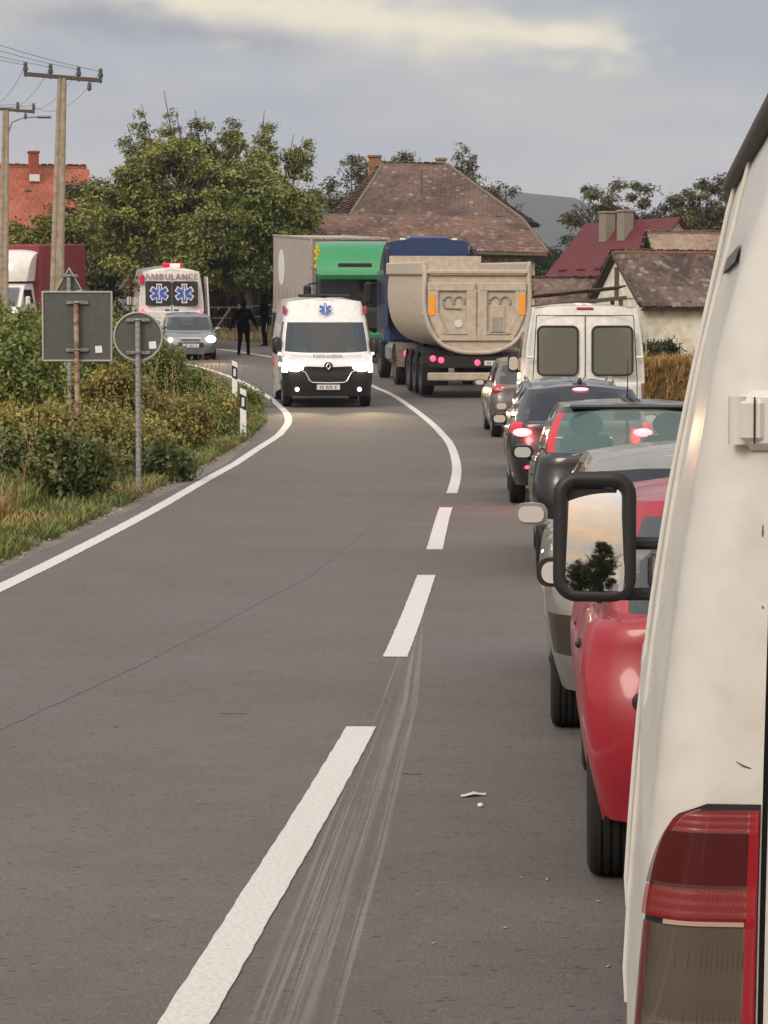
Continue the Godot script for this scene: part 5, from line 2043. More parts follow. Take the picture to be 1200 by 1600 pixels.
	# scratches on the pillar
	for q in [[0.035, 1.232, 0.078, 1.243], [0.045, 1.62, 0.048, 1.64], [0.02, 1.50, 0.024, 1.505]]:
		part(o, "scratch", tubem([van_skin(q[0], q[1], 0.0), van_skin(lerpf(q[0], q[2], 0.5), lerpf(q[1], q[3], 0.35), 0.0), van_skin(q[2], q[3], 0.0)], [0.0012, 0.002, 0.001], 5), M.hub)
	# mirror on two arms
	var inv := o.transform.affine_inverse()
	var mc := inv * at(925.0, 838.0, 8.45)
	var arm_at := inv * at(1046.0, 850.0, 8.45)
	var mir := part(o, "wing_mirror", boxm(mc + Vector3(0, 0, -0.05), Vector3(0.235, 0.375, 0.11), 0.045), M.black)
	# slightly domed glass, tipped up a little
	var tilt := Basis(Vector3.UP, -0.03) * Basis(Vector3.RIGHT, -0.125)
	var dome := MB.new()
	var gr := []
	for i in 17:
		var row := []
		for k in 13:
			var q := Vector2(lerpf(-0.090, 0.090, k / 12.0), lerpf(-0.162, 0.162, i / 16.0))
			row.append(mc + Vector3(0.008, 0.0, 0.026) + tilt * Vector3(q.x, q.y, -q.length_squared() / (2.0 * 1.7)))
		gr.append(row)
	dome.grid(gr)
	part(mir, "mirror_glass", dome, M.mirror)
	var shroud := MB.new()
	shroud = loop_bar(round_rect(0.205, 0.348, 0.05, 0.0, 0.0, 6), 0.022, Transform3D(Basis(), mc + Vector3(0.008, 0, 0.018)))
	part(mir, "mirror_shroud", shroud, M.black)
	part(mir, "arm", boxm(Vector3((mc.x + arm_at.x) / 2 + 0.06, arm_at.y, mc.z - 0.05), Vector3(arm_at.x - mc.x + 0.12, 0.038, 0.045), 0.012), M.black)
	part(mir, "arm", boxm(Vector3((mc.x + arm_at.x) / 2 + 0.06, mc.y - 0.177, mc.z - 0.05), Vector3(arm_at.x - mc.x + 0.12, 0.038, 0.045), 0.012), M.black)
	part(mir, "bracket", boxm(Vector3(arm_at.x - 0.035, arm_at.y - 0.085, mc.z - 0.06), Vector3(0.06, 0.11, 0.05), 0.015), M.steel)
	# what the mirror shows: trees behind the camera
	tree("roadside_tree", "broad dark roadside tree mirrored in the black wing mirror", -3.6, -24.0, 7.2, [[Vector3(0, 4.4, 0), Vector3(1.5, 2.4, 1.5)], [Vector3(-0.3, 2.6, 0), Vector3(2.2, 2.0, 1.8)], [Vector3(0.2, 5.8, 0), Vector3(0.8, 1.4, 0.8)]], 6500, Color(0.04, 0.05, 0.014), Color(0.10, 0.105, 0.03), "", 0.2)
	tree("roadside_tree", "smaller roadside tree behind the camera beside the taller one", -7.2, -27.0, 4.4, [[Vector3(0, 2.3, 0), Vector3(2.4, 1.9, 2.0)]], 3600, Color(0.04, 0.05, 0.014), Color(0.10, 0.105, 0.03), "", 0.16)

# ---------------------------------------------------------------- the queue of cars
# rear left wheel at (x, d); slope: sideways metres per metre ahead
func park(o: Node3D, p: Dictionary, x: float, d: float, slope: float, away := true) -> void:
	var th := -atan(slope)
	var b := Basis(Vector3.UP, th)
	var ref := Vector3(-p.hw + 0.03, 0, p.zf + p.fo + p.wb)
	var off := b * ref
	o.position = Vector3(x - off.x, 0, -d - off.z)
	settle(o, th, p.wb)

func settle(o: Node3D, th: float, wb: float) -> void:
	var f := Basis(Vector3.UP, th) * Vector3(0, 0, -1)
	var a := o.position + f * wb * 0.5
	var b := o.position - f * wb * 0.5
	var ya := road_y(a.x, -a.z)
	var yb := road_y(b.x, -b.z)
	o.position.y = (ya + yb) / 2
	o.rotation = Vector3(atan((ya - yb) / wb), th, 0)

func build_queue() -> void:
	# ---- red hatchback
	var red := paint(lin(0.36, 0.010, 0.026), 0.0, 0.4)
	red.clearcoat = 0.55
	var o := thing("red_hatchback", "bright red hatchback right ahead of the large white van", "car")
	var p := car(o, {"L": 3.78, "W": 1.66, "H": 1.43, "r": 0.30, "tw": 0.20, "fo": 0.74, "wb": 2.44, "belt": 0.92, "beltr": 0.97, "s0": 2.95, "s1": 2.85, "c0": 3.66, "c1": 3.22, "a0": 0.92, "a1": 1.62, "b": 2.2, "ry": [0.46, 0.66], "bumper_y": 0.27,
		"rear_x": [0.995, 0.97, 0.87, 0.52], "house_cells": {Vector2i(1, 7): "tail_light"}}, {"body": red, "gap": M.gap, "windshield": M.glass, "front_window": M.glass, "rear_side_window": M.glass, "rear_window": M.glass, "tail_light": M.red_lens, "handle": M.black, "mirror": M.black})
	park(o, p, 0.745, 10.2, 0.062)
	part(o, "bumper_plug", lathem([Vector2(0.0, 0.03), Vector2(0.03, 0.028), Vector2(0.04, 0.01), Vector2(0.04, -0.03)], 14, Transform3D(Basis(Vector3.RIGHT, PI / 2), Vector3(-0.62, 0.70, 1.845))), M.black)
	plate(o, Vector3(0, 0.56, 1.905), true)
	part(o, "window_trim", tubem([Vector3(-0.795, 0.975, 0.1), Vector3(-0.795, 0.985, 0.9), Vector3(-0.76, 1.0, 1.28)], [0.012, 0.012, 0.012], 6), M.black)
	# ---- silver hatchback with high lamps
	var silver := paint(lin(0.36, 0.35, 0.32), 0.55, 0.36)
	o = thing("silver_hatchback", "light silver hatchback with lamps on its rear pillars ahead of the red car", "car")
	p = car(o, {"L": 4.05, "W": 1.70, "H": 1.41, "fo": 0.82, "wb": 2.52, "belt": 0.90, "beltr": 0.93, "a0": 1.0, "a1": 1.75, "b": 2.35, "s0": 3.15, "s1": 3.05, "c0": 3.90, "c1": 3.30, "wr": 0.24, "rims": 1,
		"skirt_cells": {Vector2i(1, -3): "reflector", Vector2i(1, -4): "reflector"}, "house_cells": {Vector2i(1, 7): "tail_light", Vector2i(2, 7): "body"}},
		{"body": silver, "gap": M.gap, "windshield": M.glass, "front_window": M.glass, "rear_side_window": M.glass, "rear_window": M.glass_dark, "tail_light": M.lamp_clear, "reflector": M.lamp_smoke})
	park(o, p, 0.845, 14.15, 0.055)
	plate(o, Vector3(0, 0.70, 2.045), true)
	part(o, "wiper", tubem([Vector3(0.0, 0.98, 1.90), Vector3(-0.30, 1.04, 1.80)], [0.010, 0.006], 5), M.black)
	# ---- black hatchback with tall pillar lamps, tinted view through its cabin
	var black := paint(lin(0.012, 0.013, 0.017), 0.2, 0.3)
	o = thing("black_hatchback", "black hatchback with tall red pillar lamps and headrests seen through its rear window", "car")
	p = car(o, {"L": 3.84, "W": 1.66, "H": 1.44, "fo": 0.76, "wb": 2.46, "belt": 0.92, "beltr": 1.0, "a0": 0.95, "a1": 1.62, "b": 2.2, "s0": 3.05, "s1": 2.95, "c0": 3.74, "c1": 3.42, "wr": 0.235, "edge": 0.05,
		"house_cells": {Vector2i(1, 7): "tail_light", Vector2i(2, 7): "tail_light", Vector2i(3, 7): "body"}, "mirror_y": 0.93},
		{"body": black, "gap": M.gap, "windshield": M.glass_clear, "front_window": M.glass_clear, "rear_side_window": M.glass_clear, "rear_window": M.glass_clear, "tail_light": M.red_lens_dim})
	park(o, p, 1.28, 23.6, 0.045)
	part(o, "inner_mirror", boxm(Vector3(0.02, 1.27, -0.25), Vector3(0.24, 0.07, 0.03), 0.02), M.black)
	part(o, "pendant", tubem([Vector3(0.02, 1.24, -0.25), Vector3(0.02, 1.14, -0.25), Vector3(0.02, 1.09, -0.25), Vector3(0.02, 1.02, -0.25)], [0.004, 0.03, 0.012, 0.022], 6), M.black)
	part(o, "antenna", tubem([Vector3(0.0, 1.42, 0.2), Vector3(0.0, 1.78, 0.36)], [0.006, 0.003], 5), M.black)
	part(o, "high_brake_light", boxm(Vector3(0, 1.375, 1.515), Vector3(0.34, 0.03, 0.02), 0.006), M.red_lens)
	part(o, "roof_spoiler", boxm(Vector3(0, 1.40, 1.46), Vector3(1.06, 0.035, 0.16), 0.015, Basis(Vector3.RIGHT, 0.15)), black)
	plate(o, Vector3(0, 0.72, 1.935), true)
	for s in [-1.0, 1.0]:
		part(o, "bumper_reflector", boxm(Vector3(s * 0.58, 0.44, 1.895), Vector3(0.16, 0.05, 0.03), 0.01), M.red_lens)
	part(o, "wiper", tubem([Vector3(0.05, 1.03, 1.87), Vector3(0.42, 1.06, 1.83)], [0.012, 0.007], 5), M.black)
	# ---- dark saloon braking
	var ink := paint(lin(0.022, 0.024, 0.032), 0.4, 0.3)
	o = thing("dark_saloon", "dark blue-black saloon with its brake lights glowing", "car")
	p = car(o, {"L": 4.35, "W": 1.74, "H": 1.42, "fo": 0.86, "wb": 2.62, "belt": 0.92, "beltr": 0.98, "a0": 1.15, "a1": 1.85, "b": 2.5, "s0": 3.35, "s1": 3.15, "c0": 4.02, "c1": 3.45, "wr": 0.25,
		"skirt_cells": {Vector2i(3, -3): "tail_light", Vector2i(3, -4): "tail_light"}},
		{"body": ink, "gap": M.gap, "windshield": M.glass, "front_window": M.glass_dark, "rear_side_window": M.glass_dark, "rear_window": M.glass_dark, "tail_light": M.red_lens_dim})
	park(o, p, 1.50, 33.6, 0.035)
	for s in [-1.0, 1.0]:
		part(o, "brake_light", ellm(Vector3(s * 0.70, 0.865, 2.075), Vector3(0.115, 0.05, 0.045), 12), M.red_hot)
		lamp_light(o, Vector3(s * 0.70, 0.865, 2.19), Color(1.0, 0.12, 0.12), 0.35)
	part(o, "high_brake_light", ellm(Vector3(0.0, 1.355, 1.325), Vector3(0.10, 0.022, 0.02), 10), M.red_hot)
	part(o, "antenna", ellm(Vector3(0.0, 1.44, 1.05), Vector3(0.03, 0.05, 0.05), 8), M.black)
	for s in [-1.0, 1.0]:
		part(o, "fog_light", boxm(Vector3(s * 0.56, 0.46, 2.135), Vector3(0.22, 0.035, 0.03), 0.01), M.red_lit)
	plate(o, Vector3(0, 0.66, 2.185), true)
	part(o, "chrome_strip", boxm(Vector3(0, 0.80, 2.14), Vector3(0.7, 0.025, 0.02), 0.008), M.chrome)
	# ---- light blue-grey car ahead of it
	var mist := paint(lin(0.20, 0.22, 0.25), 0.5, 0.33)
	o = thing("grey_estate", "pale blue-grey estate car between the dark saloon and the white panel van", "car")
	p = car(o, {"L": 4.1, "W": 1.70, "H": 1.40, "fo": 0.82, "wb": 2.5, "belt": 0.90, "beltr": 0.97, "s0": 3.2, "s1": 3.1, "c0": 3.98, "c1": 3.6, "wr": 0.22,
		"skirt_cells": {Vector2i(3, -3): "tail_light", Vector2i(3, -4): "tail_light"}},
		{"body": mist, "gap": M.gap, "windshield": M.glass, "front_window": M.glass_dark, "rear_side_window": M.glass_dark, "rear_window": M.glass_dark, "tail_light": M.red_lens_dim})
	park(o, p, 1.83, 40.2, 0.02)
	part(o, "brake_light", ellm(Vector3(-0.76, 0.90, 1.89), Vector3(0.07, 0.07, 0.05), 12), M.pink_lit)
	part(o, "brake_light", ellm(Vector3(0.76, 0.90, 1.89), Vector3(0.07, 0.07, 0.05), 12), M.pink_lit)
	for s in [-1.0, 1.0]:
		part(o, "roof_rail", tubem([Vector3(s * 0.60, 1.36, -0.2), Vector3(s * 0.61, 1.40, 0.1), Vector3(s * 0.61, 1.40, 1.2), Vector3(s * 0.60, 1.35, 1.5)], [0.016, 0.016, 0.016, 0.016], 6), M.steel)
	# ---- white panel van
	o = thing("white_panel_van", "white panel van with two rounded rear door windows", "van")
	var vw := paint(lin(0.80, 0.80, 0.76))
	p = car(o, {"L": 4.75, "W": 2.02, "H": 2.49, "fo": 0.85, "wb": 2.85, "r": 0.33, "tw": 0.2, "sill": 0.34, "bumper_y": 0.34, "belt": 1.18, "beltr": 1.20, "nose": 1.0, "hood": 1.08, "ry": [0.55, 0.85], "a0": 0.85, "a1": 1.55, "b": 1.9, "s0": 4.45, "s1": 4.42, "c0": 4.73, "c1": 4.60, "wr": 0.15, "edge": 0.05,
		"rz": [-0.02, 0.0, 0.0, -0.01, -0.02], "rear_x": [1.0, 0.985, 0.93, 0.55], "inset": [0.05, 0.02, 0.0, 0.0, 0.01, 0.02], "rear_glass": false, "side_glass": false, "cab_glass": true, "seats": false, "handles": false, "mirror_size": Vector3(0.20, 0.32, 0.12), "mirror_y": 1.45, "arch": 0.07,
		"vs": [0.0, 0.05, 0.40, 0.66, 1.0], "skirt_cells": {Vector2i(2, -3): "tail_light", Vector2i(2, -4): "tail_light", Vector2i(3, -3): "tail_light", Vector2i(3, -4): "tail_light"}},
		{"body": vw, "gap": M.gap, "windshield": M.glass_dark, "front_window": M.glass_dark, "tail_light": M.red_lens, "mirror": M.black})
	park(o, p, 2.36, 47.6, 0.02)
	for s in [-1.0, 1.0]:
		var xf := Transform3D(Basis(Vector3.RIGHT, -0.085), Vector3(s * 0.45, 1.73, 2.345))
		var d := Node3D.new()
		d.name = "rear_door"
		o.add_child(d, true)
		part(d, "rear_window", prismm(round_rect(0.66, 0.80, 0.09), 0.02, xf), M.glass_van)
		part(d, "window_seal", frame_bar(0.66, 0.80, 0.09, 0.018, xf), M.black)
		part(d, "hinge", boxm(Vector3(s * 0.90, 1.62, 2.31), Vector3(0.13, 0.045, 0.04), 0.012), vw)
		part(d, "hinge", boxm(Vector3(s * 0.955, 0.80, 2.32), Vector3(0.11, 0.045, 0.05), 0.012), vw)
		part(d, "door_gap", tubem([Vector3(s * 0.86, 0.62, 2.365), Vector3(s * 0.86, 1.25, 2.355), Vector3(s * 0.80, 2.30, 2.262)], [0.008, 0.008, 0.008], 5), M.gap)
	part(o, "door_gap", tubem([Vector3(0, 0.55, 2.372), Vector3(0, 1.2, 2.368), Vector3(0, 1.7, 2.362), Vector3(0, 2.30, 2.272)], [0.008, 0.008, 0.008, 0.008], 5), M.gap)
	part(o, "door_gap", tubem([Vector3(-0.80, 2.31, 2.262), Vector3(0.80, 2.31, 2.262)], [0.007, 0.007], 5), M.gap)
	part(o, "high_brake_light", boxm(Vector3(0, 2.425, 2.235), Vector3(0.28, 0.045, 0.05), 0.015), M.red_lens)
	part(o, "spare_mirror", ellm(Vector3(1.10, 1.22, -1.1), Vector3(0.12, 0.17, 0.07), 10), M.black)
	plate(o, Vector3(-0.45, 0.78, 2.385), true)
	# ---- small grey car beside the tipper
	var taupe := paint(lin(0.17, 0.155, 0.15), 0.45, 0.33)
	o = thing("grey_city_car", "small grey car with round red tail lights following the tipper trailer", "car")
	p = car(o, {"L": 3.75, "W": 1.66, "H": 1.50, "fo": 0.74, "wb": 2.42, "belt": 0.92, "beltr": 0.98, "a0": 0.8, "a1": 1.45, "b": 2.1, "s0": 2.95, "s1": 2.8, "c0": 3.62, "c1": 3.15, "wr": 0.24,
		},
		{"body": taupe, "gap": M.gap, "windshield": M.glass, "front_window": M.glass_dark, "rear_side_window": M.glass_dark, "rear_window": M.glass, "tail_light": M.red_lens_dim})
	park(o, p, 2.02, 53.2, -0.02)
	for s in [-1.0, 1.0]:
		part(o, "tail_light", ellm(Vector3(s * 0.635, 0.90, 1.665), Vector3(0.19, 0.12, 0.135), 16), M.red_lens)
		part(o, "lamp_band", ellm(Vector3(s * 0.635, 0.905, 1.682), Vector3(0.175, 0.035, 0.122), 14), M.lamp_clear)
	plate(o, Vector3(0, 0.62, 1.885), true)

# ---------------------------------------------------------------- lorries
func lorry_wheels(o: Node3D, z: float, dual: bool, hw := 1.25, r := 0.50) -> void:
	for s in [-1.0, 1.0]:
		wheel(o, Vector3(s * (hw - 0.16), r, z), r, 0.30, s, 2)
		if dual:
			wheel(o, Vector3(s * (hw - 0.50), r, z), r, 0.28, s, 2)

func build_trucks() -> void:
	var sand := textured(lin(0.55, 0.475, 0.385), 0.75, noise_tex(111, 0.014, 6, Color(0.91, 0.90, 0.885), Color(1, 1, 1), 1024, 0.42), 0.3)
	var worn := textured(lin(0.36, 0.335, 0.28), 0.7, M.grime_tex, 0.8)
	var o := thing("tipper_trailer", "sand coloured half round tipper trailer with orange side reflectors on its tailgate", "trailer", Vector3.ZERO)
	# origin: middle of the tail, on the road
	var th := 0.105
	o.position = Vector3(2.22, 0, -68.0)
	settle(o, th, 6.0)
	o.position.y = road_y(2.2, 70.0) - 0.02
	var prof := [Vector2(-1.24, 3.20), Vector2(-1.25, 2.05), Vector2(-1.13, 1.66), Vector2(-0.84, 1.30), Vector2(-0.42, 1.13), Vector2(0, 1.10), Vector2(0.42, 1.13), Vector2(0.84, 1.30), Vector2(1.13, 1.66), Vector2(1.25, 2.05), Vector2(1.24, 3.20)]
	var p3 := PackedVector3Array()
	for q in prof:
		p3.push_back(Vector3(q.x, q.y, 0))
	var curve := resample(p3, 4)
	var tub := MB.new()
	for shell_ in [1.0, 0.965]:
		var g := []
		for z in [0.0, -2.0, -4.0, -6.0, -8.1]:
			var row := []
			for q in curve:
				row.append(Vector3(q.x * shell_, lerpf(3.20, q.y, 1.0 if shell_ == 1.0 else 0.97), z))
			g.append(row)
		tub.grid(g)
	var front := PackedVector2Array()
	for q in curve:
		front.push_back(Vector2(q.x, q.y))
	front.push_back(Vector2(1.24, 3.45))
	front.push_back(Vector2(-1.24, 3.45))
	tub.prism(front, 0.05, Transform3D(Basis(), Vector3(0, 0, -8.1)))
	part(o, "tub", tub, sand)
	for s in [-1.0, 1.0]:
		part(o, "top_rail", boxm(Vector3(s * 1.27, 3.10, -4.05), Vector3(0.12, 0.32, 8.2), 0.03), sand)
		part(o, "tailgate_post", boxm(Vector3(s * 1.27, 2.62, 0.03), Vector3(0.09, 1.30, 0.12), 0.025), sand)
	# tailgate: outline, raised rim, two sunk panels
	var tg := Node3D.new()
	tg.name = "tailgate"
	o.add_child(tg, true)
	tg.position = Vector3(0, 0, 0.06)
	var ol := PackedVector2Array()
	for q in curve:
		if q.y < 3.0:
			ol.push_back(Vector2(q.x * 0.985, q.y + 0.02))
	ol.push_back(Vector2(1.22, 3.02))
	ol.push_back(Vector2(-1.22, 3.02))
	part(tg, "panel", prismm(ol, 0.05, Transform3D()), sand)
	var rim := []
	var rimr := []
	for q in curve:
		rim.append(Vector3(q.x * 1.0, q.y - 0.02, 0.03))
		rimr.append(0.055)
	part(tg, "rim", tubem(rim, rimr, 7), sand)
	part(tg, "top_beam", boxm(Vector3(0, 3.02, 0.02), Vector3(2.44, 0.10, 0.14), 0.02), sand)
	part(tg, "band_lip", boxm(Vector3(0, 2.955, 0.035), Vector3(2.3, 0.03, 0.07), 0.01), sand)
	for s in [-1.0, 1.0]:
		# raised frame strips round each sunk panel
		var strips := MB.new()
		strips.box(Vector3(s * 0.62, 2.66, 0.035), Vector3(1.16, 0.20, 0.07), 0.02)
		strips.box(Vector3(s * 0.13, 2.02, 0.033), Vector3(0.24, 1.12, 0.066), 0.02)
		strips.box(Vector3(s * 1.06, 2.30, 0.031), Vector3(0.26, 0.56, 0.062), 0.02)
		strips.box(Vector3(s * 0.96, 1.80, 0.030), Vector3(0.24, 0.62, 0.060), 0.02, Basis(Vector3.BACK, -s * 0.42))
		strips.box(Vector3(s * 0.46, 1.44, 0.032), Vector3(0.92, 0.16, 0.064), 0.02)
		part(tg, "frame_strips", strips, sand)
		part(tg, "shelf_lip", boxm(Vector3(s * 0.50, 1.535, 0.05), Vector3(0.58, 0.045, 0.06), 0.012), textured(lin(0.55, 0.49, 0.40), 0.7, M.patch_tex, 1.0))
		part(tg, "side_reflector", boxm(Vector3(s * 1.09, 2.23, 0.068), Vector3(0.15, 0.50, 0.014), 0.004), M.amber)
		# the pressed emblem: two hooked arches
		var em := MB.new()
		for k in 2:
			var arc := []
			var ar := []
			for i in 12:
				var a := lerpf(PI * 1.05, -0.25, i / 11.0)
				arc.append(Vector3(s * 0.56 - 0.13 + k * 0.25 + cos(a) * 0.125, 2.29 + sin(a) * 0.15, 0.012))
				ar.append(0.034)
			em.tube(arc, ar, 6)
		if s < 0:
			em.tube([Vector3(-0.81, 2.29, 0.012), Vector3(-0.77, 2.16, 0.012), Vector3(-0.38, 2.14, 0.012)], [0.034, 0.034, 0.03], 6)
		part(tg, "emblem", em, worn)
	part(tg, "hatch", boxm(Vector3(0.50, 1.90, 0.012), Vector3(0.36, 0.66, 0.03), 0.008), sand)
	part(tg, "hatch_plate", boxm(Vector3(0.50, 1.76, 0.03), Vector3(0.26, 0.36, 0.02), 0.006), worn)
	part(tg, "round_sticker", lathem([Vector2(0.0, 0.012), Vector2(0.095, 0.010), Vector2(0.10, 0.0)], 20, Transform3D(Basis(Vector3.RIGHT, PI / 2), Vector3(-0.44, 1.78, 0.012))), M.white_plate)
	# chassis
	var ch := MB.new()
	for s in [-1.0, 1.0]:
		ch.box(Vector3(s * 0.45, 0.92, -4.3), Vector3(0.16, 0.26, 8.2), 0.02)
	for z in [-0.5, -2.0, -4.5, -7.0]:
		ch.box(Vector3(0, 0.92, z), Vector3(1.0, 0.18, 0.14), 0.02)
	part(o, "chassis", ch, M.under)
	part(o, "light_bar", boxm(Vector3(0, 0.86, 0.0), Vector3(2.3, 0.30, 0.12), 0.02), M.black)
	part(o, "underrun_bar", boxm(Vector3(0, 0.50, -0.05), Vector3(2.35, 0.20, 0.12), 0.03), sand)
	for q in [[-1.06, 0.94], [-0.86, 0.90], [0.02, 0.84], [0.88, 0.82]]:
		part(o, "tail_light", ellm(Vector3(q[0], q[1], 0.075), Vector3(0.075, 0.075, 0.03), 12), M.pink_lit)
	plate(o, Vector3(0.45, 0.83, 0.075), true)
	for s in [-1.0, 1.0]:
		for z in [-1.0, -2.31, -3.62]:
			var gd := []
			for i in 9:
				var a := PI * i / 8.0
				gd.append([Vector3(s * 0.62, 0.50 + sin(a) * 0.60, z + cos(a) * 0.60), Vector3(s * 1.26, 0.50 + sin(a) * 0.60, z + cos(a) * 0.60)])
			var gm := MB.new()
			gm.grid(gd)
			part(o, "mudguard", gm, M.black)
		part(o, "mud_flap", boxm(Vector3(s * 0.95, 0.55, -0.32), Vector3(0.62, 0.55, 0.02), 0.005), M.rubber)
	for z in [-1.0, -2.31, -3.62]:
		lorry_wheels(o, z, false)
	# ---- blue tractor unit
	var blue := paint(lin(0.028, 0.065, 0.19), 0.2, 0.35)
	o = thing("blue_truck_cab", "blue truck cab with roof fairing pulling the sand coloured tipper", "truck", Vector3(1.16, 0, -79.0))
	settle(o, 0.115, 3.8)
	var cab := MB.new()
	cab.box(Vector3(0, 2.02, -0.4), Vector3(2.46, 2.1, 2.1), 0.14)
	part(o, "cab", cab, blue)
	var rf := []
	for i in 7:
		var t := i / 6.0
		var row := []
		for k in 9:
			var u := k / 8.0 * 2.0 - 1.0
			row.append(Vector3(u * lerpf(1.16, 1.10, t), 3.06 + 0.82 * pow(sin(minf(t * 1.25, 1.0) * PI / 2), 0.8) * (1.0 - 0.10 * pow(absf(u), 4.0)), -1.3 + t * 1.9))
		rf.append(row)
	var fair := MB.new()
	fair.grid(rf)
	var backp := []
	for k in 9:
		backp.append(rf[6][k])
	var low := []
	for k in 9:
		low.append(Vector3(backp[k].x, 3.02, 0.6))
	fair.grid([backp, low])
	var sl := []
	var sr := []
	for i in 7:
		sl.append([rf[i][0], Vector3(rf[i][0].x, 3.02, rf[i][0].z)])
		sr.append([rf[i][8], Vector3(rf[i][8].x, 3.02, rf[i][8].z)])
	fair.grid(sl)
	fair.grid(sr)
	part(o, "roof_fairing", fair, blue)
	part(o, "roof_hump", boxm(Vector3(0, 3.90, 0.2), Vector3(1.1, 0.13, 0.7), 0.05), blue)
	for s in [-1.0, 1.0]:
		part(o, "roof_lamp", boxm(Vector3(s * 0.72, 3.86, 0.50), Vector3(0.16, 0.10, 0.08), 0.02), M.white_plate)
		var df := boxm(Vector3(s * 1.22, 2.55, 0.85), Vector3(0.05, 2.2, 0.75), 0.02)
		part(o, "side_deflector", df, blue)
		part(o, "deflector_edge", boxm(Vector3(s * 1.21, 3.25, 0.72), Vector3(0.07, 0.75, 0.8), 0.03, Basis(Vector3.RIGHT, 0.3)), M.black)
		part(o, "fuel_tank", boxm(Vector3(s * 0.95, 0.78, 1.25), Vector3(0.55, 0.55, 1.3), 0.12), M.steel)
		part(o, "side_window", boxm(Vector3(s * 1.235, 2.35, -0.75), Vector3(0.012, 0.7, 0.8), 0.0), M.glass_dark)
		var mm := part(o, "side_mirror", boxm(Vector3(s * 1.48, 2.35, -1.25), Vector3(0.22, 0.62, 0.14), 0.05), M.black)
		part(mm, "mirror_arm", tubem([Vector3(s * 1.2, 2.62, -1.3), Vector3(s * 1.45, 2.62, -1.27)], [0.03, 0.03], 6), M.black)
	part(o, "exhaust_stack", boxm(Vector3(-0.9, 2.2, 0.85), Vector3(0.3, 1.7, 0.3), 0.06), M.black)
	part(o, "windshield", boxm(Vector3(0, 2.35, -1.46), Vector3(2.1, 0.85, 0.02), 0.0), M.glass_dark)
	part(o, "front_bumper", boxm(Vector3(0, 0.65, -1.40), Vector3(2.45, 0.6, 0.3), 0.08), blue)
	var fr := MB.new()
	for s in [-1.0, 1.0]:
		fr.box(Vector3(s * 0.42, 0.90, 1.2), Vector3(0.12, 0.26, 5.4), 0.02)
	fr.box(Vector3(0, 1.10, 2.6), Vector3(0.9, 0.14, 0.9), 0.03)
	part(o, "chassis", fr, M.under)
	lorry_wheels(o, -0.55, false)
	lorry_wheels(o, 3.05, true)
	for s in [-1.0, 1.0]:
		part(o, "tail_light", ellm(Vector3(s * 1.02, 0.86, 3.93), Vector3(0.08, 0.10, 0.04), 10), M.pink_lit)
		var gd := []
		for i in 9:
			var a := PI * i / 8.0
			gd.append([Vector3(s * 0.60, 0.50 + sin(a) * 0.62, 3.05 + cos(a) * 0.62), Vector3(s * 1.25, 0.50 + sin(a) * 0.62, 3.05 + cos(a) * 0.62)])
		var gm := MB.new()
		gm.grid(gd)
		part(o, "mudguard", gm, textured(lin(0.25, 0.21, 0.165), 0.8, M.patch_tex, 1.0))
	# ---- green cab facing us
	var green := paint(lin(0.012, 0.26, 0.075), 0.0, 0.4)
	o = thing("green_truck_cab", "green truck cab with yellow side print facing down the road", "truck", Vector3(-0.92, 0, -88.6))
	settle(o, PI + 0.02, 3.6)
	var gc := MB.new()
	gc.box(Vector3(0, 1.95, 0.15), Vector3(2.46, 1.9, 2.1), 0.16)
	part(o, "cab", gc, textured(lin(0.045, 0.06, 0.058), 0.5, M.grime_tex, 1.0))
	part(o, "roof", boxm(Vector3(0, 2.86, 0.05), Vector3(2.42, 0.24, 2.2), 0.10), green)
	var dg := []
	for i in 8:
		var t := i / 7.0
		var row := []
		for k in 11:
			var u := k / 10.0 * 2.0 - 1.0
			row.append(Vector3(u * 1.20, 2.90 + 0.86 * pow(sin(t * PI / 2), 0.85) * (1.0 - 0.05 * pow(absf(u), 6.0)), -0.85 + t * 1.5 + 0.16 * u * u))
		dg.append(row)
	var dm := MB.new()
	dm.grid(dg)
	var dl := []
	var dr := []
	for i in 8:
		dl.append([dg[i][0], Vector3(dg[i][0].x, 2.88, dg[i][0].z)])
		dr.append([dg[i][10], Vector3(dg[i][10].x, 2.88, dg[i][10].z)])
	dm.grid(dl)
	dm.grid(dr)
	part(o, "roof_fairing", dm, green)
	part(o, "fairing_slot", boxm(Vector3(0, 3.02, -0.83), Vector3(1.05, 0.17, 0.10), 0.03), M.gap)
	part(o, "sun_visor", boxm(Vector3(0, 2.74, -1.13), Vector3(2.36, 0.26, 0.26), 0.06, Basis(Vector3.RIGHT, -0.45)), green)
	for s in [-1.0, 1.0]:
		part(o, "side_extension", boxm(Vector3(s * 1.24, 3.25, 0.95), Vector3(0.04, 0.80, 0.55), 0.015), green)
	var chk := MB.new()
	for i in 6:
		for k in 3:
			if (i + k) % 2 == 0:
				chk.box(Vector3(1.225 - 0.05 * k, 3.0 + i * 0.115, -0.50 + k * 0.04 + i * 0.10), Vector3(0.10, 0.11, 0.10), 0.01)
	part(o, "yellow_print", chk, mat(lin(0.72, 0.48, 0.02), 0.5))
	part(o, "yellow_panel", boxm(Vector3(1.262, 3.25, 0.62), Vector3(0.012, 0.70, 0.85), 0.0), mat(lin(0.72, 0.48, 0.02), 0.5))
	part(o, "windshield", boxm(Vector3(0, 2.18, -0.912), Vector3(2.14, 0.86, 0.02), 0.0), M.glass_dark)
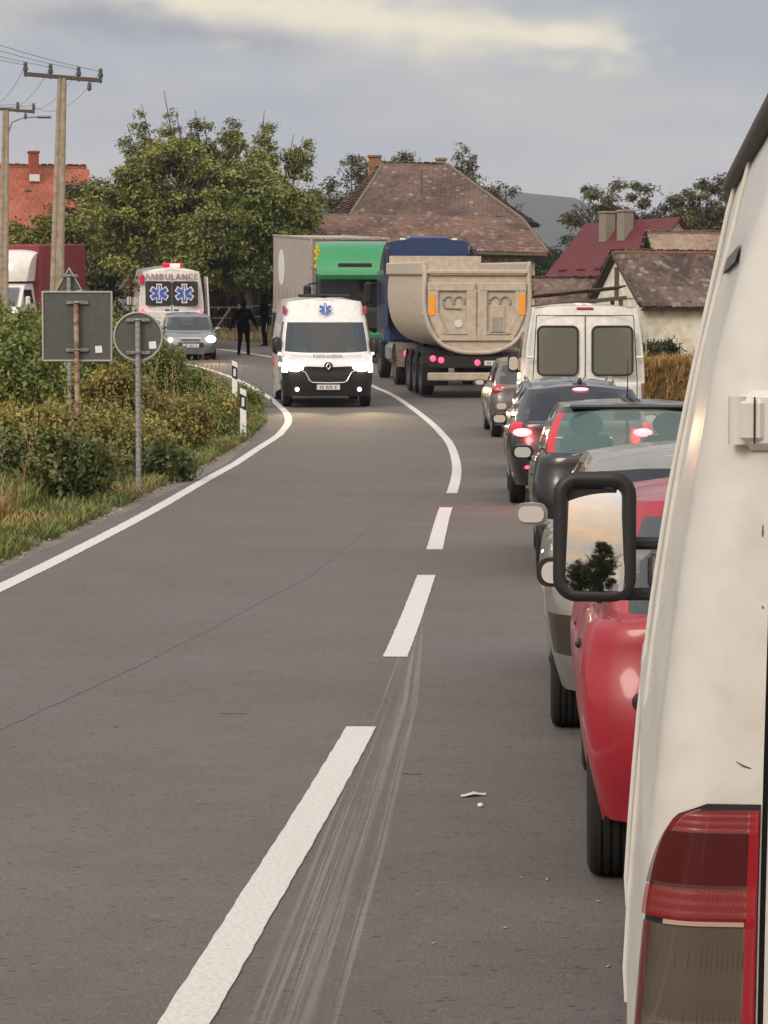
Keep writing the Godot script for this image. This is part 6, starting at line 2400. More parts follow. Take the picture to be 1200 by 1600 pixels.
	for s in [-1.0, 1.0]:
		var mm := part(o, "side_mirror", boxm(Vector3(s * 1.48, 2.15, -1.0), Vector3(0.24, 0.56, 0.16), 0.06), M.black)
		part(mm, "mirror_arm", tubem([Vector3(s * 1.18, 2.5, -0.9), Vector3(s * 1.45, 2.45, -1.0)], [0.03, 0.03], 6), M.black)
		part(o, "headlight", boxm(Vector3(s * 0.90, 0.85, -0.96), Vector3(0.40, 0.22, 0.06), 0.02), M.lamp_clear)
	part(o, "grille", boxm(Vector3(0, 1.35, -0.92), Vector3(2.0, 0.55, 0.05), 0.02), M.black)
	part(o, "front_bumper", boxm(Vector3(0, 0.68, -0.92), Vector3(2.46, 0.55, 0.2), 0.06), green)
	part(o, "chassis", boxm(Vector3(0, 0.85, 1.6), Vector3(0.9, 0.3, 5.0), 0.02), M.under)
	lorry_wheels(o, -0.15, false)
	lorry_wheels(o, 3.5, true)
	# ---- its grey box trailer
	o = thing("grey_box_trailer", "long grey box trailer with a white oval mark behind the green cab", "trailer", Vector3(-1.95, 0, -96.8))
	settle(o, PI + 0.135, 8.0)
	var tarp := textured(lin(0.42, 0.37, 0.335), 0.7, noise_tex(121, 0.01, 5, Color(0.94, 0.93, 0.92), Color(1, 1, 1), 512, 0.4), 0.3)
	part(o, "box", boxm(Vector3(0, 2.48, 0), Vector3(2.5, 2.75, 12.8), 0.05), tarp)
	var rails := MB.new()
	for s in [-1.0, 1.0]:
		rails.box(Vector3(s * 1.25, 3.84, 0), Vector3(0.05, 0.08, 12.86), 0.01)
		rails.box(Vector3(s * 1.25, 1.12, 0), Vector3(0.05, 0.12, 12.86), 0.01)
		rails.box(Vector3(s * 1.235, 2.48, -6.41), Vector3(0.08, 2.7, 0.06), 0.01)
	rails.box(Vector3(0, 3.84, -6.42), Vector3(2.5, 0.08, 0.05), 0.01)
	part(o, "edge_rails", rails, textured(lin(0.52, 0.47, 0.42), 0.6, M.patch_tex, 1.0))
	part(o, "oval_mark", lathem([Vector2(0.0, 0.006), Vector2(1.0, 0.004), Vector2(1.02, 0.0)], 32, Transform3D(Basis(Vector3.BACK, -PI / 2) * Basis.from_scale(Vector3(0.62, 1, 1.1)), Vector3(1.251, 2.75, 3.4))), M.white_print)
	for k in 9:
		part(o, "tarp_strap", boxm(Vector3(1.252, 1.6, -5.6 + k * 1.4), Vector3(0.012, 0.9, 0.05), 0.0), M.hub)
	part(o, "chassis", boxm(Vector3(0, 0.92, 0.5), Vector3(1.0, 0.26, 11.0), 0.02), M.under)
	for z in [2.6, 3.9, 5.2]:
		lorry_wheels(o, z, false)
	for s in [-1.0, 1.0]:
		part(o, "landing_leg", boxm(Vector3(s * 0.8, 0.45, -2.2), Vector3(0.14, 0.9, 0.14), 0.02), M.black)
	# ---- red box truck with a white cab, far left
	o = thing("red_box_truck", "small truck with white cab and dark red box body behind the poles", "truck", Vector3(-13.15, 0, -101.5))
	settle(o, PI - 0.30, 3.6)
	var wc := paint(lin(0.76, 0.75, 0.72))
	var rc := textured(lin(0.24, 0.035, 0.045), 0.6, M.grime_tex, 0.5)
	part(o, "box", boxm(Vector3(0, 2.25, 1.55), Vector3(2.3, 2.55, 4.1), 0.04), rc)
	var cn := []
	for q in [[0.45, -2.45, 0.98], [0.75, -2.52, 1.0], [1.05, -2.46, 0.98], [1.30, -2.10, 0.96], [1.34, -2.02, 0.95], [2.05, -1.45, 0.86], [2.18, -1.25, 0.82], [2.22, -0.6, 0.82]]:
		var row := []
		for k in 11:
			var u := k / 10.0 * 2.0 - 1.0
			row.append(Vector3(u * q[2], q[0] - 0.02 * u * u, q[1] + 0.16 * pow(absf(u), 3.0)))
		cn.append(row)
	var cm := MB.new()
	cm.grid(cn)
	for s in [0, 10]:
		var sg := []
		for row in cn:
			sg.append([row[s], Vector3(row[s].x, row[s].y, -0.5)])
		cm.grid(sg)
	part(o, "cab", cm, wc)
	var ws := []
	for q in [[1.38, -2.00, 0.84], [1.72, -1.74, 0.80], [2.03, -1.49, 0.76]]:
		var row := []
		for k in 7:
			var u := k / 6.0 * 2.0 - 1.0
			row.append(Vector3(u * q[2], q[0] + 0.01, q[1] + 0.16 * pow(absf(u * 0.86), 3.0) - 0.02))
		ws.append(row)
	var wm := MB.new()
	wm.grid(ws)
	part(o, "windshield", wm, pane(lin(0.05, 0.05, 0.07), 0.75))
	part(o, "driver_seat", boxm(Vector3(-0.4, 1.6, -0.75), Vector3(0.5, 0.7, 0.2), 0.06), M.seat)
	var fg := []
	for i in 8:
		var t := i / 7.0
		var row := []
		for k in 11:
			var u := k / 10.0 * 2.0 - 1.0
			row.append(Vector3(u * lerpf(0.92, 1.10, t), 2.24 + 1.12 * sin(t * PI / 2) - 0.10 * pow(absf(u), 4.0) * t, -1.38 + 0.85 * t * t + 0.22 * u * u))
		fg.append(row)
	var fm := MB.new()
	fm.grid(fg)
	for s in [0, 10]:
		var sg := []
		for row in fg:
			sg.append([row[s], Vector3(row[s].x, row[s].y, -0.5)])
		fm.grid(sg)
	part(o, "wind_deflector", fm, wc)
	part(o, "bonnet_vent", boxm(Vector3(0.35, 1.21, -2.24), Vector3(0.42, 0.13, 0.06), 0.01, Basis(Vector3.RIGHT, 0.95)), M.black)
	for s in [-1.0, 1.0]:
		part(o, "headlight", boxm(Vector3(s * 0.70, 0.86, -2.44), Vector3(0.34, 0.20, 0.10), 0.04), M.white_lit)
		part(o, "side_window", boxm(Vector3(s * 0.965, 1.70, -1.15), Vector3(0.02, 0.5, 0.6), 0.0, Basis(Vector3.BACK, s * 0.16)), M.glass_dark)
		part(o, "side_mirror", boxm(Vector3(s * 1.16, 1.55, -1.65), Vector3(0.18, 0.34, 0.10), 0.04), wc)
	part(o, "front_bumper", boxm(Vector3(0, 0.50, -2.44), Vector3(1.95, 0.28, 0.22), 0.06), M.black)
	part(o, "chassis", boxm(Vector3(0, 0.72, 0.8), Vector3(0.9, 0.26, 5.2), 0.02), M.under)
	for z in [-1.6, 2.1]:
		for s in [-1.0, 1.0]:
			wheel(o, Vector3(s * 0.88, 0.36, z), 0.36, 0.22, s, 2)

# ---------------------------------------------------------------- ambulances
func build_ambulances() -> void:
	var white := paint(lin(0.80, 0.80, 0.79))
	# ---- coming towards us with its headlights on
	var o := thing("oncoming_ambulance", "white ambulance driving towards us with bright headlights and black bumper", "ambulance", Vector3(-1.48, 0, -65.9))
	var p := car(o, {"L": 5.5, "W": 2.06, "H": 2.47, "fo": 0.88, "wb": 3.55, "r": 0.345, "tw": 0.22, "sill": 0.36, "bumper_y": 0.26, "belt": 1.24, "beltr": 1.24, "nose": 1.05, "hood": 1.10, "ry": [0.52, 0.80], "a0": 0.60, "a1": 1.30, "b": 1.85, "s0": 5.2, "s1": 5.15, "c0": 5.48, "c1": 5.4, "wr": 0.20, "edge": 0.10,
		"fz": [0.06, 0.0, 0.0, 0.04, 0.12], "rz": [-0.02, 0.0, 0.0, -0.01, -0.02], "front_x": [0.995, 0.965, 0.88, 0.52], "rear_x": [1.0, 0.985, 0.93, 0.55], "inset": [0.05, 0.02, 0.0, 0.0, 0.01, 0.02], "rear_glass": false, "side_glass": false, "cab_glass": true, "seats": true, "handles": false,
		"mirror_size": Vector3(0.20, 0.38, 0.16), "mirror_y": 1.38, "arch": 0.07, "vs": [0.0, 0.04, 0.33, 0.60, 1.0],
		"skirt_cells": {Vector2i(0, 0): "bumper", Vector2i(0, 1): "bumper", Vector2i(0, 2): "bumper", Vector2i(0, 3): "bumper", Vector2i(0, 4): "bumper", Vector2i(1, 0): "bumper", Vector2i(1, 1): "bumper", Vector2i(1, 2): "bumper", Vector2i(1, 3): "bumper", Vector2i(1, 4): "bumper",
			Vector2i(2, 0): "grille", Vector2i(2, 1): "grille", Vector2i(2, 2): "head_light", Vector2i(2, 3): "head_light", Vector2i(3, 2): "head_light"}},
		{"body": white, "gap": M.gap, "windshield": pane(lin(0.015, 0.03, 0.04), 0.80), "front_window": M.glass_dark, "bumper": M.black, "grille": M.gap, "head_light": M.head_lit, "mirror": M.black})
	settle(o, PI + 0.085, 3.55)
	var z := -2.75
	# chrome bars, badge, lower chrome frame
	for s in [-1.0, 1.0]:
		part(o, "chrome_bar", tubem([Vector3(s * 0.10, 0.925, z - 0.015), Vector3(s * 0.52, 0.94, z + 0.005)], [0.016, 0.014], 6), M.chrome)
		part(o, "grille_frame", tubem([Vector3(s * 0.66, 0.86, z + 0.02), Vector3(s * 0.52, 0.80, z - 0.01), Vector3(s * 0.42, 0.62, z - 0.02), Vector3(s * 0.36, 0.575, z - 0.02), Vector3(0, 0.565, z - 0.025)], [0.016, 0.018, 0.018, 0.018, 0.018], 6), M.chrome)
		part(o, "headlamp", ellm(Vector3(s * 0.74, 0.90, z + 0.05), Vector3(0.19, 0.085, 0.09), 14), M.head_lit)
		part(o, "fog_light", ellm(Vector3(s * 0.70, 0.42, z + 0.03), Vector3(0.05, 0.05, 0.03), 10), M.white_lit)
		head_beam(o, Vector3(s * 0.80, 0.88, z - 0.16), 9.0, 0.17)
	var badge := MB.new()
	badge.lathe([Vector2(0.0, 0.012), Vector2(0.085, 0.012), Vector2(0.10, 0.0)], 24, Transform3D(Basis(Vector3.RIGHT, -PI / 2), Vector3(0, 0.935, z - 0.012)))
	var bd := part(o, "badge", badge, M.black)
	var dia := MB.new()
	for q in [[Vector2(0, 0.075), Vector2(0.05, 0)], [Vector2(0.05, 0), Vector2(0, -0.075)], [Vector2(0, -0.075), Vector2(-0.05, 0)], [Vector2(-0.05, 0), Vector2(0, 0.075)]]:
		dia.tube([Vector3(q[0].x, 0.935 + q[0].y, z - 0.03), Vector3(q[1].x, 0.935 + q[1].y, z - 0.03)], [0.014, 0.014], 5)
	part(bd, "diamond_mark", dia, M.chrome)
	plate(o, Vector3(0, 0.47, z - 0.012), false)
	lettering(o, "AMBULANCE", 0.11, M.grey_print, Transform3D(Basis(Vector3.UP, PI) * Basis(Vector3.RIGHT, -0.75) * Basis.from_scale(Vector3(-1, 1, 1)), Vector3(0, 1.165, z + 0.32)), "mirrored_lettering")
	medical_star(o, 0.15, Transform3D(Basis(Vector3.UP, PI) * Basis(Vector3.RIGHT, -0.55), Vector3(0, 2.205, z + 1.085)), false)
	for s in [-1.0, 1.0]:
		part(o, "marker_light", boxm(Vector3(s * 0.93, 2.18, z + 1.35), Vector3(0.06, 0.18, 0.28), 0.02), M.red_lens)
		part(o, "mirror_lamp", ellm(Vector3(s * 1.06, 1.20, z + 0.80), Vector3(0.035, 0.035, 0.04), 10), M.white_lit)
		part(o, "side_stripe", boxm(Vector3(s * 1.034, 0.90, 0.6), Vector3(0.006, 0.22, 3.6), 0.0), M.red_print)
		part(o, "side_pane", boxm(Vector3(s * 0.955, 1.75, 0.3), Vector3(0.012, 0.42, 1.2), 0.0, Basis(Vector3.BACK, s * 0.14)), M.glass_dark)
	part(o, "roof_light_bar", boxm(Vector3(0, 2.50, -1.1), Vector3(1.2, 0.07, 0.24), 0.03), M.black)
	part(o, "side_marker", ellm(Vector3(1.04, 0.95, -1.6), Vector3(0.03, 0.05, 0.05), 8), M.white_lit)
	for k in [[0.55, -0.2], [-0.55, -0.2]]:
		part(o, "papers", boxm(Vector3(k[0], 1.30, z + 0.78), Vector3(0.16, 0.02, 0.12), 0.0, Basis(Vector3.RIGHT, 0.6)), M.white_print)
	# ---- parked with its back to us
	o = thing("parked_ambulance", "white ambulance with blue stars on its dark rear windows and lit red roof beacon", "ambulance", Vector3(-7.62, 0, -98.8))
	p = car(o, {"L": 5.5, "W": 2.10, "H": 2.62, "fo": 0.9, "wb": 3.5, "r": 0.345, "tw": 0.22, "sill": 0.36, "bumper_y": 0.36, "belt": 1.24, "beltr": 1.24, "nose": 1.05, "hood": 1.10, "ry": [0.56, 0.86], "a0": 0.62, "a1": 1.35, "b": 1.85, "s0": 5.2, "s1": 5.15, "c0": 5.48, "c1": 5.36, "wr": 0.17, "edge": 0.13,
		"rz": [-0.02, 0.0, 0.0, -0.01, -0.02], "rear_x": [1.0, 0.985, 0.93, 0.55], "inset": [0.05, 0.02, 0.0, 0.0, 0.01, 0.02], "rear_glass": false, "side_glass": false, "cab_glass": true, "seats": false, "handles": false, "mirror_size": Vector3(0.20, 0.38, 0.14), "mirror_y": 1.45, "arch": 0.07, "vs": [0.0, 0.04, 0.33, 0.60, 1.0],
		"skirt_cells": {Vector2i(2, -3): "tail_light", Vector2i(2, -4): "tail_light", Vector2i(3, -3): "tail_light", Vector2i(3, -4): "tail_light"}},
		{"body": white, "gap": M.gap, "windshield": M.glass_dark, "front_window": M.glass_dark, "tail_light": M.red_lens_dim, "mirror": M.black})
	settle(o, 0.14, 3.5)
	o.scale = Vector3.ONE * 1.07
	for s in [-1.0, 1.0]:
		var d := Node3D.new()
		d.name = "rear_door"
		o.add_child(d, true)
		var xf := Transform3D(Basis(Vector3.RIGHT, -0.085), Vector3(s * 0.425, 1.80, 2.722))
		part(d, "rear_window", prismm(round_rect(0.82, 0.78, 0.07), 0.02, xf), M.glass_dark)
		medical_star(d, 0.27, Transform3D(Basis(Vector3.RIGHT, -0.085), Vector3(s * 0.40, 1.80, 2.730)), true)
		part(d, "handle", boxm(Vector3(s * 0.14, 1.28, 2.745), Vector3(0.16, 0.035, 0.03), 0.01), M.black)
	part(o, "door_gap", tubem([Vector3(0, 0.55, 2.756), Vector3(0, 1.24, 2.745), Vector3(0, 2.30, 2.66)], [0.009, 0.009, 0.009], 5), M.gap)
	lettering(o, "AMBULANCE", 0.25, textured(lin(0.34, 0.20, 0.21), 0.5, M.grime_tex, 1.0), Transform3D(Basis(Vector3.RIGHT, -0.12) * Basis.from_scale(Vector3(1.12, 1, 1)), Vector3(0, 2.325, 2.672)))
	part(o, "red_stripe", prismm(PackedVector2Array([Vector2(-0.05, 0.98), Vector2(0.55, 0.98), Vector2(1.02, 1.17), Vector2(1.02, 1.06), Vector2(0.6, 0.86), Vector2(0.1, 0.88)]), 0.01, Transform3D(Basis(), Vector3(0, 0, 2.764))), M.red_print)
	part(o, "red_corner", boxm(Vector3(-0.93, 2.24, 2.60), Vector3(0.14, 0.30, 0.10), 0.03), M.red_print)
	var beacon := part(o, "roof_beacon", boxm(Vector3(0.05, 2.68, 2.30), Vector3(0.66, 0.16, 0.26), 0.05), M.red_lens_dim)
	part(beacon, "beacon_lamp", boxm(Vector3(0.12, 2.68, 2.435), Vector3(0.30, 0.10, 0.02), 0.005), glow(lin(1.0, 0.55, 0.55), 3.0))
	part(o, "tail_lamp", ellm(Vector3(0.95, 1.12, 2.69), Vector3(0.07, 0.15, 0.05), 12), M.pink_lit)
	part(o, "tail_lamp", ellm(Vector3(-0.93, 1.16, 2.69), Vector3(0.09, 0.17, 0.05), 12), M.red_lit)
	part(o, "reverse_lamp", ellm(Vector3(0.97, 0.62, 2.69), Vector3(0.05, 0.06, 0.04), 10), M.white_lit)
	# the side door slid open: panel standing off the side
	part(o, "sliding_door", boxm(Vector3(1.18, 1.35, 2.1), Vector3(0.05, 1.95, 1.15), 0.02, Basis(Vector3.BACK, 0.05)), white)
	part(o, "rear_bumper", boxm(Vector3(0, 0.50, 2.76), Vector3(1.9, 0.20, 0.12), 0.04), M.black)
	plate(o, Vector3(-0.3, 0.72, 2.768), true)
	# ---- silver car coming the other way
	o = thing("oncoming_silver_car", "silver car with one bright headlight in front of the parked ambulance", "car", Vector3(-6.38, 0, -91.6))
	var sil := paint(lin(0.27, 0.29, 0.31), 0.5, 0.35)
	p = car(o, {"L": 4.2, "W": 1.72, "H": 1.44, "nose": 0.74, "hood": 0.84, "a0": 1.05, "a1": 1.8, "ry": [0.42, 0.58],
		"skirt_cells": {Vector2i(2, 2): "head_light", Vector2i(2, 3): "head_light", Vector2i(1, 0): "grille"}},
		{"body": sil, "gap": M.gap, "windshield": M.glass, "front_window": M.glass_dark, "rear_side_window": M.glass_dark, "rear_window": M.glass_dark, "head_light": M.lamp_clear, "grille": M.black})
	settle(o, PI + 0.12, 2.5)
	part(o, "grille_bar", boxm(Vector3(0, 0.70, -2.085), Vector3(0.66, 0.05, 0.04), 0.015), M.chrome)
	part(o, "headlamp", ellm(Vector3(-0.64, 0.68, -1.99), Vector3(0.16, 0.11, 0.08), 14), M.head_lit)
	part(o, "headlamp", ellm(Vector3(0.64, 0.66, -2.0), Vector3(0.08, 0.07, 0.06), 12), glow(lin(1.0, 0.55, 0.25), 4.0))
	head_beam(o, Vector3(-0.64, 0.68, -2.2), 8.0, 0.10)
	plate(o, Vector3(0, 0.48, -2.112), false)

# ---------------------------------------------------------------- people
# bones: [from, to, radius, radius, colour]; meshed as one smooth skin (surface nets)
func skin_of(mb: MB, bones: Array, cell: float, blend: float) -> void:
	var lo := Vector3.INF
	var hi := -Vector3.INF
	for b in bones:
		for q in 2:
			var r: float = maxf(b[2], b[3]) + blend + cell * 2.0
			lo = lo.min(b[q] - Vector3.ONE * r)
			hi = hi.max(b[q] + Vector3.ONE * r)
	var nx := int((hi.x - lo.x) / cell) + 2
	var ny := int((hi.y - lo.y) / cell) + 2
	var nz := int((hi.z - lo.z) / cell) + 2
	var f := PackedFloat32Array()
	f.resize(nx * ny * nz)
	f.fill(1.0)
	var best := PackedFloat32Array()
	best.resize(f.size())
	best.fill(9.0)
	var who := PackedInt32Array()
	who.resize(f.size())
	for bi in bones.size():
		var b: Array = bones[bi]
		var a: Vector3 = b[0]
		var ab: Vector3 = b[1] - a
		var l2 := maxf(ab.length_squared(), 1e-9)
		var r: float = maxf(b[2], b[3]) + blend + cell * 2.0
		var m0: Vector3 = (a.min(b[1]) - Vector3.ONE * r - lo) / cell
		var m1: Vector3 = (a.max(b[1]) + Vector3.ONE * r - lo) / cell
		for k in range(maxi(0, int(m0.z)), mini(nz, int(m1.z) + 1)):
			for j in range(maxi(0, int(m0.y)), mini(ny, int(m1.y) + 1)):
				for i in range(maxi(0, int(m0.x)), mini(nx, int(m1.x) + 1)):
					var p := lo + Vector3(i, j, k) * cell
					var t := clampf((p - a).dot(ab) / l2, 0.0, 1.0)
					var d := p.distance_to(a + ab * t) - lerpf(b[2], b[3], t)
					var at_ := i + nx * (j + ny * k)
					if d < best[at_]:
						best[at_] = d
						who[at_] = bi
					var o := f[at_]
					var h := clampf(0.5 + 0.5 * (o - d) / blend, 0.0, 1.0)
					f[at_] = lerpf(o, d, h) - blend * h * (1.0 - h)
	var vid := {}
	var vp := PackedVector3Array()
	var vc := PackedColorArray()
	var step := [1, nx, nx * ny]
	for k in nz - 1:
		for j in ny - 1:
			for i in nx - 1:
				var at0 := i + nx * (j + ny * k)
				var neg := 0
				for c in 8:
					if f[at0 + (c & 1) + nx * ((c >> 1) & 1) + nx * ny * ((c >> 2) & 1)] < 0.0:
						neg += 1
				if neg == 0 or neg == 8:
					continue
				var sum := Vector3.ZERO
				var cnt := 0
				for ax in 3:
					for c in 8:
						if c & (1 << ax):
							continue
						var o0 := Vector3(c & 1, (c >> 1) & 1, (c >> 2) & 1)
						var i0 := at0 + (c & 1) + nx * ((c >> 1) & 1) + nx * ny * ((c >> 2) & 1)
						var f0 := f[i0]
						var f1 := f[i0 + step[ax]]
						if (f0 < 0.0) != (f1 < 0.0):
							o0[ax] += f0 / (f0 - f1)
							sum += o0
							cnt += 1
				vid[at0] = vp.size()
				vp.push_back(lo + (Vector3(i, j, k) + sum / cnt) * cell)
				vc.push_back(bones[who[at0]][4])
	var vn := PackedVector3Array()
	vn.resize(vp.size())
	var quads := []
	for key in vid:
		for ax in 3:
			var s0: int = step[(ax + 1) % 3]
			var s1: int = step[(ax + 2) % 3]
			var f0 := f[key]
			var f1 := f[key + step[ax]]
			if (f0 < 0.0) == (f1 < 0.0):
				continue
			if vid.has(key - s0) and vid.has(key - s1) and vid.has(key - s0 - s1):
				var q := [vid[key], vid[key - s0], vid[key - s0 - s1], vid[key - s1]]
				if f0 > 0.0:
					q.reverse()
				var n := (vp[q[2]] - vp[q[0]]).cross(vp[q[3]] - vp[q[1]])
				for v in q:
					vn[v] += n
				quads.append(q)
	for q in quads:
		for idx in [0, 1, 2, 0, 2, 3]:
			mb.tint = vc[q[idx]]
			mb.vert(vp[q[idx]], vn[q[idx]].normalized())

# joints in metres; the figure looks towards -z
func person(label: String, where: Vector3, yaw: float, tall: float, J: Dictionary, C: Dictionary) -> void:
	var o := thing("person", label, "person", where, yaw)
	var mb := MB.new()
	mb.tinted = true
	var bones := []
	var top: Color = C.top
	var leg: Color = C.legs
	var shoe: Color = C.shoes
	var skin: Color = C.skin
	var wide: float = C.get("wide", 1.0)
	bones.append([J.hip + Vector3(-0.07, 0, 0), J.hip + Vector3(0.07, 0, 0), 0.125 * wide, 0.125 * wide, leg])
	bones.append([J.hip + Vector3(0, 0.06, 0), J.chest, 0.135 * wide, 0.150 * wide, top])
	bones.append([J.chest + Vector3(-0.09, 0.0, 0), J.chest + Vector3(0.09, 0.0, 0), 0.135 * wide, 0.135 * wide, top])
	bones.append([J.sh_l, J.sh_r, 0.075, 0.075, top])
	bones.append([J.neck - Vector3(0, 0.05, 0), J.neck + (J.head - J.neck) * 0.5, 0.062, 0.055, C.get("collar", skin)])
	for s in ["l", "r"]:
		bones.append([J["sh_" + s], J["el_" + s], 0.068 * wide, 0.055 * wide, C.get("sleeve", top)])
		bones.append([J["el_" + s], J["wr_" + s], 0.052 * wide, 0.038, C.get("forearm", top)])
		bones.append([J["hip_" + s], J["kn_" + s], 0.098 * wide, 0.068, leg])
		bones.append([J["kn_" + s], J["an_" + s], 0.066, 0.05, C.get("shin", leg)])
		bones.append([J["an_" + s] + Vector3(0, -0.035, 0.03), J["an_" + s] + Vector3(0, -0.045, -0.14), 0.045, 0.035, shoe])
	skin_of(mb, bones, 0.022, 0.05)
	# head with nose, ears, jaw and hair
	var h: Vector3 = J.head
	var look: Basis = J.get("look", Basis())
	var hb := [[h + look * Vector3(0, 0.03, 0.01), h + look * Vector3(0, 0.035, -0.01), 0.094, 0.090, skin], [h + look * Vector3(0, -0.04, -0.03), h + look * Vector3(0, -0.07, -0.045), 0.066, 0.05, skin],
		[h + look * Vector3(0, 0.0, -0.095), h + look * Vector3(0, -0.03, -0.108), 0.010, 0.015, skin], [h + look * Vector3(-0.087, 0.0, 0.01), h + look * Vector3(-0.09, -0.03, 0.01), 0.016, 0.012, skin], [h + look * Vector3(0.087, 0.0, 0.01), h + look * Vector3(0.09, -0.03, 0.01), 0.016, 0.012, skin],
		[h + look * Vector3(-0.02, -0.062, -0.09), h + look * Vector3(0.02, -0.062, -0.09), 0.009, 0.009, skin.darkened(0.35)], [h + look * Vector3(-0.034, 0.005, -0.083), h + look * Vector3(-0.030, 0.005, -0.083), 0.009, 0.009, Color(0.03, 0.025, 0.02)], [h + look * Vector3(0.034, 0.005, -0.083), h + look * Vector3(0.030, 0.005, -0.083), 0.009, 0.009, Color(0.03, 0.025, 0.02)],
		[h + look * Vector3(0, 0.075, 0.035), h + look * Vector3(0, 0.085, 0.0), 0.086, 0.070, C.hair], [h + look * Vector3(0, 0.02, 0.045), h + look * Vector3(0, -0.03, 0.055), 0.075, 0.06, C.hair]]
	skin_of(mb, hb, 0.0085, 0.018)
	# hands: palm, four fingers and a thumb
	for s in ["l", "r"]:
		var w: Vector3 = J["wr_" + s]
		var d: Vector3 = (w - J["el_" + s]).normalized()
		var out := Vector3(-1 if s == "l" else 1, 0, 0)
		var fwd := Vector3(0, 0, -1)
		fwd = (fwd - d * fwd.dot(d)).normalized()
		var side := d.cross(fwd)
		if side.dot(out) > 0.0:
			side = -side
		var hand := [[w, w + d * 0.075, 0.030, 0.030, skin], [w + fwd * 0.02 + d * 0.03, w + fwd * 0.022 + d * 0.075, 0.022, 0.018, skin]]
		for k in 4:
			var b: Vector3 = w + d * 0.085 + fwd * (0.030 - 0.020 * k)
			var l: float = [0.036, 0.042, 0.040, 0.032][k]
			hand.append([b - d * 0.02, b + d * l, 0.0095, 0.0088, skin])
			hand.append([b + d * l, b + d * (l * 1.6) + side * 0.02, 0.0088, 0.0078, skin])
		hand.append([w + d * 0.02 + fwd * 0.025, w + d * 0.06 + fwd * 0.055 + side * 0.01, 0.012, 0.010, skin])
		hand.append([w + d * 0.06 + fwd * 0.055 + side * 0.01, w + d * 0.09 + fwd * 0.06 + side * 0.02, 0.010, 0.008, skin])
		skin_of(mb, hand, 0.0065, 0.008)
	var m := part(o, "body", mb, vcol(0.85))
	m.scale = Vector3.ONE * tall / 1.78
	if C.has("stripe"):
		for s in ["l", "r"]:
			var a: Vector3 = J["hip_" + s] + Vector3(-0.09 if s == "l" else 0.09, -0.1, 0)
			var b: Vector3 = J["kn_" + s] + Vector3(-0.07 if s == "l" else 0.07, 0, 0)
			var st := part(o, "trouser_stripe", tubem([a, b], [0.012, 0.012], 5), mat(C.stripe, 0.8))
			st.scale = m.scale

func stand(lean := 0.0, step := 0.0, arms := 0.06) -> Dictionary:
	return {"hip": Vector3(0, 0.95, 0), "chest": Vector3(0, 1.28, -lean), "neck": Vector3(0, 1.50, -lean * 1.2), "head": Vector3(0, 1.655, -lean * 1.6), "sh_l": Vector3(-0.17, 1.42, -lean * 1.1), "sh_r": Vector3(0.17, 1.42, -lean * 1.1),
		"el_l": Vector3(-0.24 - arms, 1.13, 0.03), "el_r": Vector3(0.24 + arms, 1.13, 0.03), "wr_l": Vector3(-0.27 - arms * 1.6, 0.90, -0.05), "wr_r": Vector3(0.27 + arms * 1.6, 0.90, -0.05),
		"hip_l": Vector3(-0.095, 0.90, 0), "hip_r": Vector3(0.095, 0.90, 0), "kn_l": Vector3(-0.14, 0.50, -0.03 - step), "kn_r": Vector3(0.14, 0.50, -0.03 + step * 0.4), "an_l": Vector3(-0.17, 0.09, -step * 0.7), "an_r": Vector3(0.17, 0.09, step)}

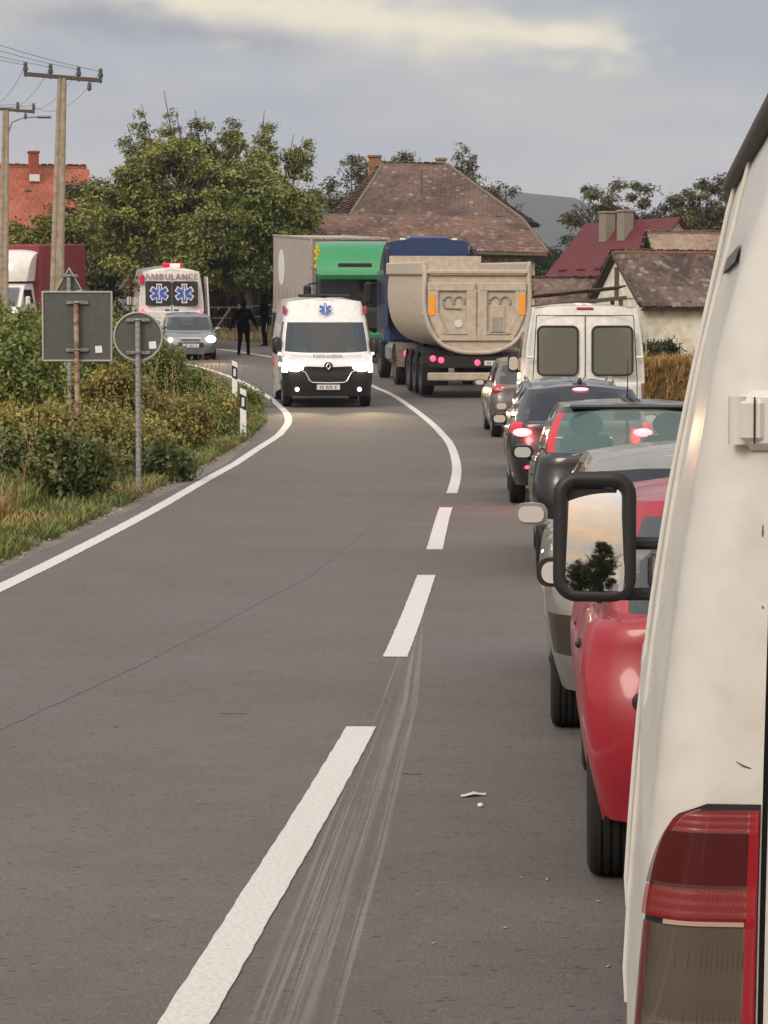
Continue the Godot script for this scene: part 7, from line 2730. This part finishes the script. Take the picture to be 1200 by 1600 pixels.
func build_people() -> void:
	var skin := Color(0.55, 0.32, 0.24)
	var dark := Color(0.024, 0.024, 0.028)
	# walking away across the road
	var j := stand(0.05, 0.07, 0.10)
	person("man in a dark jacket and trousers walking over the road beside the ambulances", on_road(-4.62, 92.8), -0.15, 1.80, j, {"top": Color(0.055, 0.054, 0.056), "legs": Color(0.020, 0.020, 0.024), "shoes": Color(0.34, 0.33, 0.32), "skin": skin, "hair": Color(0.03, 0.022, 0.016), "wide": 1.16})
	# standing by the trailer, looking down at his hands
	j = stand(0.03, 0.0, 0.0)
	j.el_l = Vector3(-0.25, 1.15, -0.05)
	j.el_r = Vector3(0.25, 1.15, -0.05)
	j.wr_l = Vector3(-0.07, 1.17, -0.27)
	j.wr_r = Vector3(0.08, 1.15, -0.28)
	j.kn_l = Vector3(-0.10, 0.50, -0.02)
	j.kn_r = Vector3(0.10, 0.50, -0.01)
	j.an_l = Vector3(-0.11, 0.09, 0.0)
	j.an_r = Vector3(0.11, 0.09, 0.02)
	j.look = Basis(Vector3.RIGHT, -0.35)
	person("man in black uniform with pale trouser stripes standing beside the grey trailer", on_ground(-4.2, 99.5), PI * 0.62, 1.84, j, {"top": dark, "legs": Color(0.010, 0.010, 0.014), "shoes": dark, "skin": Color(0.62, 0.34, 0.28), "hair": Color(0.10, 0.09, 0.085), "stripe": lin(0.42, 0.40, 0.38)})
	# by the box truck, behind the bushes
	person("person in a bright red top behind the roadside bushes", on_ground(-9.75, 100.0), PI, 1.80, stand(0.0, 0.02, 0.03), {"top": Color(0.46, 0.02, 0.03), "legs": Color(0.02, 0.025, 0.04), "shoes": dark, "skin": skin, "hair": Color(0.03, 0.025, 0.02), "forearm": skin, "wide": 1.1})
	person("person in dark clothes beside the red box truck", on_ground(-10.65, 101.0), PI * 0.9, 1.78, stand(0.0, 0.03, 0.02), {"top": Color(0.018, 0.020, 0.024), "legs": Color(0.015, 0.016, 0.02), "shoes": dark, "skin": skin, "hair": Color(0.02, 0.017, 0.015)})

# ---------------------------------------------------------------- scraps on the road
func build_litter() -> void:
	var m := MB.new()
	var c := Vector3((741.0 - 600.0) / FOCAL * 11.95, 0.0, -11.95)
	var g := []
	for i in 4:
		var row := []
		for k in 7:
			var t := k / 6.0 - 0.5
			row.append(c + Vector3(t * 0.11, 0.005 + 0.016 * exp(-t * t * 22.0) * (1.0 - absf(i / 3.0 - 0.5)), (i / 3.0 - 0.5) * 0.06 - t * 0.05))
		g.append(row)
	m.grid(g)
	solo("paper_scrap", m, mat(lin(0.55, 0.54, 0.52), 0.8), "crumpled grey paper scrap lying on the empty asphalt", "litter")
	solo("pebble", ellm(Vector3((752.0 - 600.0) / FOCAL * 11.65, 0.010, -11.65), Vector3(0.014, 0.011, 0.013), 8), mat(lin(0.72, 0.71, 0.69), 0.7), "single small white pebble on the asphalt beside the paper scrap", "pebble")
	var flecks := [[855.0, 1382.0, 0.035], [935.0, 1417.0, 0.018], [950.0, 1521.0, 0.030], [790.0, 1459.0, 0.022], [678.0, 1484.0, 0.02], [815.0, 1379.0, 0.012]]
	for q in flecks:
		var p := at(q[0], q[1], 8580.0 / (q[1] - HORIZON))
		solo("paint_fleck", boxm(Vector3(p.x, 0.0035, p.z), Vector3(q[2] * 0.8, 0.003, 0.010), 0.001, Basis(Vector3.UP, q[2] * 40.0)), mat(lin(0.34, 0.33, 0.32), 0.8), "tiny pale paint fleck on the lane beside the queue", "paint fleck", "pale flecks on the lane")
